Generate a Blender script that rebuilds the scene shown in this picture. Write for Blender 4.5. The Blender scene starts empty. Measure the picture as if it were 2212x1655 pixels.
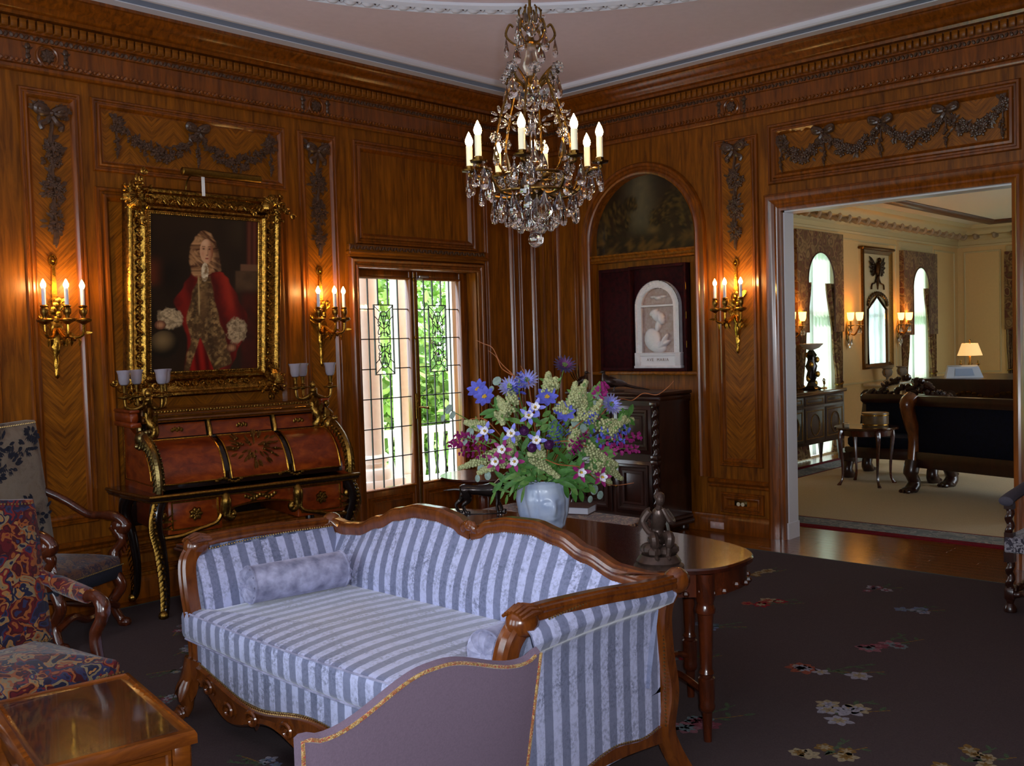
import bpy, bmesh, math, random
from math import sin, cos, pi, radians, sqrt, atan2, hypot
from mathutils import Matrix, Vector
random.seed(7)
scene = bpy.context.scene
COL = scene.collection

# ------------------------------------------------------------------ camera, world, lights, exposure
CAM = (-7.1828, -6.3338, 1.64)
R3 = [[0.6830029, -0.7298427, -0.0289253], [-0.0500385, -0.0072456, -0.9987210], [0.7286997, 0.6835767, -0.0414690]]
cam_d = bpy.data.cameras.new('camera')
cam = bpy.data.objects.new('camera', cam_d)
COL.objects.link(cam)
cam_d.sensor_fit = 'HORIZONTAL'
cam_d.sensor_width = 36.0
cam_d.lens = 36.0 * 2136.45 / 2212.0
cam_d.clip_start = 0.05
cam_d.clip_end = 300
cm = Matrix(((R3[0][0], -R3[1][0], -R3[2][0]), (R3[0][1], -R3[1][1], -R3[2][1]), (R3[0][2], -R3[1][2], -R3[2][2]))).to_4x4()
cm.translation = CAM
cam.matrix_world = cm
scene.camera = cam

vs = scene.view_settings
vs.view_transform = 'Standard'
vs.look = 'None'
vs.gamma = 1.0
vs.exposure = 0.0
vs.use_curve_mapping = False
scene.display_settings.display_device = 'sRGB'
scene.cycles.max_bounces = 8
scene.cycles.diffuse_bounces = 4
scene.cycles.glossy_bounces = 4
scene.cycles.transmission_bounces = 8
scene.cycles.transparent_max_bounces = 12
scene.cycles.caustics_reflective = False
scene.cycles.caustics_refractive = False
scene.cycles.sample_clamp_indirect = 10.0
scene.cycles.use_denoising = True

world = bpy.data.worlds.new('world')
scene.world = world
world.use_nodes = True
wbg = world.node_tree.nodes['Background']
wbg.inputs[0].default_value = (0.80, 0.90, 1.0, 1)
wbg.inputs[1].default_value = 7.0

def light(name, kind, loc, power, color, size=0.1, size_y=None, target=None, spread=None, portal=False):
    d = bpy.data.lights.new(name, kind)
    d.energy = power
    d.color = color
    if kind == 'AREA':
        d.shape = 'RECTANGLE' if size_y else 'SQUARE'
        d.size = size
        if size_y: d.size_y = size_y
        if spread: d.spread = spread
    elif kind == 'POINT':
        d.shadow_soft_size = size
    if portal: d.cycles.is_portal = True
    o = bpy.data.objects.new(name, d)
    COL.objects.link(o)
    o.location = loc
    if target is not None:
        o.rotation_euler = (Vector(target) - Vector(loc)).to_track_quat('-Z', 'Y').to_euler()
    return o

# the camera's own flash, a hand's breadth above and beside the lens
fl = Vector(CAM) + 0.055 * Vector(R3[0]) - 0.05 * Vector(R3[1]) + 0.03 * Vector(R3[2])
light('camera_flash', 'AREA', fl, 88.0, (0.86, 0.92, 1.0), 0.05, target=fl + Vector(R3[2]) + Vector((0, 0, 0.08)))
# daylight: the sky seen through the tall windows behind the camera (sampling portals only, they give no light themselves)
for wy in (-1.9, -3.9, -5.9): light('window_portal', 'AREA', (-8.72, wy, 1.75), 1.0, (1, 1, 1), 1.1, 2.5, target=(-6, wy, 1.75), portal=True)
light('window_portal', 'AREA', (-1.54, .36, 1.2), 1.0, (1, 1, 1), 1.4, 2.4, target=(-1.54, -2, 1.2), portal=True)
SUN = None
# porch side: soft sun on garden and porch outside the french window
sd = bpy.data.lights.new('sun', 'SUN')
sd.energy = 9.0
sd.angle = 0.05
sd.color = (1.0, 0.96, 0.88)
so = bpy.data.objects.new('sun', sd)
COL.objects.link(so)
so.rotation_euler = (radians(-38), radians(20), 0)
so.location = (2, 12, 12)

# ------------------------------------------------------------------ mesh builder
I4 = Matrix.Identity(4)
def T(x=0, y=0, z=0): return Matrix.Translation((x, y, z))
def RX(a): return Matrix.Rotation(a, 4, 'X')
def RY(a): return Matrix.Rotation(a, 4, 'Y')
def RZ(a): return Matrix.Rotation(a, 4, 'Z')
def SC(x, y=None, z=None):
    y = x if y is None else y
    z = x if z is None else z
    return Matrix.Diagonal((x, y, z, 1))

class MB:
    def __init__(s): s.v = []; s.f = []; s.m = []; s.M = I4; s.mi = 0
    def add(s, vs, fs, mi=None):
        b = len(s.v); M = s.M
        if M is I4: s.v.extend([tuple(p) for p in vs])
        else: s.v.extend([tuple(M @ Vector(p)) for p in vs])
        mi = s.mi if mi is None else mi
        for f in fs:
            s.f.append([i + b for i in f]); s.m.append(mi)
        return s
    def box(s, x0, x1, y0, y1, z0, z1, bev=0.0):
        if bev <= 0:
            v = [(x0,y0,z0),(x1,y0,z0),(x1,y1,z0),(x0,y1,z0),(x0,y0,z1),(x1,y0,z1),(x1,y1,z1),(x0,y1,z1)]
            return s.add(v, [(3,2,1,0),(4,5,6,7),(0,1,5,4),(1,2,6,5),(2,3,7,6),(3,0,4,7)])
        b = min(bev, .49*abs(x1-x0), .49*abs(y1-y0), .49*abs(z1-z0))
        def ring(z, i):
            return [(x0+i,y0+b if i==0 else y0+i,z)]
        pts = []
        def oct_(z, k):
            a, c = k, k + b
            return [(x0+c,y0+a,z),(x1-c,y0+a,z),(x1-a,y0+c,z),(x1-a,y1-c,z),(x1-c,y1-a,z),(x0+c,y1-a,z),(x0+a,y1-c,z),(x0+a,y0+c,z)]
        v = oct_(z0, b*.6) + oct_(z0+b, 0) + oct_(z1-b, 0) + oct_(z1, b*.6)
        f = [tuple(range(7,-1,-1)), tuple(range(24,32))]
        for r in range(3):
            for i in range(8):
                j = (i+1) % 8
                f.append((r*8+i, r*8+j, r*8+8+j, r*8+8+i))
        return s.add(v, f)
    def lathe(s, prof, seg=16, flute=None, caps=True, a0=0.0, a1=2*pi):
        full = abs(a1-a0-2*pi) < 1e-6
        n = seg if full else seg+1
        v = []
        for r, z in prof:
            for i in range(n):
                a = a0 + (a1-a0)*i/seg
                rr = r*(flute(a, z) if flute else 1)
                v.append((rr*cos(a), rr*sin(a), z))
        f = []
        m = len(prof)
        for k in range(m-1):
            for i in range(seg):
                j = (i+1) % n if full else i+1
                f.append((k*n+i, k*n+j, (k+1)*n+j, (k+1)*n+i))
        if caps and full:
            if prof[0][0] > 1e-4: f.append(tuple(range(n-1,-1,-1)))
            if prof[-1][0] > 1e-4: f.append(tuple(range((m-1)*n, m*n)))
        return s.add(v, f)
    def tube(s, pts, rad, seg=8, closed=False, caps=True, flat=1.0, up=None):
        P = [Vector(p) for p in pts]; n = len(P)
        if not isinstance(rad, (list, tuple)): rad = [rad]*n
        tan = []
        for i in range(n):
            a = P[(i-1) % n] if (closed or i > 0) else P[i]
            b = P[(i+1) % n] if (closed or i < n-1) else P[i]
            t = b - a
            tan.append(t.normalized() if t.length > 1e-9 else Vector((0,0,1)))
        ref = Vector(up) if up else (Vector((0,0,1)) if abs(tan[0].z) < .9 else Vector((1,0,0)))
        nrm = (ref - tan[0]*ref.dot(tan[0])).normalized()
        v = []
        for i in range(n):
            if up: nn = Vector(up) - tan[i]*Vector(up).dot(tan[i])
            else: nn = nrm - tan[i]*nrm.dot(tan[i])
            if nn.length < 1e-6: nn = nrm
            nrm = nn.normalized()
            bi = tan[i].cross(nrm)
            for k in range(seg):
                a = 2*pi*k/seg
                v.append(P[i] + (nrm*cos(a)*flat + bi*sin(a))*rad[i])
        f = []
        for i in range(n if closed else n-1):
            j = (i+1) % n
            for k in range(seg):
                l = (k+1) % seg
                f.append((i*seg+k, i*seg+l, j*seg+l, j*seg+k))
        if caps and not closed:
            f.append(tuple(range(seg-1,-1,-1)))
            f.append(tuple(range((n-1)*seg, n*seg)))
        return s.add(v, f)
    def sweep(s, pts, prof, up=(0,0,1), closed=False, caps=True, scale=None):
        """prof: closed 2-D loop (a along side vector, b along up)"""
        P = [Vector(p) for p in pts]; n = len(P); m = len(prof); U0 = Vector(up)
        v = []
        for i in range(n):
            a = P[(i-1) % n] if (closed or i > 0) else P[i]
            b = P[(i+1) % n] if (closed or i < n-1) else P[i]
            t = (b-a).normalized()
            S = t.cross(U0).normalized(); U = S.cross(t)
            k = scale[i] if scale else 1.0
            for (x, y) in prof: v.append(P[i] + S*x*k + U*y*k)
        f = []
        for i in range(n if closed else n-1):
            j = (i+1) % n
            for k in range(m):
                l = (k+1) % m
                f.append((i*m+k, i*m+l, j*m+l, j*m+k))
        if caps and not closed:
            f.append(tuple(range(m-1,-1,-1))); f.append(tuple(range((n-1)*m, n*m)))
        return s.add(v, f)
    def ball(s, c, r, seg=8, rings=5, M=None):
        if not isinstance(r, (list, tuple)): r = (r, r, r)
        v = [(0,0,-1)]; f = []
        for k in range(1, rings):
            ph = -pi/2 + pi*k/rings
            for i in range(seg):
                a = 2*pi*i/seg
                v.append((cos(ph)*cos(a), cos(ph)*sin(a), sin(ph)))
        v.append((0,0,1)); top = len(v)-1
        for i in range(seg):
            j = (i+1) % seg
            f.append((0, 1+j, 1+i))
            for k in range(rings-2): f.append((1+k*seg+i, 1+k*seg+j, 1+(k+1)*seg+j, 1+(k+1)*seg+i))
            f.append((top, 1+(rings-2)*seg+i, 1+(rings-2)*seg+j))
        MM = T(*c) @ (M if M is not None else I4)
        v = [MM @ Vector((p[0]*r[0], p[1]*r[1], p[2]*r[2])) for p in v]
        return s.add(v, f)
    def prism(s, poly, h0, h1, axis='Z'):
        n = len(poly)
        if axis == 'Z': v = [(x,y,h0) for x,y in poly] + [(x,y,h1) for x,y in poly]
        elif axis == 'Y': v = [(x,h0,y) for x,y in poly] + [(x,h1,y) for x,y in poly]
        else: v = [(h0,x,y) for x,y in poly] + [(h1,x,y) for x,y in poly]
        f = [tuple(range(n-1,-1,-1)), tuple(range(n,2*n))] + [(i,(i+1)%n,n+(i+1)%n,n+i) for i in range(n)]
        return s.add(v, f)
    def grid(s, fn, nu, nv, closeu=False, closev=False):
        v = [fn(i/nu if not closeu else i/nu, j/nv) for j in range(nv+(0 if closev else 1)) for i in range(nu+(0 if closeu else 1))]
        w = nu + (0 if closeu else 1); hgt = nv + (0 if closev else 1)
        f = []
        for j in range(nv):
            for i in range(nu):
                a = j*w+i; b = j*w+(i+1) % w; jj = (j+1) % hgt
                f.append((a, b, jj*w+(i+1) % w, jj*w+i))
        return s.add(v, f)
    def frame(s, x0, x1, z0, z1, prof, y=0.0):
        """mitred rectangular moulding in the XZ plane; prof: list of (inset, height towards -y), open section"""
        m = len(prof); v = []
        for (ins, h) in prof:
            a, b, c, d = x0+ins, x1-ins, z0+ins, z1-ins
            v += [(a,y-h,c),(b,y-h,c),(b,y-h,d),(a,y-h,d)]
        f = []
        for k in range(m-1):
            for i in range(4):
                j = (i+1) % 4
                f.append((k*4+i, k*4+j, (k+1)*4+j, (k+1)*4+i))
        return s.add(v, f)
    def disc_flower(s, c, r, n=5, M=None, th=.35, core=True):
        MM = T(*c) @ (M if M is not None else I4)
        keep = s.M; s.M = keep @ MM
        for k in range(n):
            a = 2*pi*k/n
            s.ball((cos(a)*r*.55, sin(a)*r*.55, 0), (r*.5, r*.36, r*th), 6, 4, RZ(a))
        if core: s.ball((0,0,r*.15), r*.28, 6, 4)
        s.M = keep
        return s
    def leaf(s, base, d, n, L, W, bend=.2, seg=4):
        """simple pointed leaf from base along d, facing n"""
        d = Vector(d).normalized(); n = Vector(n); S = d.cross(n)
        if S.length < 1e-4: S = d.orthogonal()
        S.normalize(); N = S.cross(d)
        B = Vector(base); v = []; f = []
        for i in range(seg+1):
            t = i/seg; w = W*.5*sin(pi*min(1, t*.92+.04))**.8
            c = B + d*L*t - N*bend*L*t*t
            v += [c - S*w, c + N*w*.25*-1, c + S*w]
        for i in range(seg):
            a = i*3
            f += [(a,a+1,a+4,a+3),(a+1,a+2,a+5,a+4)]
        return s.add(v, f)
    def mesh(s, name, mats, ang=38):
        me = bpy.data.meshes.new(name)
        me.from_pydata(s.v, [], s.f)
        if not isinstance(mats, (list, tuple)): mats = [mats]
        for m in mats: me.materials.append(m)
        if len(mats) > 1: me.polygons.foreach_set('material_index', s.m)
        if ang is not None:
            me.polygons.foreach_set('use_smooth', [True]*len(me.polygons))
            me.set_sharp_from_angle(angle=radians(ang))
        me.update()
        return me
    def build(s, name, mats, parent=None, ang=38, loc=None, rz=None, recalc=False):
        me = s.mesh(name, mats, ang)
        if recalc:
            bm = bmesh.new(); bm.from_mesh(me); bmesh.ops.recalc_face_normals(bm, faces=bm.faces); bm.to_mesh(me); bm.free()
        return put(name, me, parent, loc, rz)

def put(name, me, parent=None, loc=None, rz=None, M=None):
    o = bpy.data.objects.new(name, me)
    COL.objects.link(o)
    if parent is not None: o.parent = parent
    if M is not None: o.matrix_basis = M
    if loc is not None: o.location = loc
    if rz is not None: o.rotation_euler = (0, 0, rz)
    return o

def tag(o, label=None, cat=None, group=None, kind=None):
    if label: o['label'] = label
    if cat: o['category'] = cat
    if group: o['group'] = group
    if kind: o['kind'] = kind
    return o
def thing(name, label, cat, loc=(0,0,0), rz=0.0, group=None):
    o = bpy.data.objects.new(name, None)
    o.empty_display_size = .1
    COL.objects.link(o)
    o.location = loc; o.rotation_euler = (0, 0, rz)
    return tag(o, label, cat, group)
def copy_tree(o, loc=None, rz=None, label=None, parent=None):
    c = o.copy(); COL.objects.link(c)
    if parent is not None: c.parent = parent
    if loc is not None: c.location = loc
    if rz is not None: c.rotation_euler = (0, 0, rz)
    if label: c['label'] = label
    for ch in list(o.children):
        copy_tree(ch, parent=c)
    return c
def struct(name, mb, mats, parent=None, **k):
    o = mb.build(name, mats, parent, **k)
    if parent is None: o['kind'] = 'structure'
    return o
def lerp(a, b, t): return a + (b-a)*t
def interp(pts, x):
    if x <= pts[0][0]: return pts[0][1]
    for (a, b), (c, d) in zip(pts, pts[1:]):
        if x <= c:
            t = (x-a)/(c-a); t = t*t*(3-2*t)
            return b + (d-b)*t
    return pts[-1][1]
def spline(pts, n=8):
    """Catmull-Rom through pts"""
    P = [Vector(p) for p in pts]; out = []
    for i in range(len(P)-1):
        p0 = P[max(0,i-1)]; p1 = P[i]; p2 = P[i+1]; p3 = P[min(len(P)-1,i+2)]
        for k in range(n):
            t = k/n
            out.append(.5*((2*p1)+(p2-p0)*t+(2*p0-5*p1+4*p2-p3)*t*t+(3*p1-p0-3*p2+p3)*t**3))
    out.append(P[-1])
    return out

# ------------------------------------------------------------------ materials (all procedural)
def lin(h):
    h = h.lstrip('#')
    c = [int(h[i:i+2], 16)/255 for i in (0,2,4)]
    return tuple((x/12.92 if x <= .04045 else ((x+.055)/1.055)**2.4) for x in c) + (1,)
class NT:
    def __init__(s, name):
        s.mat = bpy.data.materials.new(name); s.mat.use_nodes = True
        s.t = s.mat.node_tree; s.b = s.t.nodes['Principled BSDF']
    def n(s, kind, **k):
        o = s.t.nodes.new(kind)
        for a, b in k.items():
            if a.startswith('i_'):
                key = a[2:]
                o.inputs[int(key) if key.isdigit() else key.replace('_', ' ')].default_value = b
            else: setattr(o, a, b)
        return o
    def l(s, a, ao, b, bi):
        s.t.links.new(a.outputs[ao], b.inputs[bi])
    def ramp(s, src, so, stops, interp='LINEAR'):
        r = s.n('ShaderNodeValToRGB'); r.color_ramp.interpolation = interp
        e = r.color_ramp.elements
        while len(e) < len(stops): e.new(.5)
        for x, (p, c) in zip(e, stops):
            x.position = p; x.color = c if len(c) == 4 else (*c, 1)
        s.l(src, so, r, 0)
        return r
    def math(s, op, a, b=None, c=None):
        o = s.n('ShaderNodeMath', operation=op)
        for i, x in enumerate((a, b, c)):
            if x is None: continue
            if isinstance(x, tuple): s.t.links.new(x[0].outputs[x[1]], o.inputs[i])
            else: o.inputs[i].default_value = x
        return o
    def bump(s, src, so, strength=.2, dist=.01):
        b = s.n('ShaderNodeBump', i_Strength=strength, i_Distance=dist)
        s.l(src, so, b, 'Height'); s.l(b, 0, s.b, 'Normal')
        return b
    def P(s, **k):
        for a, v in k.items(): s.b.inputs[a.replace('_', ' ')].default_value = v
        return s

def m_plain(name, hexc, rough=.5, metal=0.0, spec=.5, var=0.0, scale=20, bump=0.0, bscale=60, coat=0.0):
    t = NT(name); c = lin(hexc)
    t.P(Base_Color=c, Roughness=rough, Metallic=metal, Specular_IOR_Level=spec, Coat_Weight=coat)
    tc = t.n('ShaderNodeTexCoord')
    if var > 0:
        n = t.n('ShaderNodeTexNoise', i_Scale=scale, i_Detail=4.0); t.l(tc, 'Object', n, 'Vector')
        lo = tuple(x*(1-var) for x in c[:3]); hi = tuple(min(1, x*(1+var)) for x in c[:3])
        r = t.ramp(n, 0, [(.3, lo), (.7, hi)]); t.l(r, 0, t.b, 'Base Color')
    if bump > 0:
        n = t.n('ShaderNodeTexNoise', i_Scale=bscale, i_Detail=3.0); t.l(tc, 'Object', n, 'Vector'); t.bump(n, 0, bump, .004)
    return t.mat
def m_wood(name, dark, light_, rough=.34, stretch=(14, 14, 1.2), chevron=False, coat=.25, mid=None, bump=.06, spec=.5):
    t = NT(name); tc = t.n('ShaderNodeTexCoord')
    src, so = tc, 'Object'
    if chevron:
        sp = t.n('ShaderNodeSeparateXYZ'); t.l(tc, 'Object', sp, 0)
        ab = t.math('ABSOLUTE', (sp, 0))
        if chevron == 2:
            pp = t.math('PINGPONG', (sp, 0), .16); ab = pp
        p = t.math('ADD', (ab, 0), (sp, 2)); q = t.math('SUBTRACT', (ab, 0), (sp, 2))
        cb = t.n('ShaderNodeCombineXYZ'); t.l(p, 0, cb, 0); t.l(sp, 1, cb, 1); t.l(q, 0, cb, 2)
        src, so = cb, 0
        stretch = (1.6, 14, 26)
    mp = t.n('ShaderNodeMapping'); mp.inputs['Scale'].default_value = stretch; t.l(src, so, mp, 0)
    n = t.n('ShaderNodeTexNoise', i_Scale=2.2, i_Detail=8.0, i_Roughness=.62, i_Distortion=.6); t.l(mp, 0, n, 'Vector')
    d, l = lin(dark), lin(light_)
    st = [(.30, d), (.72, l)]
    if mid: st = [(.28, d), (.5, lin(mid)), (.75, l)]
    r = t.ramp(n, 0, st); t.l(r, 0, t.b, 'Base Color')
    n2 = t.n('ShaderNodeTexNoise', i_Scale=9.0, i_Detail=3.0); t.l(mp, 0, n2, 'Vector'); t.bump(n2, 0, bump, .003)
    t.P(Roughness=rough, Coat_Weight=coat, Coat_Roughness=.18, Specular_IOR_Level=spec)
    return t.mat
def m_metal(name, hexc, rough=.3, var=.3, scale=60, bump=.3, bs=90):
    t = NT(name); c = lin(hexc); tc = t.n('ShaderNodeTexCoord')
    n = t.n('ShaderNodeTexNoise', i_Scale=scale, i_Detail=4.0); t.l(tc, 'Object', n, 'Vector')
    r = t.ramp(n, 0, [(.3, tuple(x*(1-var) for x in c[:3])), (.65, c)]); t.l(r, 0, t.b, 'Base Color')
    t.P(Metallic=1.0, Roughness=rough)
    if bump:
        n2 = t.n('ShaderNodeTexNoise', i_Scale=bs, i_Detail=3.0); t.l(tc, 'Object', n2, 'Vector'); t.bump(n2, 0, bump, .006)
    return t.mat
def m_glass(name, hexc='ffffff', rough=.02, ior=1.5, mixw=.0):
    t = NT(name); t.P(Base_Color=lin(hexc), Roughness=rough, IOR=ior, Transmission_Weight=1.0)
    return t.mat
def m_emit(name, hexc, strength, base='ffffff'):
    t = NT(name); t.P(Base_Color=lin(base), Emission_Color=lin(hexc), Emission_Strength=strength, Roughness=.4)
    return t.mat
def m_thin(name, op=.12, hexc='ffffff', rough=.03):
    """window pane: mostly clear with a faint reflection"""
    t = NT(name)
    tr = t.n('ShaderNodeBsdfTransparent'); tr.inputs[0].default_value = lin(hexc)
    gl = t.n('ShaderNodeBsdfGlossy', i_Roughness=rough)
    mx = t.n('ShaderNodeMixShader', i_0=op)
    t.l(tr, 0, mx, 1); t.l(gl, 0, mx, 2)
    t.l(mx, 0, t.t.nodes['Material Output'], 0)
    return t.mat
def m_vcol(name, rough=.6, spec=.4, coat=0.0, bump=0.0, bs=300):
    t = NT(name); a = t.n('ShaderNodeVertexColor', layer_name='Col'); t.l(a, 0, t.b, 'Base Color')
    t.P(Roughness=rough, Specular_IOR_Level=spec, Coat_Weight=coat, Coat_Roughness=.25)
    if bump:
        tc = t.n('ShaderNodeTexCoord')
        n = t.n('ShaderNodeTexNoise', i_Scale=bs, i_Detail=2.0); t.l(tc, 'Object', n, 'Vector'); t.bump(n, 0, bump, .002)
    return t.mat

OAK = m_wood('oak_panelling', '#4e2603', '#98570b', rough=.42, coat=.04, spec=.28)
OAKR = m_wood('oak_rail', '#4e2603', '#98570b', rough=.4, stretch=(1.2, 14, 14), coat=.08, spec=.3)
OAKC = m_wood('oak_chevron_veneer', '#522803', '#a25f0d', rough=.42, chevron=True, coat=.04, spec=.28)
OAKC2 = m_wood('oak_zigzag_veneer', '#522803', '#a25f0d', rough=.42, chevron=2, coat=.04, spec=.28)
OAKM = m_wood('oak_moulding', '#4c2402', '#924c08', rough=.28, coat=.4)
CARVE = m_plain('carved_dark_limewood', '#4a3222', rough=.36, var=.35, scale=40, bump=.3, coat=.2)
FLOORW = m_wood('polished_floor_wood', '#4f2402', '#8a4806', rough=.2, stretch=(14, 1.0, 14), coat=.3)
FLOORW2 = m_wood('polished_floor_wood_far', '#5e2f0c', '#8f5416', rough=.2, stretch=(14, 1.0, 14), coat=.4)
MAHOG = m_wood('dark_mahogany', '#2a0f06', '#5c260d', rough=.22, stretch=(8, 8, 2), coat=.6)
WALNUT = m_wood('carved_walnut', '#4a2009', '#7d4216', rough=.22, stretch=(9, 9, 3), coat=.7)
DARKOAK = m_wood('blackened_oak', '#1d0d08', '#38190f', rough=.3, stretch=(8, 8, 2), coat=.4)
PLASTER = m_plain('ceiling_plaster', '#f0e2ec', rough=.9, var=.02, spec=.2)
PLWHITE = m_plain('white_plaster_moulding', '#dcdde6', rough=.7, spec=.3)
PLBLUE = m_plain('grey_blue_band', '#7f8ca3', rough=.8, spec=.3)
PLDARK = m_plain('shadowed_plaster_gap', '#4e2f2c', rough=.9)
CREAM = m_plain('cream_wall_paint', '#d9c9a4', rough=.75, var=.02)
CREAM2 = m_plain('cream_moulding', '#cdb987', rough=.6)
WHITEP = m_plain('white_gloss_paint', '#d9d9df', rough=.35)
GILT = m_metal('gilt_bronze', '#c69236', rough=.26, var=.45)
GILTD = m_metal('dull_gilt_bronze', '#9b7433', rough=.32, var=.55)
GOLDLEAF = m_metal('gold_leaf_frame', '#c4933f', rough=.27, var=.72, scale=45, bump=.5, bs=80)
BRONZE = m_plain('dark_bronze', '#231a18', rough=.25, metal=.6, var=.4, bump=.2, coat=.3)
LEAD = m_plain('lead_came', '#17171a', rough=.5)
PANE = m_thin('window_pane', .06)
BRASS = m_metal('old_brass', '#8c6a2c', rough=.35, var=.3)
BLACK = m_plain('black_lacquer', '#0c0a0c', rough=.4)

H = 3.84          # ceiling height at the cornice
X0, Y0 = -8.5, -7.9

# ---------------------------------------------------------------- walls
# panelled wall with the desk and the french window (wall plane y = 0)
WX0, WX1, WZ1 = -2.21, -0.87, 2.27
mb = MB()
mb.box(X0, WX0, 0, .32, 0, 3.95); mb.box(WX1, .15, 0, .32, 0, 3.95); mb.box(WX0, WX1, 0, .32, WZ1, 3.95)
wall_left = struct('wall_left', mb, OAK)
# panelled wall with the niche and the wide doorway (wall plane x = 0); arch centre u = 1.205
DU0, DU1, DZ = 2.55, 4.24, 2.61
NU0, NU1, NSPR = .64, 1.77, 2.515
NC, NR = .5*(NU0+NU1), .5*(NU1-NU0)
mb = MB()
mb.box(0, .15, -NU0, 0, 0, 3.95)
mb.box(0, .15, -DU0, -NU1, 0, 3.95)
mb.box(0, .15, -DU1, -DU0, DZ, 3.95)
mb.box(0, .15, Y0, -DU1, 0, 3.95)
NA = 24
arc = [(NC - NR*cos(pi*i/NA), NSPR + NR*sin(pi*i/NA)) for i in range(NA+1)]
top = 3.95
v, f = [], []
for (u, z) in arc: v += [(0, -u, z), (.10, -u, z), (0, -u, top), (.10, -u, top)]
for i in range(NA):
    a, b = 4*i, 4*i+4
    f += [(a, b, b+2, a+2), (a+1, a, a+2, a+3), (b, a, a+1, b+1)]
mb.box(.10, .15, -NU1, -NU0, 0, 3.95)
wall_right = struct('wall_right', mb, OAK)
mb = MB(); mb.add(v, f); mb.build('arch_spandrel', OAK, wall_right, ang=None)
# the two walls behind the camera, with tall windows
mb = MB()
ys = [0, -1.35, -2.45, -3.35, -4.45, -5.35, -6.45, Y0]
for i in range(0, 7):
    if i % 2 == 0: mb.box(X0-.2, X0, ys[i+1], ys[i], 0, 3.95)
    else: mb.box(X0-.2, X0, ys[i+1], ys[i], 0, .5); mb.box(X0-.2, X0, ys[i+1], ys[i], 3.0, 3.95)
wall_back = struct('wall_back', mb, OAK)
mb = MB(); mb.box(X0-.2, .15, Y0-.2, Y0, 0, 3.95)
wall_near = struct('wall_near', mb, OAK)
wn = 2
def plain_window(cx, cy, along_x):
    global wn
    mb = MB()
    w, z0, z1 = 1.1, .5, 3.0
    for a, b in ((-w/2, -w/2+.05), (w/2-.05, w/2), (-.025, .025)): mb.box(a, b, -.03, .03, z0, z1)
    for z in (z0, 1.33, 2.16, z1-.05): mb.box(-w/2, w/2, -.025, .025, z, z+.05)
    o = mb.build('window_%d' % wn, WHITEP, None, loc=(cx, cy, 0), rz=0 if along_x else pi/2); o['kind'] = 'structure'
    wn += 1
for y in (-1.9, -3.9, -5.9): plain_window(X0-.1, y, False)

# ---------------------------------------------------------------- ceiling
def rect_loft(mb, prof, x0=X0, x1=0.0, y0=Y0, y1=0.0):
    m = len(prof); v = []
    for p, z in prof:
        v += [(x0+p, y0+p, z), (x1-p, y0+p, z), (x1-p, y1-p, z), (x0+p, y1-p, z)]
    f = []
    for k in range(m-1):
        for i in range(4):
            j = (i+1) % 4
            f.append((k*4+i, k*4+j, (k+1)*4+j, (k+1)*4+i))
    return mb.add(v, f)
mb = MB(); mb.box(X0-.2, .2, Y0-.2, .32, 3.88, 4.0)
ceiling = struct('ceiling', mb, PLASTER)
mb = MB(); rect_loft(mb, [(.18, H), (.29, H), (.29, H+.008)]); mb.build('plaster_border', PLWHITE, ceiling)
mb = MB(); rect_loft(mb, [(.29, H+.006), (.34, H+.03), (.39, H+.034)]); mb.build('blue_cove_band', PLBLUE, ceiling)
mb = MB(); rect_loft(mb, [(.385, H+.034), (.385, H+.012), (.40, H), (.425, H), (.44, H+.012), (.44, H+.042)]); mb.build('plaster_bead', PLWHITE, ceiling)
RCX, RCY, RR = -4.267, -3.959, 2.99
def ring(mb, r0, r1, z0, z1, seg=120):
    v = []; f = []
    pr = [(r0, 3.885), (r0+.004, z0), ((r0+r1)/2, z1), (r1-.004, z0), (r1, 3.885)]
    for r, z in pr:
        for i in range(seg): v.append((RCX + r*cos(2*pi*i/seg), RCY + r*sin(2*pi*i/seg), z))
    for k in range(4):
        for i in range(seg):
            j = (i+1) % seg
            f.append((k*seg+i, (k+1)*seg+i, (k+1)*seg+j, k*seg+j))
    mb.add(v, f)
mb = MB(); ring(mb, RR-.09, RR-.03, 3.862, 3.845); mb.build('ring_fillet', PLWHITE, ceiling)
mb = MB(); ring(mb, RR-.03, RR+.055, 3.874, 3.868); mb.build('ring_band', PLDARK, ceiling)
mb = MB(); ring(mb, RR+.052, RR+.075, 3.868, 3.856); mb.build('ring_bead', PLWHITE, ceiling)
mb = MB(); mb.ball((0, 0, 0), (.046, .034, .03), 8, 5); mb.ball((.055, 0, 0), (.012, .03, .02), 6, 4)
eg = mb.mesh('egg_ornament', PLWHITE)
nE = 160
for i in range(nE):
    a = 2*pi*i/nE
    put('egg_ornament', eg, ceiling, (RCX + (RR+.012)*cos(a), RCY + (RR+.012)*sin(a), 3.872), a + pi/2)
# blue-grey plaster scrolls inside the ring
def scroll_pts(r0, turns, n=22, k=1):
    return [(r0*(1-i/n*.8)*cos(k*2*pi*turns*i/n), r0*(1-i/n*.8)*sin(k*2*pi*turns*i/n), 0) for i in range(n+1)]
mb = MB()
for sx in (-1, 1):
    for k in range(4):
        pts = [(sx*(.1+k*.13) + p[0]*sx, p[1]+.02*k, 0) for p in scroll_pts(.08-.008*k, 1.1)]
        mb.tube(pts, .012, 6)
    for k in range(9): mb.ball((sx*(.08+.06*k), .05*sin(k*1.3), 0), (.045, .02, .014), 6, 4, RZ(k*.8*sx))
sc = mb.mesh('plaster_scroll', PLBLUE)
for da in (-.105, .105, -.52, .52):
    a = radians(44.5) + da
    put('plaster_scroll', sc, ceiling, (RCX + (RR-.38)*cos(a), RCY + (RR-.38)*sin(a), 3.872), a - pi/2)

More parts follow.
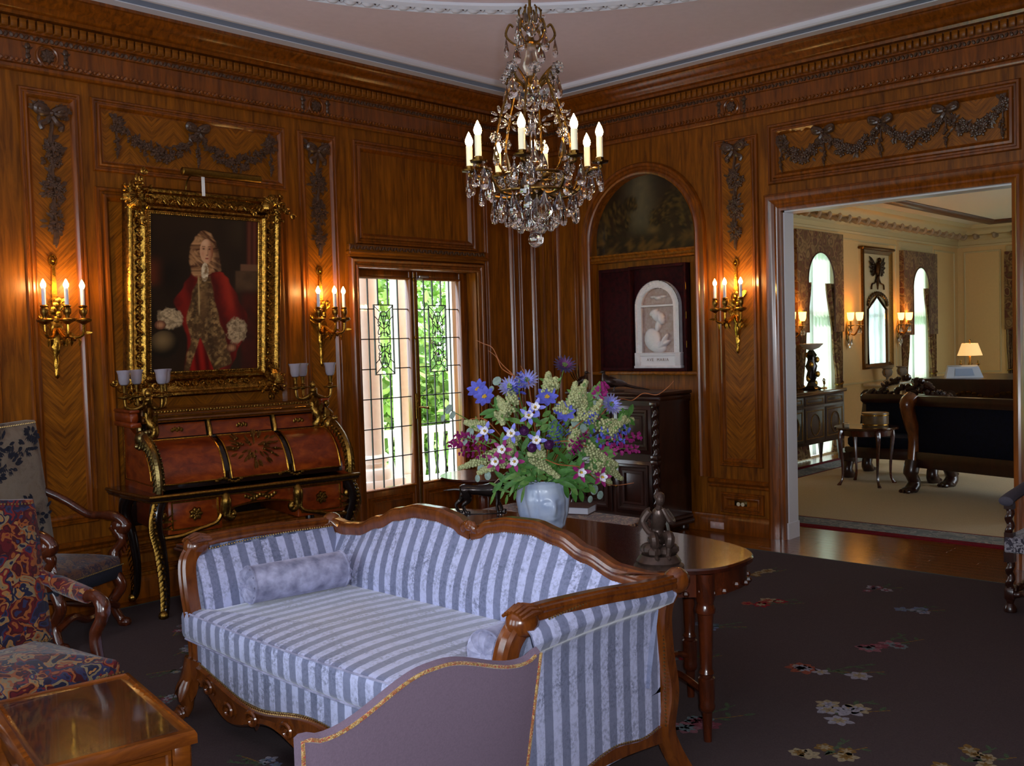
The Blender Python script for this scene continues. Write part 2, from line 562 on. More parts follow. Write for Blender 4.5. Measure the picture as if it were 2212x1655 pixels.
# ---------------------------------------------------------------- cornice with dentils
mb = MB()
rect_loft(mb, [(0, 3.375), (.028, 3.38), (.034, 3.395), (.030, 3.412), (.012, 3.425), (.006, 3.43), (.006, 3.56), (.02, 3.565), (.022, 3.605), (.045, 3.61),
               (.047, 3.69), (.085, 3.695), (.09, 3.715), (.105, 3.72), (.115, 3.735), (.12, 3.75), (.15, 3.77), (.18, 3.80), (.186, 3.815), (.20, 3.82), (.20, 3.845), (.18, 3.87)])
trim_1 = struct('trim_1', mb, OAKM)
trim_1['label'] = 'oak cornice with dentils round the top of the walls'
mb = MB(); mb.box(-.0198, .0198, -.030, .012, -.03, .03, .003)
dent = mb.mesh('dentil', OAKR)
for k in range(107): put('dentil', dent, trim_1, (-.11 - k*.052, -.052, 3.65))
for k in range(95): put('dentil', dent, trim_1, (-.052, -.11 - k*.052, 3.65), -pi/2)
def leaf_band(length, z, p, along_x, s0, step=.03, hh=.016):
    mb = MB(); n = int(length/step)
    for i in range(n):
        u = s0 + i*step
        c = (-u, -p, z) if along_x else (-p, -u, z)
        mb.ball(c, (.013, .013, hh), 5, 4, RY(.5*(1 if i % 2 else -1)) if along_x else RX(.5*(1 if i % 2 else -1)))
    return mb
for z, p, hh in ((3.586, .024, .018), (3.446, .010, .014)):
    leaf_band(5.6, z, p, True, .05, hh=hh).build('carved_leaf_band', CARVE if hh > .015 else OAKM, trim_1)
    leaf_band(5.0, z, p, False, .05, hh=hh).build('carved_leaf_band', CARVE if hh > .015 else OAKM, trim_1)

# ---------------------------------------------------------------- panels and mouldings
MP = [(0, 0), (0, .012), (.006, .020), (.016, .020), (.022, .011), (.030, .011), (.036, .022), (.046, .025), (.056, .016), (.064, .005), (.070, .004)]
MPB = [(0, 0), (0, .014), (.008, .026), (.022, .026), (.030, .013), (.042, .013), (.050, .028), (.066, .030), (.078, .016), (.09, .004)]
def wall_panel(par, wall, u0, u1, z0, z1, prof=MP, mat=OAKC, field=True):
    uc, zc = (u0+u1)/2, (z0+z1)/2; w, h = (u1-u0)/2, (z1-z0)/2
    M = T(uc, 0, zc) if wall == 'A' else T(0, -uc, zc) @ RZ(-pi/2)
    k = prof[-1][0]
    mb = MB(); mb.add([(-w+k, -.004, -h+k), (w-k, -.004, -h+k), (w-k, -.004, h-k), (-w+k, -.004, h-k)], [(0, 1, 2, 3)])
    p = put('panel', mb.mesh('panel', mat), par, M=M)
    mb = MB(); mb.frame(-w, w, -h, h, prof)
    put('panel_moulding', mb.mesh('panel_moulding', OAKM), p)
    return p
WL = wall_left
ZB, ZT = .56, 3.29
wall_panel(WL, 'A', -5.75, -4.94, .56, 3.29, MPB, OAK)
wall_panel(WL, 'A', -4.765, -4.385, ZB, ZT)
wall_panel(WL, 'A', -4.315, -2.855, 2.82, ZT, MP, OAKC2)
wall_panel(WL, 'A', -4.315, -2.865, ZB, 2.72, MPB, OAKC2)
wall_panel(WL, 'A', -2.745, -2.385, ZB, ZT)
wall_panel(WL, 'A', -2.225, -.865, 2.46, ZT, MPB, OAK)
wall_panel(WL, 'A', -.76, -.36, ZB, ZT, MP, OAK)
wall_panel(WL, 'A', -.31, -.06, ZB, ZT, MP, OAK)
wall_panel(WL, 'A', -4.765, -4.385, .17, .36, MP, OAK); wall_panel(WL, 'A', -4.315, -2.865, .17, .36, MP, OAK); wall_panel(WL, 'A', -2.745, -2.385, .17, .36, MP, OAK)
WR = wall_right
wall_panel(WR, 'B', .05, .17, ZB, ZT, MP[:6], OAK)
wall_panel(WR, 'B', .20, .50, ZB, ZT, MP, OAK)
wall_panel(WR, 'B', 1.96, 2.36, .56, 3.24)
wall_panel(WR, 'B', 1.96, 2.36, .17, .34, MP, OAK)
wall_panel(WR, 'B', 2.45, 4.30, 2.82, ZT, MPB, OAKC2)
wall_panel(WR, 'B', 4.48, 5.6, .56, ZT, MPB, OAK)
# chair rail and baseboard (broken at the openings)
def rail(name, segs, prof, parent=None, mat=OAKM):
    mb = MB()
    for wall, a, b in segs:
        v = []; f = []; m = len(prof)
        for u in (a, b):
            for p, z in prof: v.append((u, -p, z) if wall == 'A' else (-p, -u, z))
        f = [(i, i+1, m+i+1, m+i) for i in range(m-1)] + [tuple(range(m)), tuple(range(2*m-1, m-1, -1))]
        mb.add(v, f)
    o = mb.build(name, mat, parent, recalc=True)
    o['kind'] = 'structure'
    return o
CR = [(0, .375), (.012, .378), (.02, .39), (.012, .402), (.024, .41), (.04, .425), (.042, .44), (.03, .45), (0, .452)]
BB = [(0, 0), (.024, 0), (.024, .105), (.018, .12), (.012, .13), (.010, .145), (0, .15)]
segsA = [('A', X0, -2.31), ('A', -.80, 0)]
segsB = [('B', 0, .56), ('B', 1.85, 2.44), ('B', 4.36, 7.9)]
rail('trim_2', segsA + segsB, CR)['label'] = 'oak chair rail along the lower walls'
rail('baseboard_left', segsA, BB); rail('baseboard_right', [('B', 0, 2.44), ('B', 4.36, 7.9)], BB)
# niche: arch moulding, rail under the lunette, back and sill
mb = MB()
APR = [(-.005, 0), (-.005, .03), (.01, .036), (.025, .03), (.035, .018), (.055, .018), (.065, .034), (.085, .036), (.098, .02), (.10, 0)]
path = [(NC-NR, .46)] + arc + [(NC+NR, .46)]
v = []; f = []; m = len(APR)
for i, (u, z) in enumerate(path):
    if z <= NSPR + 1e-6: d = (-1, 0) if u < NC else (1, 0)
    else: d = ((u-NC)/NR, (z-NSPR)/NR)
    for a, hgt in APR: v.append((-hgt, -(u + d[0]*a), z + d[1]*a))
for i in range(len(path)-1):
    for k in range(m-1): f.append((i*m+k, i*m+k+1, (i+1)*m+k+1, (i+1)*m+k))
mb.add(v, f)
tr3 = mb.build('trim_3', OAKM, None, recalc=True); tr3['kind'] = 'structure'; tr3['label'] = 'arched oak moulding around the wall niche'
mb = MB()
RPR = [(.10, 2.33), (-.01, 2.33), (-.02, 2.345), (-.008, 2.355), (-.008, 2.375), (-.025, 2.385), (-.025, 2.40), (.10, 2.405)]
mb.add([(p, -NU0, z) for p, z in RPR] + [(p, -NU1, z) for p, z in RPR], [(i, i+1, 8+i+1, 8+i) for i in range(7)])
tr4 = mb.build('trim_4', OAKR, None, recalc=True); tr4['kind'] = 'structure'; tr4['label'] = 'oak rail under the painted lunette'
mb = MB(); mb.box(-.03, .10, -NU1, -NU0, 1.315, 1.345, .006)
tr5 = mb.build('trim_5', OAKR); tr5['kind'] = 'structure'; tr5['label'] = 'oak sill of the niche under the velvet case'
# doorway casing and white inner jamb
DPR = [(0, .0), (0, .012), (.02, .018), (.035, .028), (.05, .022), (.065, .030), (.09, .046), (.112, .05), (.13, .04), (.14, 0)]
mb = MB()
v = []; m = len(DPR); loops = [(DU0, 0), (DU0, DZ), (DU1, DZ), (DU1, 0)]; sg = [(-1, 0), (-1, 1), (1, 1), (1, 0)]
for (u, z), (su, sz) in zip(loops, sg):
    for a, hgt in DPR: v.append((-hgt, -(u+su*a), z+sz*a))
f = [(i*m+k, i*m+k+1, (i+1)*m+k+1, (i+1)*m+k) for i in range(3) for k in range(m-1)]
mb.add(v, f)
tr6 = mb.build('trim_6', OAKM, None, recalc=True); tr6['kind'] = 'structure'; tr6['label'] = 'wide oak casing of the doorway to the next room'
mb = MB()
mb.box(.03, .18, -DU0-.012, -DU0+.002, 0, DZ); mb.box(.03, .18, -DU1-.002, -DU1+.012, 0, DZ); mb.box(.03, .18, -DU1, -DU0, DZ-.012, DZ+.002)
mb.box(.012, .19, -DU0-.016, -DU0, 0, .13)
tr7 = mb.build('trim_7', WHITEP); tr7['kind'] = 'structure'; tr7['label'] = 'white painted jamb lining of the doorway'

# ---------------------------------------------------------------- french window
win = thing('window_1', 'oak french window with leaded panes and scrolled lead ornaments', 'window', (0, 0, 0)); win['kind'] = 'structure'
del win['category']
mb = MB()
CP = [(0, .02), (.004, .03), (.018, .034), (.026, .02), (.04, .02), (.048, .036), (.066, .04), (.078, .028), (.085, 0)]
v = []; m = len(CP); loops = [(WX0, 0), (WX0, WZ1), (WX1, WZ1), (WX1, 0)]
for (u, z), (su, sz) in zip(loops, sg):
    for a, hgt in CP: v.append((u+su*a, -hgt, z+sz*a))
mb.add(v, [(i*m+k, i*m+k+1, (i+1)*m+k+1, (i+1)*m+k) for i in range(3) for k in range(m-1)])
mb.build('casing', OAKM, win, recalc=True)
mb = MB(); mb.box(-2.32, -.76, -.06, 0, 2.375, 2.40, .005); mb.box(-2.31, -.77, -.045, 0, 2.40, 2.455, .004); mb.box(-2.3, -.78, -.03, 0, 2.355, 2.375)
head = mb.build('head_moulding', OAKR, win)
mb = MB()
for i in range(48): mb.ball((-2.29 + i*.0315, -.048, 2.428), (.012, .012, .02), 5, 4, RY(.5*(-1)**i))
mb.build('carved_leaf_band', CARVE, head)
LY = .14
lead_s = None
def win_leaf(x0, x1, g0, g1):
    w = thing('sash', None, None); w.parent = win
    gz0, gz1 = .445, 2.197
    mb = MB()
    mb.box(x0, g0, LY-.03, LY+.03, .03, 2.27, .006); mb.box(g1, x1, LY-.03, LY+.03, .03, 2.27, .006)
    mb.box(g0, g1, LY-.03, LY+.03, gz1, 2.27, .004); mb.box(g0, g1, LY-.03, LY+.03, .03, gz0, .004)
    mb.frame(g0-.02, g1+.02, gz0-.02, gz1+.02, [(0, 0), (.004, .008), (.014, .008), (.02, 0)], LY-.03)
    mb.frame(g0+.02, g1-.02, .09, .38, MP[:8], LY-.03)
    mb.build('sash_frame', OAKM, w)
    nx, nz = 5, 7; pw, ph = (g1-g0)/nx, (gz1-gz0)/nz
    mb = MB(); mb.box(-pw/2, pw/2, -.002, .002, -ph/2, ph/2)
    pm = mb.mesh('pane', PANE)
    for i in range(nx):
        for k in range(nz): put('pane', pm, w, (g0+(i+.5)*pw, LY+.001*((i+k) % 2), gz0+(k+.5)*ph))
    # ornament box
    oc = g0 + .5*(g1-g0); ow, o0, o1 = .105, 1.395, 1.985
    mb = MB(); r = .0042
    for i in range(1, nx):
        x = g0+i*pw
        if abs(x-oc) < ow: segs = [(gz0, o0), (o1, gz1)]
        else: segs = [(gz0, gz1)]
        for a, b in segs: mb.box(x-r, x+r, LY-.006, LY+.006, a, b)
    for k in range(1, nz):
        z = gz0+k*ph
        for a, b in ([(g0, oc-ow), (oc+ow, g1)] if o0 < z < o1 and k != 5 else [(g0, g1)]): mb.box(a, b, LY-.006, LY+.006, z-r, z+r)
    mb.build('lead_grid', LEAD, w)
    mb = MB()
    mb.frame(oc-ow, oc+ow, o0, o1, [(0, -.006), (0, .008), (.008, .008), (.008, -.006)], LY)
    def tb(pts, rr=.0042): mb.tube([(oc+p[0], LY-.004, p[1]) for p in pts], rr, 6)
    zc = .5*(o0+o1)
    for sz in (1, -1):
        def Z(t): return zc + sz*t
        tb([(0, Z(.03)), (0, Z(.21))])
        tb([(cos(a)*.034, Z(.215)+sz*sin(a)*.02) for a in [2*pi*i/14 for i in range(15)]])
        for s in (-1, 1):
            tb([(s*ow*.97, Z(.285)), (s*.03, Z(.225))])
            tb(spline([(s*.03, Z(.22)), (s*.055, Z(.17)), (s*.06, Z(.135)), (s*.03, Z(.11)), (0, Z(.09))], 5))
            tb(spline([(s*.025, Z(.2)), (s*.012, Z(.15)), (0, Z(.12))], 5))
            tb([(s*ow*.97, Z(.2)), (s*.055, Z(.16))])
            tb([(s*(.052+.016*cos(a)), Z(.135)+sz*.016*sin(a)) for a in [pi*.2+i*.5 for i in range(10)]])
            tb(spline([(s*.066, Z(.12)), (s*.05, Z(.1)), (s*.062, Z(.07)), (s*.06, Z(.045)), (s*.04, Z(.05)), (s*.02, Z(.075))], 5))
            tb([(0, Z(.06)), (s*.03, Z(.055)), (s*.034, Z(.03)), (s*.06, Z(.025)), (s*.06, Z(0))])
    mb.build('lead_ornament', LEAD, w)
    return w
win_leaf(-2.205, -1.530, -2.106, -1.570); win_leaf(-1.520, -.875, -1.478, -.975)
mb = MB()
mb.tube([(-1.525, LY-.05, z) for z in (.05, 1.0, 2.25)], .009, 8)
for z in (.5, 1.15, 1.7, 2.2): mb.ball((-1.525, LY-.05, z), (.016, .016, .022), 8, 5)
mb.box(-1.545, -1.505, LY-.045, LY-.03, 1.0, 1.22, .004)
mb.tube([(-1.525, LY-.05, 1.1), (-1.50, LY-.085, 1.1), (-1.46, LY-.09, 1.09)], .008, 8); mb.ball((-1.45, LY-.09, 1.09), .014, 8, 5)
mb.build('espagnolette_bolt', BRASS, win)
mb = MB(); mb.box(-1.47, -1.36, LY-.06, LY-.03, 2.215, 2.235, .003); mb.box(-1.48, -1.43, LY-.055, LY-.03, 2.20, 2.212)
mb.build('door_catch', m_plain('steel_catch', '#b9bcc4', .3, metal=.8), win)
mb = MB(); mb.box(WX0-.02, WX1+.02, -.03, .34, -.02, .028, .004); mb.build('sill', OAKR, win)

# ---------------------------------------------------------------- floor
mb = MB(); mb.box(X0-.2, .16, Y0-.2, .32, -.2, -.012); mb.box(.16, 10.9, -6.2, .2, -.2, -.012)
floor = struct('floor', mb, FLOORW)
# planks of the strip between carpet and the next room's rug, and along the desk wall
pw = .085; planks = {}
rnd = random.Random(3)
def plank(x0, x1, y0, y1):
    key = (round(x1-x0, 3), round(y1-y0, 3))
    if key not in planks:
        mb = MB(); a, b = key; mb.box(-a/2+.0005, a/2-.0005, -b/2+.0008, b/2-.0008, -.012, 0, .001)
        planks[key] = mb.mesh('plank', FLOORW)
    put('plank', planks[key], floor, ((x0+x1)/2, (y0+y1)/2, 0))
x = -.62
while x < .9:
    y = -4.9 + rnd.choice((0, .3, .6, .9))-.9
    while y < -.02:
        L = 1.2; y1 = min(y+L, 0)
        if x > .14: y1 = min(y1, -.3)
        if y1-y > .05: plank(x, x+pw, y, y1)
        y += L
    x += pw
for k in range(7):
    x = -5.9 + .37*(k % 3)
    while x < -.62: plank(x, min(x+1.2, -.62), -.61+k*pw, -.61+(k+1)*pw); x += 1.2
mb = MB(); mb.box(X0, -.7, Y0, -.6, -.013, -.001); mb.build('floor_under_carpet', FLOORW, floor)
mb = MB(); mb.box(.9, 10.6, -6.0, -.25, -.013, -.001); mb.box(-.7, .9, Y0, -5.7, -.013, -.001); mb.build('floor_field', FLOORW2, floor)

# ================================================================ things on the panelled walls
def on_wall(wall, u, z): return ((u, 0, z), 0.0) if wall == 'A' else ((0, -u, z), -pi/2)
BULB = m_emit('lit_candle_bulb', '#ffc878', 210.0)
BULBC = m_emit('lit_chandelier_bulb', '#ffce88', 120.0)
SLEEVE = m_plain('white_candle_sleeve', '#d6d6e6', rough=.5)
SLEEVEC = m_plain('ivory_candle_sleeve', '#efe6c4', rough=.5)

def bc(mb, name, par):
    mb.v = [(p[0], min(p[1], -.0005), p[2]) for p in mb.v]
    return mb.build(name, CARVE, par)
# ---- frieze rosettes
def rosette(wall, u, label):
    loc, rz = on_wall(wall, u, 3.495)
    t = thing('frieze_rosette', label, 'carving', loc, rz, 'carved rosettes in the frieze')
    mb = MB(); mb.M = RX(pi/2)
    mb.tube([(.062*cos(2*pi*i/24), .062*sin(2*pi*i/24), .012) for i in range(24)], .009, 6, closed=True)
    mb.build('ring', OAKM, t)
    mb = MB(); mb.M = T(0, -.008, 0) @ RX(pi/2)
    for n, r in ((8, .045), (6, .03), (5, .018)):
        mb.disc_flower((0, 0, .006+.01*(8-n)/3), r, n, RZ(n))
    bc(mb, 'flower', t)
    for s in (-1, 1):
        mb = MB(); mb.M = T(s*.115, -.008, 0)
        for k in range(4): mb.ball((0, 0, .045-.03*k), (.018-.003*(k % 2), .01, .02), 6, 4)
        for a in (-1, 1): mb.leaf((0, -.004, -.03), (a*.6, 0, -1), (0, -1, 0), .06, .03); mb.leaf((0, -.004, .02), (a*.8, 0, 1), (0, -1, 0), .05, .025)
        bc(mb, 'tulip_ornament', t)
rosette('A', -4.575, 'carved frieze rosette above the leftmost pilaster panel')
rosette('A', -2.56, 'carved frieze rosette above the pilaster next to the window')
rosette('B', 2.13, 'carved frieze rosette above the pilaster beside the doorway')

# ---- carved drops
def blob_cluster(mb, cx, cz, w, h, n, rnd, depth=.035):
    for i in range(n):
        a = rnd.uniform(0, 2*pi); q = sqrt(rnd.random())
        x, z = cx + q*cos(a)*w*.5, cz + q*sin(a)*h*.5
        d = depth*(1-q*.7)
        if i % 3 == 0:
            mb.disc_flower((x, -d, z), rnd.uniform(.018, .03), 5, RX(pi/2) @ RZ(rnd.random()*6))
        elif i % 3 == 1:
            mb.leaf((x, -d, z), (cos(a), -.2, sin(a)), (0, -1, 0), rnd.uniform(.03, .05), .022, .3, 3)
        else: mb.ball((x, -d, z), rnd.uniform(.010, .018), 6, 4)
def bow(mb, w=.1, rnd=random):
    for s in (-1, 1):
        pts = [(0, -.02, 0), (s*.4*w, -.035, .35*w), (s*w, -.04, .5*w), (s*1.05*w, -.03, .1*w), (s*.6*w, -.035, -.1*w), (0, -.02, 0)]
        mb.tube(spline(pts, 4), .014*w/.1, 6, flat=1.6)
        mb.ball((s*.72*w, -.03, .26*w), (.42*w, .02, .3*w), 8, 5, RY(-s*.4))
        mb.tube(spline([(0, -.02, 0), (s*.35*w, -.03, -.6*w), (s*.75*w, -.02, -.8*w), (s*.6*w, -.02, -1.2*w)], 4), [.016*w/.1]*12+[.006], 6, flat=1.4)
    mb.ball((0, -.03, 0), (.22*w, .025, .22*w), 8, 5)
def carved_drop(wall, u, z, L, label, seed):
    rnd = random.Random(seed)
    loc, rz = on_wall(wall, u, z)
    t = thing('carved_drop', label, 'carving', loc, rz, 'carved flower drops on the pilasters')
    mb = MB(); mb.M = T(0, 0, -.05); bow(mb, .085, rnd)
    for s in (-1, 1): blob_cluster(mb, s*.066, .022, .075, .07, 20, rnd, .05)
    bc(mb, 'bow', t)
    mb = MB()
    mb.tube([(0.008*sin(k*2), -.012, -.06-(L-.08)*k/12) for k in range(13)], .013, 6)
    mb.tube([(0, -.015, -L+.1), (0, -.02, -L+.04), (0, -.01, -L)], [.016, .014, .003], 6)
    bc(mb, 'stem', t)
    for zc, w, h, n in ((.30, .135, .17, 44), (.52, .125, .19, 44), (.72, .10, .15, 32)):
        mb = MB(); blob_cluster(mb, 0, -zc*L/.88, w, h, n, rnd); bc(mb, 'flower_cluster', t)
    mb = MB()
    for k in range(9):
        s = (-1)**k; mb.leaf((0, -.015, -(.2+.07*k)*L/.88), (s, -.2, .5), (0, -1, 0), .055, .025, .3, 3)
    bc(mb, 'leaves', t)
carved_drop('A', -4.575, 3.19, .88, 'carved wood flower drop above the leftmost wall sconce', 1)
carved_drop('A', -2.565, 3.20, .87, 'carved wood flower drop above the sconce beside the window', 2)
carved_drop('B', 2.15, 3.20, .87, 'carved wood flower drop above the sconce by the doorway', 3)

# ---- swags
def swag_set(wall, us, z, label, seed, sag=.17):
    rnd = random.Random(seed)
    uc = (us[0]+us[-1])/2
    loc, rz = on_wall(wall, uc, z)
    t = thing('carved_swag', label, 'carving', loc, rz, 'carved fruit swags over the panels')
    for a, b in zip(us, us[1:]):
        mb = MB(); n = 30
        for i in range(n+1):
            q = i/n; x = lerp(a, b, q)-uc; zz = -sag*4*q*(1-q)*1.0
            rr = .016 + .026*sin(pi*q)**.7
            for k in range(4):
                an = rnd.uniform(0, 2*pi); r2 = rr*sqrt(rnd.random())
                p = (x+r2*cos(an), -.012-.03*(1-r2/rr), zz+r2*sin(an)*1.1)
                if k == 0: mb.disc_flower(p, rr*.75, 5, RX(pi/2) @ RZ(an))
                elif k == 1: mb.leaf(p, (cos(an), -.2, sin(an)), (0, -1, 0), .04, .018, .3, 3)
                else: mb.ball(p, rnd.uniform(.008, .015), 6, 4)
        bc(mb, 'garland', t)
    for k, u in enumerate(us):
        end = k in (0, len(us)-1)
        mb = MB(); mb.M = T(u-uc, 0, .0 if end else .02)
        if not end: bow(mb, .075, rnd)
        else: blob_cluster(mb, 0, 0, .09, .1, 22, rnd)
        bc(mb, 'bow', t)
        mb = MB(); mb.M = T(u-uc, 0, 0)
        mb.tube([(0, -.015, 0), (0, -.015, -.1)], .007, 6)
        for i in range(16):
            q = i/15; mb.ball((rnd.uniform(-1, 1)*.02*sin(pi*(q*.9+.1)), -.02, -.1-.11*q), .011, 6, 4)
        mb.ball((0, -.012, -.22), (.006, .006, .02), 6, 4)
        bc(mb, 'tassel_drop', t)
swag_set('A', (-4.155, -3.575, -2.985), 3.15, 'carved wood double swag in the panel above the portrait', 11)
swag_set('B', (2.57, 2.92, 3.36, 3.82, 4.19), 3.14, 'carved wood fourfold swag in the panel above the doorway', 12, .14)

# ---- wall sconces
def candle(mb, x, y, z, h, r): mb.M = T(x, y, z); mb.lathe([(r, 0), (r, h*.98), (r*.8, h)], 10); mb.M = I4
def bulb_profile(r, h): return [(.45*r, 0), (.8*r, .1*h), (r, .3*h), (.92*r, .45*h), (.6*r, .68*h), (.28*r, .87*h), (.04*r, h)]
mbb = MB(); mbb.lathe(bulb_profile(.0165, .055), 10); BULB_ME = mbb.mesh('bulb', BULB)
def sconce(wall, u, label, mirror=1):
    loc, rz = on_wall(wall, u, 1.50)
    t = thing('wall_sconce', label, 'sconce', loc, rz, 'gilt three candle wall sconces')
    mb = MB()
    mb.lathe([(.004, -.01), (.014, .0), (.018, .02), (.012, .04), (.016, .06), (.022, .10), (.018, .13), (.026, .16), (.034, .2), (.03, .24), (.04, .27), (.05, .3), (.042, .34), (.03, .38)], 12, lambda a, z: 1+.1*sin(5*a+z*40))
    mb.M = I4
    for k in range(10):
        a = k*.7; mb.leaf((.03*cos(a), -.01-.02*abs(sin(a)), .2+.03*k), (cos(a), -.4, .6), (0, -1, .2), .07, .035, .5, 3)
    for k in range(5): mb.ball((.018*sin(k*2.1), -.03, .36+.03*k), (.022, .018, .026), 7, 5)
    mb.build('stem', GILT, t)
    mb = MB()
    mb.prism([(-.022, .40), (.022, .40), (.009, .70), (-.009, .70)], -.024, -.004, 'Y')
    mb.M = T(0, -.014, .73); mb.tube([(.022*cos(a), 0, .032*sin(a)) for a in [2*pi*i/16 for i in range(16)]], .009, 6, closed=True)
    mb.ball((0, -.005, 0), .012, 8, 5); mb.M = I4
    for s in (-1, 1): mb.tube(spline([(0, -.015, .5), (s*.035, -.02, .48), (s*.045, -.02, .43), (s*.02, -.02, .41)], 4), .006, 6)
    mb.build('backplate', GILT, t)
    for (x, y) in ((-.118, -.15), (.0, -.195), (.118, -.15)):
        mb = MB()
        pts = spline([(x*.12, y*.3, .30), (x*.5, y*.7, .25), (x*.93, y*.97, .262), (x, y, .34)], 5)
        mb.tube(pts, [.012]*6+[.010]*(len(pts)-6), 8)
        mb.ball((x*.6, y*.78, .235), .014, 6, 4)
        for k in range(3): mb.leaf(pts[5+k*3], (x*.3, -.3, -1+.5*k), (0, -1, 0), .05, .02, .6, 3)
        a = mb.build('arm', GILT, t)
        mb = MB(); mb.M = T(x, y, .335)
        mb.lathe([(.008, -.01), (.02, 0), (.044, .012), (.047, .022), (.04, .03), (.012, .028), (.012, .045), (.022, .06), (.024, .085), (.018, .095), (.025, .105), (.02, .112)], 14, lambda q, z: 1+.05*sin(10*q))
        mb.build('drip_pan', GILTD, a)
        mb = MB(); candle(mb, x, y, .445, .105, .0125); mb.build('candle_sleeve', SLEEVE, a)
        put('bulb', BULB_ME, a, (x, y, .55))
    return t
sconce('A', -4.605, 'gilt wall sconce with three lit candles left of the portrait')
sconce('A', -2.585, 'gilt wall sconce with three lit candles between portrait and window')
sconce('B', 2.148, 'gilt wall sconce with three lit candles beside the wide doorway')

# ---- painting helpers: a grid of coloured vertices
def vnoise(x, y, s=0):
    def h(i, j):
        n = (i*374761393 + j*668265263 + s*1442695) & 0xffffffff
        n = ((n ^ (n >> 13))*1274126177) & 0xffffffff
        return ((n ^ (n >> 16)) & 0xffff)/65535
    i, j = math.floor(x), math.floor(y); fx, fy = x-i, y-j
    fx = fx*fx*(3-2*fx); fy = fy*fy*(3-2*fy)
    return lerp(lerp(h(i, j), h(i+1, j), fx), lerp(h(i, j+1), h(i+1, j+1), fx), fy)
def fbm(x, y, s=0): return .5*vnoise(x, y, s) + .3*vnoise(x*2.1, y*2.1, s+1) + .2*vnoise(x*4.3, y*4.3, s+2)
def sm(e0, e1, x):
    t = min(1, max(0, (x-e0)/(e1-e0))); return t*t*(3-2*t)
def mixc(a, b, t): return tuple(lerp(p, q, t) for p, q in zip(a, b))
def L3(h): return lin(h)[:3]
def set_colors(me, cols):
    a = me.color_attributes.new('Col', 'FLOAT_COLOR', 'POINT')
    flat = []
    for c in cols: flat += [c[0], c[1], c[2], 1.0]
    a.data.foreach_set('color', flat)
PAINT = m_vcol('oil_paint', rough=.35, spec=.4, coat=.15, bump=.1)

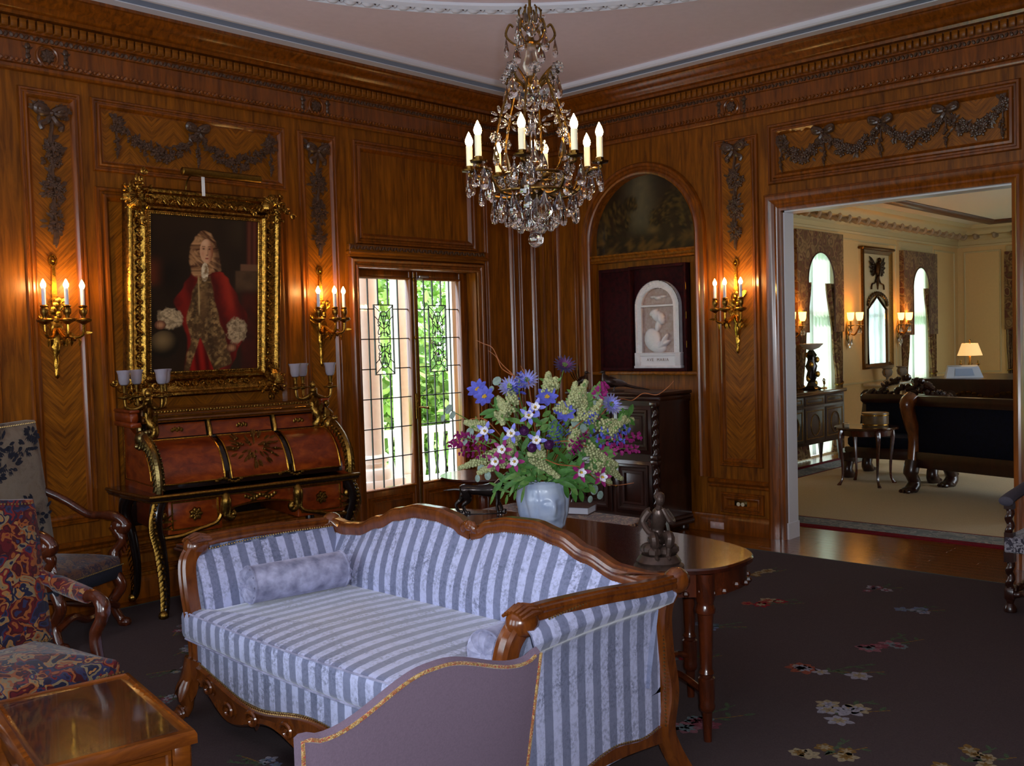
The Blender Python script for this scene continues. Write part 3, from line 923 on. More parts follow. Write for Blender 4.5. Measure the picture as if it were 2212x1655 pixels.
def portrait(u, v):
    n = fbm(u*9, v*13, 3); n2 = fbm(u*34, v*50, 8); n3 = fbm(u*70, v*100, 12)
    c = mixc(L3('1a1008'), L3('33200f'), fbm(u*3, v*4, 5))
    c = mixc(c, L3('40301c'), .5*sm(.62, .85, u)*sm(.75, .9, v)*sm(.88, .8, u))
    c = mixc(c, L3('7a3216'), .75*sm(.16, .02, u)*sm(.52, .60, v)*sm(.76, .64, v))
    c = mixc(c, L3('120b06'), .8*math.exp(-((u-.17)/.12)**2-((v-.62)/.12)**2))
    if v > .70: c = mixc(c, mixc(L3('4a1e12'), L3('6e3420'), .5+.5*sin(u*120)), .8*sm(.865, .885, u))
    c = mixc(c, L3('7c5236'), .8*sm(.81, .83, u)*sm(.655, .665, v)*sm(.71, .70, v))
    c = mixc(c, mixc(L3('3c2815'), L3('6a4a30'), n), .85*sm(.76, .785, u)*sm(.50, .56, v)*sm(.665, .655, v))
    g = hypot((u-.13)/.125, (v-.185)/.085)
    c = mixc(c, mixc(L3('1a1208'), L3('7a5f3a'), sm(1.1, 0, hypot((u-.11)/.13, (v-.21)/.085))), sm(1.04, .96, g))
    c = mixc(c, mixc(L3('5a180c'), L3('2a0906'), n), .8*sm(.80, .86, u)*sm(.56, .48, v))
    # coat
    xl = interp([(0, .30), (.20, .33), (.36, .27), (.45, .21), (.56, .30), (.63, .36), (.67, .46)], v)
    xr = interp([(0, .72), (.10, .78), (.24, .86), (.36, .885), (.48, .80), (.60, .71), (.64, .66), (.67, .55)], v)
    m = sm(xl-.01, xl+.012, u)*sm(xr+.01, xr-.012, u)*sm(.675, .66, v)
    fold = .5+.5*sin(u*30+v*9+2.5*n)
    coat = mixc(L3('3a0604'), L3('8f1c10'), .15+.85*fold*(.4+.6*n))
    coat = mixc(coat, L3('b33018'), .5*math.exp(-((u-.70-.25*(.55-v))/.035)**2)*sm(.36, .45, v))
    c = mixc(c, coat, m)
    # brocade facings, waistcoat and skirts
    wl = interp([(0, .30), (.10, .32), (.20, .36), (.34, .32), (.50, .37), (.60, .42)], v)
    wr = interp([(0, .60), (.05, .74), (.12, .72), (.22, .68), (.34, .62), (.50, .57), (.62, .54)], v)
    m = sm(wl-.008, wl+.012, u)*sm(wr+.008, wr-.012, u)*sm(.63, .60, v)
    br = mixc(L3('4a3018'), L3('a17a48'), sm(.35, .8, n2)*.9+.1*n3)
    br = mixc(br, L3('2c1a0c'), .55*math.exp(-((u-.53+.12*(v-.3))/.03)**2))
    br = mixc(br, L3('22140a'), .6*math.exp(-((u-.40)/.02)**2)*sm(.25, .35, v))
    c = mixc(c, br, m)
    c = mixc(c, L3('6e4c2a'), .7*math.exp(-((u-.475)/.045)**2)*sm(.58, .5, v)*sm(.30, .40, v))
    c = mixc(c, L3('c8a468'), .7*math.exp(-((u-.43-.03*(.6-v))/.006)**2)*sm(.35, .40, v)*sm(.66, .6, v))
    c = mixc(c, L3('3a2412'), .6*math.exp(-((v-.235-.03*sin(u*9))/.010)**2)*m)
    # red lining between the skirts
    hw = .115*max(0, (.225-v))/.225
    m = sm(hw+.008, hw-.006, abs(u-.445-.05*(.225-v)))*sm(.228, .21, v)
    c = mixc(c, mixc(L3('4c0605'), L3('96180f'), .5+.5*sin(u*70+v*10)), m)
    c = mixc(c, L3('c39a55'), .7*sm(.02, .0, abs((u-.60)*.55-(.0+.055-v)*-1+.0))*sm(.09, .05, v)*sm(.56, .60, u)*sm(.76, .72, u))
    # lace cuffs and hands
    for (x, y, rx, ry, hx, hy) in ((.175, .345, .125, .072, .095, .305), (.785, .265, .105, .095, .735, .150)):
        q = hypot((u-x)/rx, (v-y)/ry) + .5*(n2-.5)
        c = mixc(c, mixc(L3('4d3820'), L3('c4a57a'), .2+.8*sm(.3, .75, n3*.6+n2*.5)), sm(1, .8, q)*.95)
        q = hypot((u-hx)/.05, (v-hy)/.030)
        c = mixc(c, mixc(L3('5e3320'), L3('bd8258'), sm(1, .1, q)), sm(1.05, .9, q))
        for k in range(4): c = mixc(c, L3('5a3020'), .5*sm(.004, .0, abs(u-hx+.03-.018*k))*sm(1, .6, q))
    # full wig falling on both shoulders
    hl = interp([(.60, .40), (.64, .365), (.72, .345), (.80, .355), (.86, .395), (.90, .44), (.915, .48)], v)
    hr = interp([(.60, .42), (.64, .55), (.655, .64), (.70, .635), (.78, .615), (.84, .59), (.89, .55), (.915, .49)], v)
    m = sm(hl-.008, hl+.012, u)*sm(hr+.008, hr-.012, u)*sm(.60, .63, v)*sm(.918, .905, v)
    wg = mixc(L3('4c2713'), L3('c08a58'), sm(.25, .8, fbm(u*22+2.2*sin(v*38+u*9), v*26, 6)))
    wg = mixc(wg, L3('2c150a'), .6*sm(.56, .60, u))
    c = mixc(c, wg, m)
    # face
    q = hypot((u-.502)/.060, (v-.778)/.078)
    sk = mixc(L3('d29a6e'), L3('8d5232'), sm(.50, .56, u))
    sk = mixc(sk, L3('e6b388'), .7*math.exp(-((u-.485)/.03)**2-((v-.83)/.02)**2))
    sk = mixc(sk, L3('c47a58'), .5*(math.exp(-((u-.468)/.014)**2-((v-.762)/.014)**2)+math.exp(-((u-.535)/.012)**2-((v-.762)/.014)**2)))
    for ex in (.476, .530):
        sk = mixc(sk, L3('7c4a30'), .6*math.exp(-((u-ex)/.018)**2-((v-.795)/.010)**2))
        sk = mixc(sk, L3('1c0e08'), .95*sm(1.1, .7, hypot((u-ex)/.009, (v-.792)/.0045)))
        sk = mixc(sk, L3('4a2a18'), .8*sm(1.1, .7, hypot((u-ex)/.017, (v-.808)/.0035)))
    sk = mixc(sk, L3('7a4228'), .55*math.exp(-((u-.515)/.005)**2)*sm(.75, .76, v)*sm(.80, .785, v))
    sk = mixc(sk, L3('5c2a18'), .8*sm(1.1, .6, hypot((u-.508)/.012, (v-.753)/.004)))
    sk = mixc(sk, L3('8c2c20'), .9*sm(1.1, .6, hypot((u-.506)/.019, (v-.732)/.0055)))
    c = mixc(c, sk, sm(1.05, .95, q))
    # cravat
    q = hypot((u-.487-.02*(v-.65))/.036, (v-.645)/.066) + .25*(n2-.5)
    c = mixc(c, mixc(L3('8a6a46'), L3('e0c9a2'), sm(.3, .7, n2)), sm(1, .85, q))
    return tuple(x*.95 for x in c)

# ---- portrait in gilt frame, hanging tilted
PT = thing('framed_portrait', 'gilt framed portrait of a man in a long wig and red coat', 'painting', (-3.60, 0, 1.335), 0)
PT.rotation_euler = (radians(4.5), 0, 0)
FW, FH = 1.17, 1.40
bw = .175
nx, nz = 170, 240
mb = MB()
def cv(u, v): return (-FW/2+bw-.01 + u*(FW-2*bw+.02), -.035, bw-.01 + v*(FH-2*bw+.02))
mb.grid(cv, nx, nz)
me = mb.mesh('canvas', PAINT, None)
set_colors(me, [portrait(i/nx, j/nz) for j in range(nz+1) for i in range(nx+1)])
put('canvas', me, PT)
mb = MB(); mb.box(-FW/2+.02, FW/2-.02, -.03, -.005, .02, FH-.02); mb.build('backing', DARKOAK, PT)
mb = MB(); mb.M = T(0, 0, 0)
FP = [(0, .005), (0, .055), (.006, .075), (.018, .085), (.032, .08), (.04, .066), (.05, .06), (.075, .048), (.105, .046), (.118, .056), (.126, .068), (.138, .07), (.147, .058), (.152, .05), (.162, .052), (.168, .045), (.175, .036)]
mb.frame(-FW/2, FW/2, 0, FH, FP)
fr = mb.build('frame', GOLDLEAF, PT)
# bead course along sight edge
mb = MB()
for s in range(62):
    x = -FW/2+bw-.004 + s*(FW-2*bw+.008)/61
    for z in (bw-.006, FH-bw+.006): mb.ball((x, -.05, z), .007, 5, 4)
for s in range(78):
    z = bw + s*(FH-2*bw)/77
    for x in (-FW/2+bw-.006, FW/2-bw+.006): mb.ball((x, -.05, z), .007, 5, 4)
mb.build('bead_course', GOLDLEAF, fr)
def rocaille(seed, big=True):
    rnd = random.Random(seed); mb = MB()
    R = .105 if big else .085
    for k in range(11):                                       # shell fan
        a = pi*.98 + (pi*.54)*k/10 if big else pi*(.15+.7*k/10)
        d = (cos(a), 0, -sin(a)) if big else (cos(a), 0, sin(a))
        pts = [(d[0]*R*t*.85, -.075-.035*sin(pi*t), d[2]*R*t*.85) for t in (.15, .4, .7, 1.0)]
        mb.tube(pts, [.006, .012, .016, .012], 6)
    for k in range(26 if big else 12):
        a = rnd.uniform(0, 2*pi); q = sqrt(rnd.random())*R*1.05
        mb.ball((q*cos(a), -.07-.03*rnd.random(), q*sin(a)), (rnd.uniform(.008, .018), .014, rnd.uniform(.008, .02)), 6, 4, RY(a))
    for s in (-1, 1):
        for k in range(3):
            c = (s*(R*.6+.05*k), -.07, (.02-.035*k)*1.0)
            r0 = .032-.005*k
            pts = [(c[0]+s*r0*(1-i/15*.8)*cos(2*pi*1.3*i/14), -.075-.012*i/14, c[2]+r0*(1-i/15*.8)*sin(2*pi*1.3*i/14)) for i in range(15)]
            mb.tube(pts, [.009]*10+[.007, .006, .005, .005, .004], 6)
    for k in range(8):
        a = rnd.uniform(0, 2*pi); mb.leaf((R*.3*cos(a), -.08, R*.3*sin(a)), (cos(a), -.2, sin(a)), (0, -1, 0), .075, .028, .4, 4)
    return mb.mesh('corner_ornament', GOLDLEAF)
rc = rocaille(5)
for (sx, sz, rot) in ((-1, 1, pi/2), (1, 1, 0), (1, -1, -pi/2), (-1, -1, pi)):
    M = T(sx*(FW/2-.07), 0, FH/2+sz*(FH/2-.07)) @ RY(-rot)
    put('corner_ornament', rc, fr, M=M)
# running scrollwork between corners
def running(L, seed):
    rnd = random.Random(seed); mb = MB(); n = int(L/.05)
    for i in range(n):
        x = -L/2 + (i+.5)*L/n; s = (-1)**i
        fade = 1.0
        pts = [(x-.02, -.052, -.012*s), (x, -.062, .014*s), (x+.018, -.058, .004*s), (x+.008, -.056, -.006*s)]
        mb.tube(spline(pts, 4), .0055, 5)
        mb.leaf((x, -.056, 0), (1, 0, s), (0, -1, 0), .03, .015, .3, 3)
        if i % 4 == 0: mb.disc_flower((x, -.06, 0), .02, 5, RX(pi/2))
    return mb.mesh('running_scroll', GOLDLEAF)
rs1, rs2 = running(.76, 1), running(.98, 2)
for z in (.09, FH-.09): put('running_scroll', rs1, fr, M=T(0, 0, z))
for x in (-FW/2+.09, FW/2-.09): put('running_scroll', rs2, fr, M=T(x, 0, FH/2) @ RY(pi/2))
# ---- picture light
t = thing('picture_light', 'long brass picture light above the gilt portrait frame', 'lamp', (-3.55, 0, 2.70), 0)
mb = MB(); mb.M = RY(pi/2) @ T(0, 0, -.30)
mb.M = T(-.30, -.28, .13) @ RY(pi/2)
mb.lathe([(.001, -.004), (.02, 0), (.026, .006), (.026, .594), (.02, .6), (.001, .604)], 14)
mb.build('lamp_tube', BRASS, t)
mb = MB(); mb.tube(spline([(-.14, -.02, -.05), (-.14, -.05, .1), (-.14, -.16, .15), (-.14, -.27, .13)], 5), .006, 8); mb.build('bracket', BRASS, t)
mb = MB(); mb.box(-.15, -.13, -.27, -.262, -.02, .11); mb.build('hanging_tag', m_plain('pale_tag', '#e8e4e0', .5), t)

# ---- lunette landscape
def lun(u, z):
    x, y = u/NR, z/NR
    n = fbm(x*5+3, y*5, 21); n2 = fbm(x*13, y*13, 22); n3 = fbm(x*30, y*30, 23)
    c = mixc(L3('160f07'), L3('33230f'), n)
    sky = math.exp(-((x+.10)/.26)**2)*sm(.15, .55, y)
    c = mixc(c, mixc(L3('4c4a3a'), L3('6f6244'), n2), sky*.85)
    for tx, ty, r in ((-.62, .55, .34), (.55, .62, .36), (.22, .5, .2), (-.3, .75, .16), (.8, .35, .25), (-.85, .3, .2)):
        q = hypot(x-tx, (y-ty)*1.1)/r + .8*(n2-.5)
        c = mixc(c, mixc(L3('1b1408'), L3('574218'), sm(.35, .75, n3)), sm(1, .7, q)*.9)
    for tx, w in ((-.66, .05), (.52, .06), (.27, .03), (-.45, .025), (.75, .03)):
        if abs(x-tx-.04*sin(y*7)) < w and y < .6: c = mixc(c, L3('2a1a0a'), .75)
    gr = sm(.30, .12, y+.1*(n-.5))
    c = mixc(c, mixc(L3('23180a'), L3('6e4c1c'), sm(.4, .7, n2)), gr*.85)
    c = mixc(c, L3('8a6a34'), .5*math.exp(-((x-.12)/.10)**2-((y-.33)/.05)**2))
    return c
t = thing('lunette_painting', 'dark landscape painting filling the arched lunette of the niche', 'painting', (.085, -NC, 2.405), -pi/2)
mb = MB(); na, nr = 60, 26
hh = NSPR-2.405
v = []; cols = []
for j in range(nr+1):
    for i in range(na+1):
        a = pi - pi*i/na; q = j/nr
        x, z = NR*cos(a)*q, hh + NR*sin(a)*q
        if i in (0, na) and q > 0: z = hh
        v.append((x, 0, z)); cols.append(lun(x, z))
f = [(j*(na+1)+i, j*(na+1)+i+1, (j+1)*(na+1)+i+1, (j+1)*(na+1)+i) for j in range(nr) for i in range(na)]
b0 = len(v)
for i in range(31):
    for k in range(5):
        x = -NR + 2*NR*i/30; z = hh*k/4; v.append((x, 0, z)); cols.append(lun(x, z))
f += [(b0+i*5+k, b0+(i+1)*5+k, b0+(i+1)*5+k+1, b0+i*5+k+1) for i in range(30) for k in range(4)]
mb.add(v, f); me = mb.mesh('painted_panel', PAINT, None); set_colors(me, cols); put('painted_panel', me, t)
mb = MB(); mb.prism([(x, z) for x, z in [(-NR, 0), (NR, 0)]] + [(NR*cos(pi*i/20), hh+NR*sin(pi*i/20)) for i in range(21)], .003, .012, 'Y'); mb.build('backing', DARKOAK, t)

# ---- velvet case with the marble relief
def m_velvet(name, dark, light_, sc=40, sheen=1.0):
    t = NT(name); tc = t.n('ShaderNodeTexCoord')
    n = t.n('ShaderNodeTexNoise', i_Scale=sc, i_Detail=4.0); t.l(tc, 'Object', n, 'Vector')
    r = t.ramp(n, 0, [(.3, lin(dark)), (.7, lin(light_))]); t.l(r, 0, t.b, 'Base Color')
    t.P(Roughness=.8, Sheen_Weight=sheen, Specular_IOR_Level=.2); t.b.inputs['Sheen Tint'].default_value = lin(light_)
    t.bump(n, 0, .1, .003)
    return t.mat
VELV = m_velvet('crimson_velvet', '#1c0104', '#380308', 30, .08)
t = thing('velvet_case', 'open crimson velvet case standing on the niche sill', 'case', (.095, -.665, 1.347), -pi/2)
mb = MB(); mb.box(0, .37, -.02, 0, 0, .93, .004); mb.frame(0, .37, 0, .93, [(0, .02), (.004, .028), (.03, .028), (.034, .02)]); mb.build('case_door', VELV, t)
mb = MB(); mb.box(.375, .975, -.012, 0, 0, .93); mb.build('back_panel', VELV, t)
mb = MB()
mb.box(.375, .395, -.085, 0, 0, .93, .003); mb.box(.955, .975, -.085, 0, 0, .93, .003); mb.box(.395, .955, -.085, 0, 0, .025, .003); mb.box(.395, .955, -.085, 0, .905, .93, .003)
mb.build('case_rim', VELV, t)
for z in (.2, .45, .7): mb = MB(); mb.tube([(.978, -.08, z), (.978, -.08, z+.06)], .004, 6); mb.build('brass_hinge', BRASS, t)
MARB = m_plain('warm_white_marble', '#cfc8cc', rough=.5, var=.12, scale=14, bump=.15, bscale=50)
def relief_h(x, z, W=.235, HH=.77):
    """height of the relief in metres; x centred, z from the base"""
    zs = HH - W                                            # spring of the arch
    r = hypot(x, max(0, z-zs)) if z > zs else abs(x)
    if r > W*.99 and z > .12: return None
    hgt = .0
    if z < .125:
        hgt = .034 + (.006 if z < .02 or .105 < z < .125 else 0)
        if abs(x) > .175: hgt += .004*(1 if .05 < z < .10 else 0)
        return hgt
    if r > W-.012: return .036
    if r > W-.058: return .024 + .008*fbm(x*90, z*90, 4)
    if r > W-.070: return .032
    if abs(z-.545) < .010: return .032
    h0 = .010
    if z > .545:                                             # dove in the tympanum
        q = hypot(x/.05, (z-.615)/.028); h0 += .016*sm(1, .1, q)
        for s in (-1, 1):
            q = hypot((x-s*.05)/.05, (z-.625)/.018); h0 = max(h0, .010+.012*sm(1, .2, q))
        return h0 + .003*fbm(x*70, z*70, 9)
    def el(cx, cz, rx, rz_, a, hh):
        dx, dz = x-cx, z-cz; ca, sa = cos(a), sin(a)
        q = hypot((dx*ca+dz*sa)/rx, (-dx*sa+dz*ca)/rz_)
        return hh*sqrt(max(0, 1-q*q))
    hs = [el(-.01, .455, .062, .05, -.4, .03), el(.03, .435, .038, .058, .3, .034), el(-.045, .485, .05, .03, .5, .03),
          el(-.0, .375, .03, .06, -.35, .026), el(-.065, .25, .085, .105, .2, .034), el(-.02, .19, .10, .06, -.2, .03),
          el(.06, .235, .022, .075, -.55, .036), el(.045, .2, .085, .024, .5, .032), el(.085, .275, .012, .03, -.3, .03)]
    h1 = max(hs)
    return h0 + h1 + (.004*fbm(x*60, z*60, 7) if h1 > 0 else .002*fbm(x*40, z*40, 3))
t = thing('marble_relief', 'white marble arched relief of a praying woman in the velvet case', 'sculpture', (.082, -1.322, 1.375), -pi/2)
mb = MB(); W, HH = .235, .77; nx, nz = 94, 150
idx = {}; v = []; f = []; rcol = []
for j in range(nz+1):
    for i in range(nx+1):
        x = -W + 2*W*i/nx; z = HH*j/nz; h = relief_h(x, z)
        if h is None: continue
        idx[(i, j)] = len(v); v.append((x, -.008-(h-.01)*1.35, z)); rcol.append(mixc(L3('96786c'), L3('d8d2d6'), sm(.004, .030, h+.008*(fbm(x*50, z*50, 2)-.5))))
for j in range(nz):
    for i in range(nx):
        k = [(i, j), (i+1, j), (i+1, j+1), (i, j+1)]
        if all(q in idx for q in k): f.append([idx[q] for q in k])
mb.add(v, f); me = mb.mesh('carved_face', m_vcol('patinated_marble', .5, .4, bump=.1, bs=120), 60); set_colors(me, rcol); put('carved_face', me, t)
mb = MB()
pr = [(-W, .13), (W, .13)] + [(W*cos(pi*i/24), HH-W + W*sin(pi*i/24)) for i in range(25)]
mb.prism(pr, -.036, 0, 'Y') if False else None
v = []; n = len(pr)
for (x, z) in pr: v += [(x, -.043, z), (x, 0, z)]
mb.add(v, [(2*i, 2*((i+1) % n), 2*((i+1) % n)+1, 2*i+1) for i in range(n)])
mb.build('slab_edge', MARB, t, recalc=True)
mb = MB(); mb.box(-W-.012, W+.012, -.056, 0, -.002, .02, .003); mb.box(-W-.006, -W+.05, -.052, 0, .02, .125, .002); mb.box(W-.05, W+.006, -.052, 0, .02, .125, .002); mb.box(-W-.008, W+.008, -.05, 0, .122, .134, .002)
mb.build('plinth', MARB, t)
fc = bpy.data.curves.new('inscription', 'FONT'); fc.body = 'AVE  MARIA'; fc.size = .036; fc.extrude = .0008; fc.align_x = 'CENTER'; fc.space_character = 1.25
fc.materials.append(m_plain('worn_lettering', '#8d7468', .7))
fo = bpy.data.objects.new('inscription', fc); COL.objects.link(fo)
ime = bpy.data.meshes.new_from_object(fo.evaluated_get(bpy.context.evaluated_depsgraph_get())); bpy.data.objects.remove(fo)
fo = put('inscription', ime, t, (0, -.0425, .060)); fo.rotation_euler = (pi/2, 0, 0)

# ---- sockets
t = thing('wall_outlet', 'brass wall socket plate with two round ivory outlets by the doorway', 'outlet', (0, -2.145, .248), -pi/2)
mb = MB(); mb.box(-.06, .06, -.006, 0, -.035, .035, .003); mb.build('cover_plate', m_metal('dark_brass_plate', '#5a4a2c', .35, .2, bump=0), t)
for s in (-1, 1):
    mb = MB(); mb.M = T(s*.02, -.006, 0) @ RX(pi/2); mb.lathe([(.0165, 0), (.0165, .004), (.001, .0045)], 14); mb.build('socket', m_plain('ivory_socket', '#cfc3a4', .4), t)
t = thing('baseboard_outlet', 'pale socket plate set low in the baseboard', 'outlet', (-.024, -1.93, .055), -pi/2)
mb = MB(); mb.box(-.065, .065, -.006, 0, -.028, .028, .003); mb.build('cover_plate', m_plain('pinkish_white_plate', '#c3a09a', .45), t)
for s in (-1, 1):
    mb = MB(); mb.box(s*.03-.014, s*.03+.014, -.008, -.005, -.016, .016, .002); mb.build('socket', m_plain('white_socket', '#c9b0aa', .4), t)

# ================================================================ sofa
def m_stripe(name, axis, period=.083, light_='#bcc0e2', dark='#7a7f9c', shift=0.0):
    t = NT(name); tc = t.n('ShaderNodeTexCoord'); sp = t.n('ShaderNodeSeparateXYZ'); t.l(tc, 'Object', sp, 0)
    mp = t.n('ShaderNodeMapping'); mp.inputs['Scale'].default_value = (30, 30, 12); t.l(tc, 'Object', mp, 0)
    nz = t.n('ShaderNodeTexNoise', i_Scale=1.6, i_Detail=6.0, i_Roughness=.7); t.l(mp, 0, nz, 'Vector')
    a = t.math('MULTIPLY', (sp, axis), 1/period); a = t.math('ADD', (a, 0), shift)
    fr = t.math('FRACT', (a, 0)); c = t.math('SUBTRACT', (fr, 0), .5); ab = t.math('ABSOLUTE', (c, 0))
    w = t.math('MULTIPLY_ADD', (nz, 0), .10, .20)
    st = t.math('SUBTRACT', (ab, 0), (w, 0)); st = t.math('MULTIPLY_ADD', (st, 0), 26.0, .5); st.use_clamp = True
    big = t.n('ShaderNodeTexNoise', i_Scale=7.0, i_Detail=7.0, i_Roughness=.75); t.l(tc, 'Object', big, 'Vector')
    cr = t.ramp(big, 0, [(.40, (0, 0, 0)), (.62, (1, 1, 1))])
    fine = t.n('ShaderNodeTexNoise', i_Scale=70.0, i_Detail=4.0, i_Roughness=.7); t.l(tc, 'Object', fine, 'Vector')
    fr2 = t.ramp(fine, 0, [(.42, (0, 0, 0)), (.6, (1, 1, 1))])
    cm_ = t.n('ShaderNodeMix', data_type='RGBA'); cm_.inputs[6].default_value = lin(light_); cm_.inputs[7].default_value = lin(dark)
    t.l(st, 0, cm_, 0)
    pat = t.math('MULTIPLY', (cr, 0), (fr2, 0)); pat = t.math('MULTIPLY', (pat, 0), .8)
    c2 = t.n('ShaderNodeMix', data_type='RGBA'); t.l(pat, 0, c2, 0); t.l(cm_, 2, c2, 6); c2.inputs[7].default_value = lin('#545a72')
    t.l(c2, 2, t.b, 'Base Color')
    t.P(Roughness=.55, Sheen_Weight=.5, Sheen_Roughness=.4, Specular_IOR_Level=.25)
    t.bump(fine, 0, .15, .003)
    return t.mat
SX = m_stripe('crushed_velvet_stripe_long', 0)
SY = m_stripe('crushed_velvet_stripe_side', 1, period=.085)
SPL = m_velvet('crushed_silver_velvet', '#6c6d86', '#b0b0cc', 18, .8)
NAIL = m_metal('brass_nailheads', '#d9b878', rough=.3, var=.2, bump=0)

def round_poly(mb, poly, z0, z1, r, dome=0.0, under=True, rings=3):
    """soft slab over a convex-ish outline"""
    cx = sum(p[0] for p in poly)/len(poly); cy = sum(p[1] for p in poly)/len(poly)
    n = len(poly)
    def inset(d):
        out = []
        for i in range(n):
            a, b, c = Vector(poly[i-1]), Vector(poly[i]), Vector(poly[(i+1) % n])
            e = ((b-a).normalized() + (c-b).normalized())
            e = e.normalized() if e.length > 1e-6 else (c-b).normalized()
            nn = Vector((-e.y, e.x))
            out.append((b.x + nn.x*d, b.y + nn.y*d))
        return out
    lay = []
    for k in range(rings+1):
        a = pi/2*k/rings; lay.append((inset(r*(1-sin(a))), z0 + r*(1-cos(a))))
    for k in range(rings+1):
        a = pi/2*k/rings; lay.append((inset(r*(1-cos(a))), z1 - r + r*sin(a)))
    top = lay[-1][0]
    for s in (.8, .55, .3):
        lay.append(([(cx+(x-cx)*s, cy+(y-cy)*s) for x, y in top], z1 + dome*(1-s*s)))
    v = []; f = []
    for pts, z in lay: v += [(x, y, z) for x, y in pts]
    for k in range(len(lay)-1):
        for i in range(n):
            j = (i+1) % n
            f.append((k*n+i, k*n+j, (k+1)*n+j, (k+1)*n+i))
    f.append(tuple(range(n-1, -1, -1)))
    v.append((cx, cy, z1+dome)); c = len(v)-1; b = (len(lay)-1)*n
    for i in range(n): f.append((b+i, b+(i+1) % n, c))
    return mb.add(v, f)
def subdiv_poly(poly, step=.05):
    out = []
    for a, b in zip(poly, poly[1:]+poly[:1]):
        n = max(1, int(hypot(b[0]-a[0], b[1]-a[1])/step))
        out += [(lerp(a[0], b[0], k/n), lerp(a[1], b[1], k/n)) for k in range(n)]
    return out
def nails(pts, step=.014, r=.0048):
    """little domes along a polyline"""
    mb = MB(); P = [Vector(p) for p in pts]; d = 0.0; nxt = 0.0
    for a, b in zip(P, P[1:]):
        L = (b-a).length
        while nxt <= d+L:
            mb.ball(tuple(a.lerp(b, (nxt-d)/L if L else 0)), r, 6, 3); nxt += step
        d += L
    return mb
def add_nails(name, lst, par):
    mb = MB()
    for pts in lst:
        q = nails(pts); mb.add(q.v, q.f)
    o = mb.build(name, NAIL, par); o['kind'] = 'stuff'
    return o

SOFA = thing('sofa', 'silver blue striped velvet sofa with carved walnut frame', 'sofa', (-4.55, -3.24, 0), -pi/2)
zr_pts = [(0, .826), (.05, .838), (.11, .868), (.22, .886), (.36, .888), (.5, .86), (.64, .808), (.80, .757), (.92, .748), (1.0, .756), (1.07, .772)]
def zr(x): return interp(zr_pts, abs(x))
MOULD = [(-.034, -.03), (.034, -.03), (.038, -.016), (.034, -.004), (.038, .006), (.034, .018), (.022, .022), (.018, .030), (-.018, .030), (-.024, .022), (-.034, .018), (-.038, .004)]
# back rail (two serpentine halves meeting at the crest notch)
mb = MB()
for s in (-1, 1):
    pts = [(s*x, .40, zr(x)-.018) for x in [k*.03 for k in range(0, 36)]]
    mb.sweep(pts, [(q[0], q[1]) for q in MOULD], up=(0, 0, 1))
    mb.ball((s*1.05, .40, .745), (.05, .055, .05), 10, 7)
    for k in range(4): mb.leaf((s*(1.0-.02*k), .37-.01*k, .765), (s*-1, -.6, .15), (0, 0, 1), .10, .03, .2, 4)
for k in range(5):
    mb.ball((-.03+.015*k, .365, .835+.01*(k % 2)), (.03, .02, .018), 7, 5, RY(.6*(k-2)))
mb.build('back_rail', WALNUT, SOFA)
# upholstered back
def backf(u, v):
    x = lerp(-1.0, 1.0, u); zt = zr(x)-.045; z = lerp(.36, zt, v)
    e = min(1, (1-abs(2*u-1))*6)
    y = lerp(.285, .372, v) - .055*sin(pi*min(1, v*1.02))*sqrt(e)
    return (x, y, z)
mb = MB(); mb.grid(backf, 80, 16); mb.build('seat_back', SX, SOFA, ang=60)
mb = MB(); mb.grid(lambda u, v: (lerp(1.0, -1.0, u), .432, lerp(.14, zr(lerp(1.0, -1.0, u))-.04, v)), 60, 8); mb.build('outside_back', SX, SOFA, ang=60)
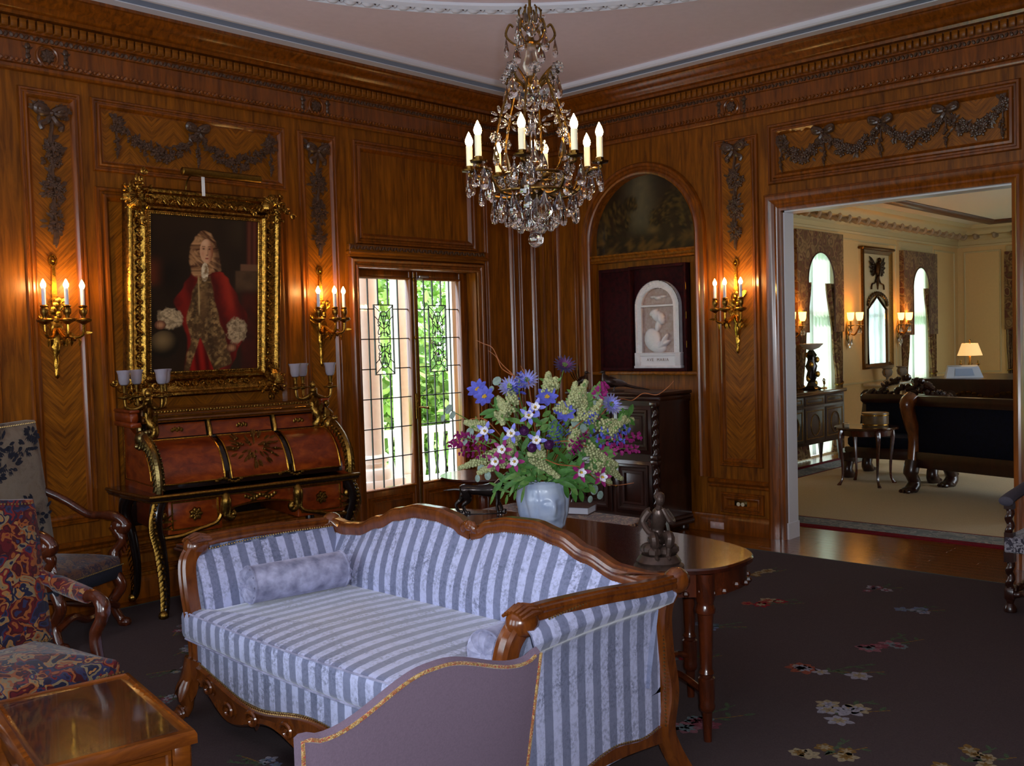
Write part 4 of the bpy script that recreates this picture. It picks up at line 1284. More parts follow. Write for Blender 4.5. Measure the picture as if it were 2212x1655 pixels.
# arms
for s in (-1, 1):
    railp = spline([(s*.985, -.40, .765), (s*1.0, -.33, .782), (s*1.03, -.05, .776), (s*1.05, .2, .758), (s*1.05, .40, .748)], 8)
    mb = MB(); mb.sweep(railp, [(q[0]*.8, q[1]*.8) for q in MOULD], up=(0, 0, 1))
    # acanthus knob at the front end
    mb.ball((s*1.0, -.385, .76), (.052, .062, .05), 12, 8)
    for k in range(7):
        a = -.9+.3*k
        mb.tube([(s*1.0+.052*sin(a), -.43, .755+.045*cos(a)), (s*1.0+.056*sin(a), -.385, .762+.05*cos(a)), (s*1.0+.046*sin(a), -.33, .765+.036*cos(a))], [.006, .011, .006], 6)
    mb.build('arm_rail', WALNUT, SOFA)
    postp = spline([(s*.995, -.395, .762), (s*.985, -.445, .70), (s*.965, -.455, .58), (s*.955, -.445, .46), (s*.96, -.43, .34), (s*.965, -.425, .22)], 7)
    mb = MB(); mb.sweep(postp, [(-.036, -.03), (.036, -.03), (.036, -.012), (.03, .0), (.03, .018), (.02, .028), (.012, .02), (-.012, .02), (-.02, .028), (-.03, .018), (-.03, 0), (-.036, -.012)], up=(0, -1, 0))
    mb.build('arm_post', WALNUT, SOFA)
    # inner face, outside face with the soft roll below the rail
    def inner(u, v):
        y = lerp(-.41, .36, u); z = lerp(.34, .735, v)
        x = s*(lerp(.90, .985, v**1.5) - .02*sin(pi*v))
        return (x, y, z)
    mb = MB(); mb.grid(inner, 26, 10); mb.build('inside_arm', SY, SOFA, ang=60, recalc=True)
    def outer(u, v):
        y = lerp(-.41, .375, u)
        prof = [(0, .985, .15), (.25, .985, .34), (.5, .985, .52), (.62, .99, .632), (.66, 1.012, .646), (.74, 1.052, .668), (.84, 1.068, .70), (.93, 1.056, .733), (1, 1.035, .752)]
        x = interp([(p[0], p[1]) for p in prof], v); z = interp([(p[0], p[2]) for p in prof], v)
        z = z + .018*sin(pi*u)*v
        return (s*x, y, z - (.05*max(0, (u-.8)/.2)**2 if v < .2 else 0)*-1)
    mb = MB(); mb.grid(outer, 26, 30); mb.build('outside_arm', SY, SOFA, ang=60, recalc=True)
    # rear post and legs
    rp = spline([(s*1.045, .405, .74), (s*1.0, .385, .64), (s*.99, .40, .48), (s*1.0, .415, .32), (s*.99, .40, .18), (s*.995, .43, .09), (s*1.02, .47, .0)], 7)
    mb = MB(); mb.sweep(rp, [(-.03, -.028), (.03, -.028), (.032, 0), (.024, .012), (.024, .026), (-.024, .026), (-.024, .012), (-.032, 0)], up=(s, 0, 0)); mb.build('rear_leg', WALNUT, SOFA)
    fl_ = spline([(s*.955, -.425, .26), (s*.965, -.45, .19), (s*.985, -.475, .12), (s*.985, -.47, .06), (s*.99, -.49, .02)], 6)
    mb = MB(); mb.tube(fl_, [lerp(.062, .03, min(1, k/18)) for k in range(len(fl_))], 10)
    mb.ball((s*.992, -.50, .028), (.038, .036, .028), 10, 6)
    for k in range(6):
        a = k*1.05; mb.leaf((s*.96+.03*cos(a), -.455+.03*sin(a), .2), (cos(a)*.5, -.4+sin(a)*.3, -.8), (cos(a), sin(a), .2), .11, .045, .2, 4)
    mb.tube([(s*.985+.03*cos(a)*s*-1, -.505, .035+.025*sin(a)) for a in [k*.5 for k in range(12)]], .009, 6)
    mb.build('front_leg', WALNUT, SOFA)
    # side apron
    mb = MB()
    poly = [(-.40, .23)] + [(-.40+.76*k/16, .195+.012*sin(k*.8)) for k in range(17)][1:] + [(.36-.76*k/16, .135+.03*sin(pi*k/16)) for k in range(17)]
    mb.prism(poly, s*.965, s*1.0, 'X'); mb.build('side_apron', WALNUT, SOFA, recalc=True)
# seat deck, cushion
def bow_y(x): return -.435-.045*cos(min(1, abs(x)/1.0)*pi/2)
deck = [(x, bow_y(x)) for x in [-.93+.062*k for k in range(31)]] + [(.93, .36), (-.93, .36)]
mb = MB(); round_poly(mb, subdiv_poly(deck, .2), .17, .365, .025); mb.build('seat_deck', SX, SOFA, ang=50)
cush = [(x, bow_y(x)-.035) for x in [-1.005+.067*k for k in range(31)]] + [(1.005, -.40), (.985, -.385), (.90, -.38), (.895, .33), (-.895, .33), (-.90, -.38), (-.985, -.385), (-1.005, -.40)]
mb = MB(); round_poly(mb, subdiv_poly(cush, .12), .35, .488, .035, .02); mb.build('seat_cushion', SX, SOFA, ang=60)
mb = MB()
for dz, ins in ((.478, .008), (.358, .008)): mb.tube([(x, bow_y(x)-.030, dz) for x in [-.985+.0657*k for k in range(31)]], .0045, 6)
mb.build('cushion_piping', SPL, SOFA)
# front apron
def zt_(x): return .185 + .028*cos(abs(x)*7.2) - .02*sm(.75, .95, abs(x))*-1
def zb_(x):
    a = abs(x); return .095 + .035*sin(a*9.5-1.2) + .05*sm(.6, .9, a) - .02*sm(.12, 0, a)
v = []; f = []; N = 60
for i in range(N+1):
    x = lerp(-.94, .94, i/N); y = bow_y(x)
    t0, b0 = zt_(x)+.02, zb_(x)
    v += [(x, y-.004, t0), (x, y-.022, t0-.01), (x, y-.014, lerp(t0, b0, .5)), (x, y-.022, b0+.012), (x, y-.008, b0), (x, y+.02, b0), (x, y+.02, t0)]
for i in range(N):
    for k in range(7): f.append((i*7+k, i*7+(k+1) % 7, (i+1)*7+(k+1) % 7, (i+1)*7+k))
mb = MB(); mb.add(v, f); ap = mb.build('front_apron', WALNUT, SOFA, recalc=True)
for s in (-1, 1):
    for c0 in (.16, .42, .62, .80):
        mb = MB()
        pts = [(s*(c0+r_*cos(a)), bow_y(c0)-.024, lerp(zt_(c0), zb_(c0), .5)+r_*sin(a)*.8) for r_, a in [(.05*(1-i/16), i*.55) for i in range(14)]]
        mb.tube(pts, .008, 6)
        for k in range(3): mb.leaf((s*(c0-.03*k), bow_y(c0)-.024, lerp(zt_(c0), zb_(c0), .55)), (s*1, 0, .5-.5*k), (0, -1, 0), .09, .032, .3, 4)
        mb.build('apron_scroll', WALNUT, ap)
mb = MB(); mb.disc_flower((0, bow_y(0)-.026, .14), .045, 6, RX(pi/2)); mb.build('apron_flower', WALNUT, ap)
nl = [[(x, .40-.028-.004*0, zr(x)-.052) for x in [-1.0+.02*k for k in range(101)]],
      [(x, bow_y(x)-.006, zt_(x)+.024) for x in [-.93+.02*k for k in range(94)]]]
for s in (-1, 1):
    nl.append([(s*(.925+.06*min(1, (z-.34)/.4)), -.432, z) for z in [.36+.02*k for k in range(19)]])
    nl.append([(s*(1.048+.012*0), y, .752+.018*sin(pi*(y+.41)/.785)+.004) for y in [-.31+.02*k for k in range(33)]])
    nl.append([(s*.967, y, .752+.014*sin(pi*(y+.41)/.785)-.012) for y in [-.38+.02*k for k in range(37)]])
    nl.append([(s*1.008, .372, z) for z in [.2+.02*k for k in range(22)]])
    nl.append([(s*.998, -.412, z) for z in [.24+.02*k for k in range(25)]])
    nl.append([(s*1.004, y, .205+.012*sin((y+.4)/.76*16*.8)) for y in [-.38+.02*k for k in range(37)]])
add_nails('nailheads', nl, SOFA)
# bolsters
def bolster(label, p0, p1, r):
    a, b = Vector(p0), Vector(p1); d = b-a
    t = thing('bolster_cushion', label, 'cushion', tuple(a), atan2(d.y, d.x), 'round bolsters on the sofa')
    L = d.length; mb = MB(); mb.M = RY(pi/2)
    mb.lathe([(r*.98, -.01), (r, .0), (r*1.02, .02), (r*1.03, L*.5), (r*1.02, L-.02), (r*.97, L)], 28)
    mb.build('tube_cover', SPL, t, ang=60)
    for e, x in ((-1, -.012), (1, L+.002)):
        mb = MB(); mb.M = T(x, 0, 0) @ RY(pi/2)
        mb.lathe([(.004, e*.012), (r*.2, e*.012), (r*.55, e*.018), (r*.9, e*.008), (r*1.0, -e*.004)], 44, lambda q, z: 1.0, caps=False)
        mb.v = [(p[0]+e*.008*sin(11*atan2(p[1], p[2])) * (hypot(p[1], p[2])/r), p[1], p[2]) for p in mb.v]
        mb.build('gathered_end', SPL, t, ang=60)
        mb = MB(); mb.M = T(x+e*.012, 0, 0); mb.ball((0, 0, 0), (.006, .012, .012), 8, 5); mb.build('button', SPL, t)
        mb = MB(); mb.tube([(x+.006*-e, r*1.01*cos(q), r*1.01*sin(q)) for q in [2*pi*i/32 for i in range(32)]], .0055, 6, closed=True); mb.build('end_piping', SPL, t)
bolster('silver velvet bolster lying against the far left sofa arm', (-4.79, -2.44, .583), (-4.34, -2.52, .583), .082)
bolster('silver velvet bolster tucked behind the near right sofa arm', (-4.84, -3.985, .583), (-4.40, -3.965, .583), .082)

# ================================================================ sofa table behind the sofa
TABM = m_wood('polished_table_mahogany', '#1a0803', '#46190a', rough=.03, stretch=(9, 1.3, 9), coat=1.0)
TC = (-3.655, -3.24); TA, TB, TN = .385, 1.03, 2.8
def sup(a, ka=1.0): return (TA*ka*abs(cos(a))**(2/TN)*(1 if cos(a) >= 0 else -1), TB*(1-(1-ka)*TA/TB)*abs(sin(a))**(2/TN)*(1 if sin(a) >= 0 else -1))
STAB = thing('sofa_table', 'long polished mahogany table with fluted legs behind the sofa', 'table', (TC[0], TC[1], 0), 0)
def loop(ka, n=96): return [sup(2*pi*i/n, ka) for i in range(n)]
def loft(mb, layers, capb=True, capt=True):
    n = len(layers[0][0]); v = []; f = []
    for pts, z in layers: v += [(p[0], p[1], z) for p in pts]
    for k in range(len(layers)-1):
        for i in range(n):
            j = (i+1) % n; f.append((k*n+i, k*n+j, (k+1)*n+j, (k+1)*n+i))
    if capb: f.append(tuple(range(n-1, -1, -1)))
    if capt: f.append(tuple(range((len(layers)-1)*n, len(layers)*n)))
    return mb.add(v, f)
mb = MB(); loft(mb, [(loop(.97), .693), (loop(1.0), .698), (loop(1.0), .712), (loop(.985), .72)]); mb.build('tabletop', TABM, STAB, ang=30)
mb = MB(); loft(mb, [(loop(.93), .60), (loop(.93), .693)], False, False); loft(mb, [(loop(.90), .60), (loop(.93), .60)], False, False)
apn = mb.build('apron', MAHOG, STAB)
mb = MB(); rnd = random.Random(4)
for i in range(48):
    a = 2*pi*i/48; p = sup(a, .945)
    mb.ball((p[0], p[1], .625-.015*sin(i*pi/3)**2), .014, 6, 4)
mb.build('carved_festoon', MAHOG, apn)['kind'] = 'stuff'
leg_spots = [(-.155, -.955), (.225, -.63), (-.155, .955), (.225, .63), (-.30, -.45), (-.30, .45)]
legm = MB()
legm.lathe([(.010, 0), (.016, .004), (.019, .09), (.021, .13), (.030, .14), (.034, .155), (.030, .17), (.032, .19), (.034, .27), (.026, .275), (.026, .285), (.032, .29), (.028, .30), (.024, .31), (.027, .36), (.031, .50), (.033, .53), (.040, .535), (.042, .55), (.036, .565), (.034, .575), (.040, .59), (.040, .694)], 18, lambda a, z: 1-.06*(.5+.5*cos(9*a)) if .31 < z < .53 else 1)
lme = legm.mesh('leg', MAHOG)
for p in leg_spots:
    put('leg', lme, STAB, (p[0], p[1], 0))
for s in (-1, 1):
    mb = MB()
    a = Vector((-.155, s*.955, .20)); b = Vector((.225, s*.63, .20)); c = Vector((-.30, s*.45, .20)); hub = Vector((-.05, s*.62, .21))
    for q in (a, b, c):
        mid = q.lerp(hub, .5) + Vector((0, 0, .03)); mb.tube(spline([q, mid, hub], 6), .014, 8)
    mb.ball(tuple(hub), (.03, .03, .04), 8, 6)
    mb.build('stretcher', MAHOG, STAB)

# ---- bronze figures on the table
BRONZE2 = m_plain('brown_bronze', '#4a3a33', rough=.35, metal=.5, var=.4, bump=.3)
def bronze_seated(loc, rz):
    t = thing('bronze_figurine', 'small dark bronze seated figure on the end of the sofa table', 'statue', loc, rz)
    mb = MB(); mb.lathe([(.10, 0), (.10, .012), (.085, .02), (.09, .03), (.08, .045), (.07, .055), (.001, .058)], 20); mb.build('base', BRONZE2, t)
    mb = MB(); rnd = random.Random(8)
    for k in range(9): mb.ball((rnd.uniform(-.05, .05), rnd.uniform(-.04, .05), .07+.01*rnd.random()), (.03, .03, .025), 7, 5)
    mb.build('rock', BRONZE2, t)
    mb = MB()
    b = mb
    b.tube(spline([(0, .02, .10), (.005, .03, .15), (.008, .01, .20), (0, -.012, .24)], 5), [.034, .034, .032, .030, .028, .027, .027, .028, .030, .032, .033, .032, .030, .026, .02, .014], 10)
    for s in (-1, 1):
        b.tube(spline([(s*.018, .015, .11), (s*.032, -.055, .135), (s*.028, -.055, .09), (s*.024, -.05, .055)], 5), [.023]*5+[.019]*5+[.012]*6, 8)
        b.ball((s*.024, -.065, .052), (.011, .02, .009), 7, 5)
    b.tube(spline([(.032, -.0, .228), (.052, -.03, .19), (.03, -.062, .20), (.008, -.05, .245)], 5), [.014]*5+[.012]*6+[.009]*5, 8)
    b.tube(spline([(-.032, .0, .228), (-.056, .01, .185), (-.045, -.03, .15), (-.03, -.055, .145)], 5), [.014]*5+[.012]*6+[.009]*5, 8)
    b.tube([(0, -.012, .24), (.004, -.02, .262)], .012, 8)
    b.ball((.004, -.026, .278), (.019, .023, .025), 10, 7); b.ball((.004, -.014, .288), (.023, .025, .02), 10, 6); b.ball((.004, -.048, .274), (.004, .006, .006), 6, 4)
    b.leaf((.03, .035, .235), (.5, .45, -.9), (1, 0, 0), .17, .07, .2, 5); b.leaf((-.02, .045, .235), (-.5, .6, -.9), (-1, 0, 0), .14, .06, .2, 5)
    b.build('figure', BRONZE2, t)
bronze_seated((-3.93, -4.06, .72), radians(-40))
def bronze_dog(loc, rz):
    t = thing('bronze_dog', 'black bronze pointer dog standing on the sofa table beside the vase', 'statue', loc, rz)
    mb = MB()
    mb.tube(spline([(-.115, 0, .118), (-.09, 0, .128), (-.03, 0, .125), (.03, 0, .122), (.075, 0, .13), (.10, 0, .15)], 5), [.018, .026, .030, .032, .032, .031, .030, .028, .027, .027, .027, .028, .03, .032, .034, .036, .038, .039, .039, .038, .036, .034, .03, .028, .026, .024], 12)
    mb.tube(spline([(.085, 0, .14), (.115, 0, .175), (.135, 0, .195)], 4), [.03, .028, .026, .024, .022, .02, .019, .019, .018], 10)
    mb.ball((.15, 0, .198), (.03, .021, .023), 10, 7); mb.ball((.182, 0, .192), (.022, .012, .012), 8, 6)
    for s in (-1, 1):
        mb.ball((.14, s*.02, .192), (.012, .006, .022), 8, 5)
        mb.tube(spline([(.08, s*.018, .125), (.082, s*.02, .07), (.078 + (.02 if s > 0 else 0), s*.02, .035), (.085+(.02 if s > 0 else 0), s*.02, .006)], 4), [.022, .02, .018, .015, .012, .011, .010, .009, .009, .009, .009, .009, .01], 8)
        mb.ball((.095+(.02 if s > 0 else 0), s*.02, .008), (.016, .01, .008), 8, 5)
        k = -.03 if s > 0 else .01
        mb.tube(spline([(-.095, s*.018, .115), (-.085+k, s*.02, .075), (-.115+k, s*.02, .045), (-.10+k, s*.02, .006)], 4), [.03, .028, .025, .022, .018, .014, .012, .011, .010, .009, .009, .009, .01], 8)
        mb.ball((-.09+k, s*.02, .008), (.016, .01, .008), 8, 5)
    mb.tube(spline([(-.11, 0, .128), (-.15, 0, .132), (-.21, 0, .128)], 5), [.009, .008, .008, .007, .006, .006, .005, .005, .004, .003, .002], 7)
    mb.build('body', BRONZE, t)
    mb = MB(); mb.box(-.13, .12, -.04, .04, 0, .004, .001); mb.build('plinth', BRONZE, t)
bronze_dog((-3.42, -2.56, .72), radians(-46))

# ---- tapestry bench, book, round table behind
def m_tapestry(name, cols, scale=16.0, dist=1.2, seed=0.0, rough=.9, bump=.2, thread=420, voro=True):
    t = NT(name); tc = t.n('ShaderNodeTexCoord')
    mp = t.n('ShaderNodeMapping'); mp.inputs['Location'].default_value = (seed, seed*.7, seed*.3); t.l(tc, 'Object', mp, 0)
    w = t.n('ShaderNodeTexNoise', i_Scale=scale*.6, i_Detail=2.0); t.l(mp, 0, w, 'Vector')
    mv = t.n('ShaderNodeMix', data_type='RGBA', i_0=.12*dist); t.l(mp, 0, mv, 6); t.l(w, 1, mv, 7)
    if voro:
        vo = t.n('ShaderNodeTexVoronoi', i_Scale=scale); t.l(mv, 2, vo, 'Vector')
        sc_ = t.n('ShaderNodeSeparateColor'); t.l(vo, 'Color', sc_, 0)
        w2 = t.n('ShaderNodeTexNoise', i_Scale=scale*2.2, i_Detail=1.0); t.l(mp, 0, w2, 'Vector')
        wv = t.math('MULTIPLY_ADD', (vo, 'Distance'), 6.5, (w2, 0)); wv = t.math('FLOOR', (wv, 0)); wv = t.math('MULTIPLY_ADD', (wv, 0), .31, (sc_, 0)); src = t.math('FRACT', (wv, 0))
    else:
        n = t.n('ShaderNodeTexNoise', i_Scale=scale*.4, i_Detail=6.0, i_Roughness=.65); t.l(mv, 2, n, 'Vector')
        src = t.math('MULTIPLY_ADD', (n, 0), 1.8, -.4); src.use_clamp = True
    k = len(cols); r = t.ramp(src, 0, [(i/k, lin(c)) for i, c in enumerate(cols)], 'CONSTANT' if voro else 'LINEAR')
    th = t.n('ShaderNodeTexNoise', i_Scale=thread, i_Detail=1.0); t.l(tc, 'Object', th, 'Vector')
    mx = t.n('ShaderNodeMix', data_type='RGBA', blend_type='MULTIPLY', i_0=.35); t.l(r, 0, mx, 6); t.l(th, 0, mx, 7)
    t.l(mx, 2, t.b, 'Base Color'); t.P(Roughness=rough, Specular_IOR_Level=.15, Sheen_Weight=.2)
    t.bump(th, 0, bump, .002)
    return t.mat
TAPRED = m_tapestry('red_tapestry_cloth', ['#3a1712', '#6d2a20', '#8b5a40', '#4a1d18', '#a07a58', '#2c1a20'], 22, seed=3)
t = thing('tapestry_bench', 'low bench draped with a red tapestry runner behind the sofa table', 'bench', (-2.60, -2.40, 0), 0)
mb = MB(); mb.box(-.20, .20, -.55, .56, .50, .57, .012); mb.build('seat', TAPRED, t)
mb = MB()
for k in range(22):
    y = -.55+.0505*k
    mb.prism([(y, .57), (y+.05, .57), (y+.05, .50), (y+.025, .455), (y, .50)], -.212, -.205, 'X')
mb.build('zigzag_fringe', TAPRED, t)
for sx in (-1, 1):
    for sy in (-1, 1):
        mb = MB(); mb.M = T(sx*.16, sy*.5, 0); mb.lathe([(.02, 0), (.026, .02), (.016, .06), (.024, .2), (.018, .26), (.028, .4), (.03, .5)], 12); mb.build('leg', MAHOG, t)
t = thing('stacked_book', 'pale edged leather book lying on the tapestry bench', 'book', (-2.48, -2.42, .57), radians(-70))
mb = MB(); mb.box(-.12, .12, -.08, .08, 0, .006, .001); mb.box(-.12, .12, -.08, .08, .044, .05, .001); mb.box(-.122, .122, .074, .082, 0, .05, .002); mb.build('cover', m_plain('dark_leather', '#3b1a18', .5), t)
mb = MB(); mb.box(-.115, .115, -.074, .074, .006, .044); mb.build('pages', m_plain('page_edges', '#bfc3d2', .6), t)
ROT = thing('pedestal_table', 'small round pedestal table with mirror polished top near the window', 'table', (-2.30, -1.45, 0), 0)
mb = MB(); mb.lathe([(.26, .695), (.30, .70), (.306, .71), (.30, .72), (.001, .7205)], 48); mb.build('tabletop', TABM, ROT, ang=30)
mb = MB(); mb.lathe([(.03, .12), (.045, .15), (.05, .2), (.03, .25), (.025, .3), (.035, .45), (.04, .55), (.028, .6), (.05, .66), (.12, .695)], 20); mb.build('pedestal', MAHOG, ROT)
for k in range(3):
    mb = MB(); mb.M = RZ(2*pi*k/3+.4); mb.tube(spline([(.02, 0, .2), (.12, 0, .17), (.2, 0, .06), (.27, 0, .018)], 6), [.03]*6+[.024]*6+[.018]*7, 8); mb.ball((.27, 0, .018), (.03, .02, .018), 8, 5); mb.build('foot', MAHOG, ROT)

# ================================================================ cylinder desk against the panelled wall
MARQ = m_wood('marquetry_veneer', '#4f1604', '#93400c', rough=.3, stretch=(5, 5, 9), coat=.3, mid='#722a08', spec=.35)
EBON = m_plain('ebonised_band', '#120806', rough=.2, coat=.5)
DESK = thing('cylinder_desk', 'ornate roll top desk of red veneer with gilt bronze mounts', 'desk', (-3.615, -.46, 0), radians(-9))
HW = .66
ZL = .745
def lidp(t): return (-.27*cos(t*pi/2), ZL+.045 + .285*sin(t*pi/2))
side = [(.32, ZL+.03), (-.305, ZL+.03)] + [(-.30*cos(t*pi/2)-.012, ZL+.05 + .30*sin(t*pi/2)) for t in [k/12 for k in range(1, 13)]] + [(.02, 1.20), (.32, 1.20)]
side[14] = (-.01, 1.10)
for s in (-1, 1):
    mb = MB(); mb.prism(side, s*(HW-.04), s*HW, 'X'); sd_ = mb.build('side_panel', MARQ, DESK, recalc=True)
    mb = MB()
    inn = [(.29, ZL+.075)] + [(-.235*cos(t*pi/2)+.01, ZL+.075 + .235*sin(t*pi/2)) for t in [k/12 for k in range(0, 12)]] + [(.02, 1.16), (.29, 1.16)]
    mb.tube([(s*(HW+.002), y, z) for y, z in inn], .005, 6, closed=True)
    mb.build('gilt_line', GILT, sd_)
mb = MB(); mb.box(-HW, HW, .30, .325, .5, 1.24); mb.build('back_board', EBON, DESK)
# roll lid: ebony ground plus three raised panels
def lidgrid(mb, x0, x1, t0, t1, off, n=14):
    def fn(u, v):
        t = lerp(t0, t1, v); y, z = lidp(t); a = t*pi/2
        return (lerp(x0, x1, u), y-off*cos(a), z+off*sin(a))
    mb.grid(fn, 2, n)
mb = MB(); lidgrid(mb, -HW+.04, HW-.04, 0, 1, 0); lid = mb.build('roll_lid', EBON, DESK, ang=50)
for (a, b) in ((-.605, -.215), (-.17, .22), (.265, .605)):
    mb = MB(); lidgrid(mb, a, b, .07, .93, .006)
    mb.build('lid_panel', MARQ, lid, ang=50)
    pts = []
    def lp(x, t, o=.008): y, z = lidp(t); q = t*pi/2; return (x, y-o*cos(q), z+o*sin(q))
    pts = [lp(a, .07+.86*k/10) for k in range(11)] + [lp(lerp(a, b, k/4), .93) for k in range(1, 4)] + [lp(b, .93-.86*k/10) for k in range(11)] + [lp(lerp(b, a, k/4), .07) for k in range(1, 4)]
    mb = MB(); mb.tube(pts, .006, 6, closed=True); mb.build('gilt_line', GILT, lid)
mb = MB(); rnd = random.Random(2)
for k in range(60):
    a = rnd.uniform(0, 2*pi); q = sqrt(rnd.random())
    x = .025+q*cos(a)*.15; t = .52 + q*sin(a)*.26
    p = lp(x, t, .013); mb.leaf(p, (cos(a), .35*sin(a), sin(a)*.8), (0, -.75, .65), .05, .018, 0, 3)
    if k % 3 == 0: mb.ball(p, (.009, .005, .009), 6, 4)
mb.build('bronze_trophy', m_metal('tarnished_mount', '#6b4a22', .4, .5), lid)
for x in (-.19, .24):
    for k, (dx, t) in enumerate(((-.05, .04), (0, .06), (.05, .04), (-.02, .1), (.03, .1))):
        pass
    mb = MB()
    for k in range(9): mb.ball(lp(x-.08+.02*k, .05+.03*sin(k*.8), .012), (.014, .01, .01), 6, 4)
    mb.build('lid_handle', GILTD, lid)
# small drawers above the lid and cornice
mb = MB(); mb.add([(-HW+.04, .0, 1.075), (HW-.04, .0, 1.075), (HW-.04, .035, 1.19), (-HW+.04, .035, 1.19)], [(0, 1, 2, 3)]); mb.build('drawer_case', EBON, DESK, ang=None)
for (a, b) in ((-.60, -.225), (-.18, .23), (.275, .60)):
    mb = MB(); v = [(a, -.008, 1.092), (b, -.008, 1.092), (b, .018, 1.178), (a, .018, 1.178), (a, .04, 1.092), (b, .04, 1.092), (b, .04, 1.178), (a, .04, 1.178)]
    mb.add(v, [(0, 1, 2, 3), (0, 4, 5, 1), (3, 2, 6, 7), (0, 3, 7, 4), (1, 5, 6, 2)]); d = mb.build('small_drawer', MARQ, DESK, ang=None)
    mb = MB(); c = (a+b)/2
    for k in range(5): mb.ball((c-.03+.015*k, .0, 1.135+.008*(k % 2)), (.012, .008, .014), 6, 4)
    mb.build('drawer_mount', GILTD, d)
for x in (-.2025, .2525):
    mb = MB(); mb.tube([(x, -.016, 1.08), (x, -.012, 1.12), (x, .014, 1.185)], .013, 8); mb.build('drawer_divider', GILTD, DESK)
mb = MB()
CPF = [(.02, 1.185), (-.018, 1.19), (-.022, 1.20), (.0, 1.205), (.004, 1.218), (-.012, 1.222), (-.014, 1.234), (.02, 1.24), (.022, 1.272), (.012, 1.276), (.32, 1.276)]
v = [(x, y, z) for x in (-HW+.03, HW-.03) for y, z in CPF]; n = len(CPF)
mb.add(v, [(i, i+1, n+i+1, n+i) for i in range(n-1)] + [tuple(range(n-1, -1, -1)), tuple(range(n, 2*n))]); cn = mb.build('desk_cornice', m_wood('gilded_brown_cornice', '#3a1806', '#7a4410', rough=.2, stretch=(2, 9, 9), coat=.8), DESK, recalc=True)
mb = MB()
for z, y in ((1.1965, -.024), (1.228, -.016)): mb.tube([(-HW+.03, y, z), (HW-.03, y, z)], .0055, 6)
mb.build('gilt_bands', GILT, cn)
mb = MB()
for k in range(60): mb.ball((-.60+.0203*k, .018, 1.257), (.009, .005, .011), 5, 4, RY(.6*(-1)**k))
mb.build('frieze_carving', GILTD, cn)
for s in (-1, 1):
    mb = MB(); mb.box(s*HW-.05, s*HW+.015, -.03, .33, 1.17, 1.20, .006); mb.box(s*HW-.045, s*HW+.005, -.01, .33, 1.2, 1.262, .008); mb.box(s*HW-.05, s*HW+.012, -.02, .33, 1.262, 1.28, .006)
    mb.build('end_block', MARQ, DESK)
    # S-shaped gilt mount down the roll edge
    pts = [(s*(HW-.01), -.30*cos(t*pi/2)-.03*sin(t*pi), ZL+.04+.31*sin(t*pi/2)) for t in [k/14 for k in range(15)]] + [(s*(HW-.01), .0, 1.12), (s*(HW-.01), .01, 1.18)]
    mb = MB(); mb.tube(pts, [.045]*10+[.05, .055, .05, .04, .035, .035, .03], 8, flat=.55)
    for k in range(1, 15):
        p = pts[k]
        for d in (-1, 1): mb.leaf((p[0]+d*.016, p[1]-.024, p[2]+.014), (d*.5, -.35, -.9), (0, -1, .3), .042, .024, .5, 3)
        mb.ball((p[0]-s*.028, p[1]-.026, p[2]+.012), .010, 6, 4)
    mb.ball((s*(HW-.01), -.05, 1.10), (.05, .05, .055), 10, 7)
    for k in range(8): mb.ball((s*(HW-.01)+.04*cos(k), -.07, 1.09+.05*sin(k*1.3)), .018, 7, 5)
    mb.build('corner_mount', m_metal('bronze_acanthus', '#8f7a4c', .28, .55) if s < 0 else GILTD, DESK)
# writing ledge
lp_ = [(-.34, .33), (-.70, .33), (-.705, .0), (-.72, -.25), (-.70, -.335), (-.62, -.345)]
led = [(-.78, .31), (-.765, .05), (-.725, -.25), (-.71, -.345)] + [(-.71+1.42*k/16, -.345-.012*sin(pi*k/16)) for k in range(1, 16)] + [(.71, -.345), (.725, -.25), (.765, .05), (.78, .31)]
mb = MB(); mb.prism(led, ZL-.005, ZL+.03); mb.build('ledge', EBON, DESK)
mb = MB(); mb.tube([(p[0], p[1], ZL+.018) for p in led], .0125, 8); mb.tube([(p[0]*.985, p[1]*.985, ZL-.012) for p in led], .007, 6); mb.build('ledge_moulding', GILTD, DESK)
# frieze with drawers and kneehole
for (a, b, z0) in ((-.60, -.26, .52), (.26, .60, .52)):
    mb = MB(); mb.box(a, b, -.315, .30, z0, ZL-.005, .004); d = mb.build('apron_drawer', MARQ, DESK)
    mb = MB(); mb.frame(a+.02, b-.02, z0+.02, ZL-.025, [(0, 0), (.002, .006), (.010, .006), (.012, 0)], -.315); mb.build('gilt_line', GILT, d)
    mb = MB(); mb.M = T((a+b)/2, -.32, (z0+ZL)/2) @ RX(pi/2); mb.disc_flower((0, 0, .004), .045, 7); mb.disc_flower((0, 0, .012), .025, 5); mb.build('rosette', GILTD, d)
mb = MB(); kh = [(-.26, ZL-.005), (-.26, .62)] + [(lerp(-.26, .26, k/12), .62+.035*sin(pi*k/12)) for k in range(1, 12)] + [(.26, .62), (.26, ZL-.005)]
mb.prism(kh, -.315, .30, 'Y'); kp = mb.build('kneehole_apron', MARQ, DESK, recalc=True)
mb = MB(); mb.tube([(lerp(-.25, .25, k/12), -.318, .628+.035*sin(pi*k/12)) for k in range(13)], .006, 6); mb.build('gilt_line', GILT, kp)
mb = MB()
for k in range(11): mb.ball((-.10+.02*k, -.322, .69+.012*cos(k*1.2)), (.014, .009, .014), 6, 4)
for s in (-1, 1): mb.leaf((0, -.322, .69), (s, 0, .2), (0, -1, 0), .13, .04, .1, 4)
mb.build('central_mount', GILTD, kp)
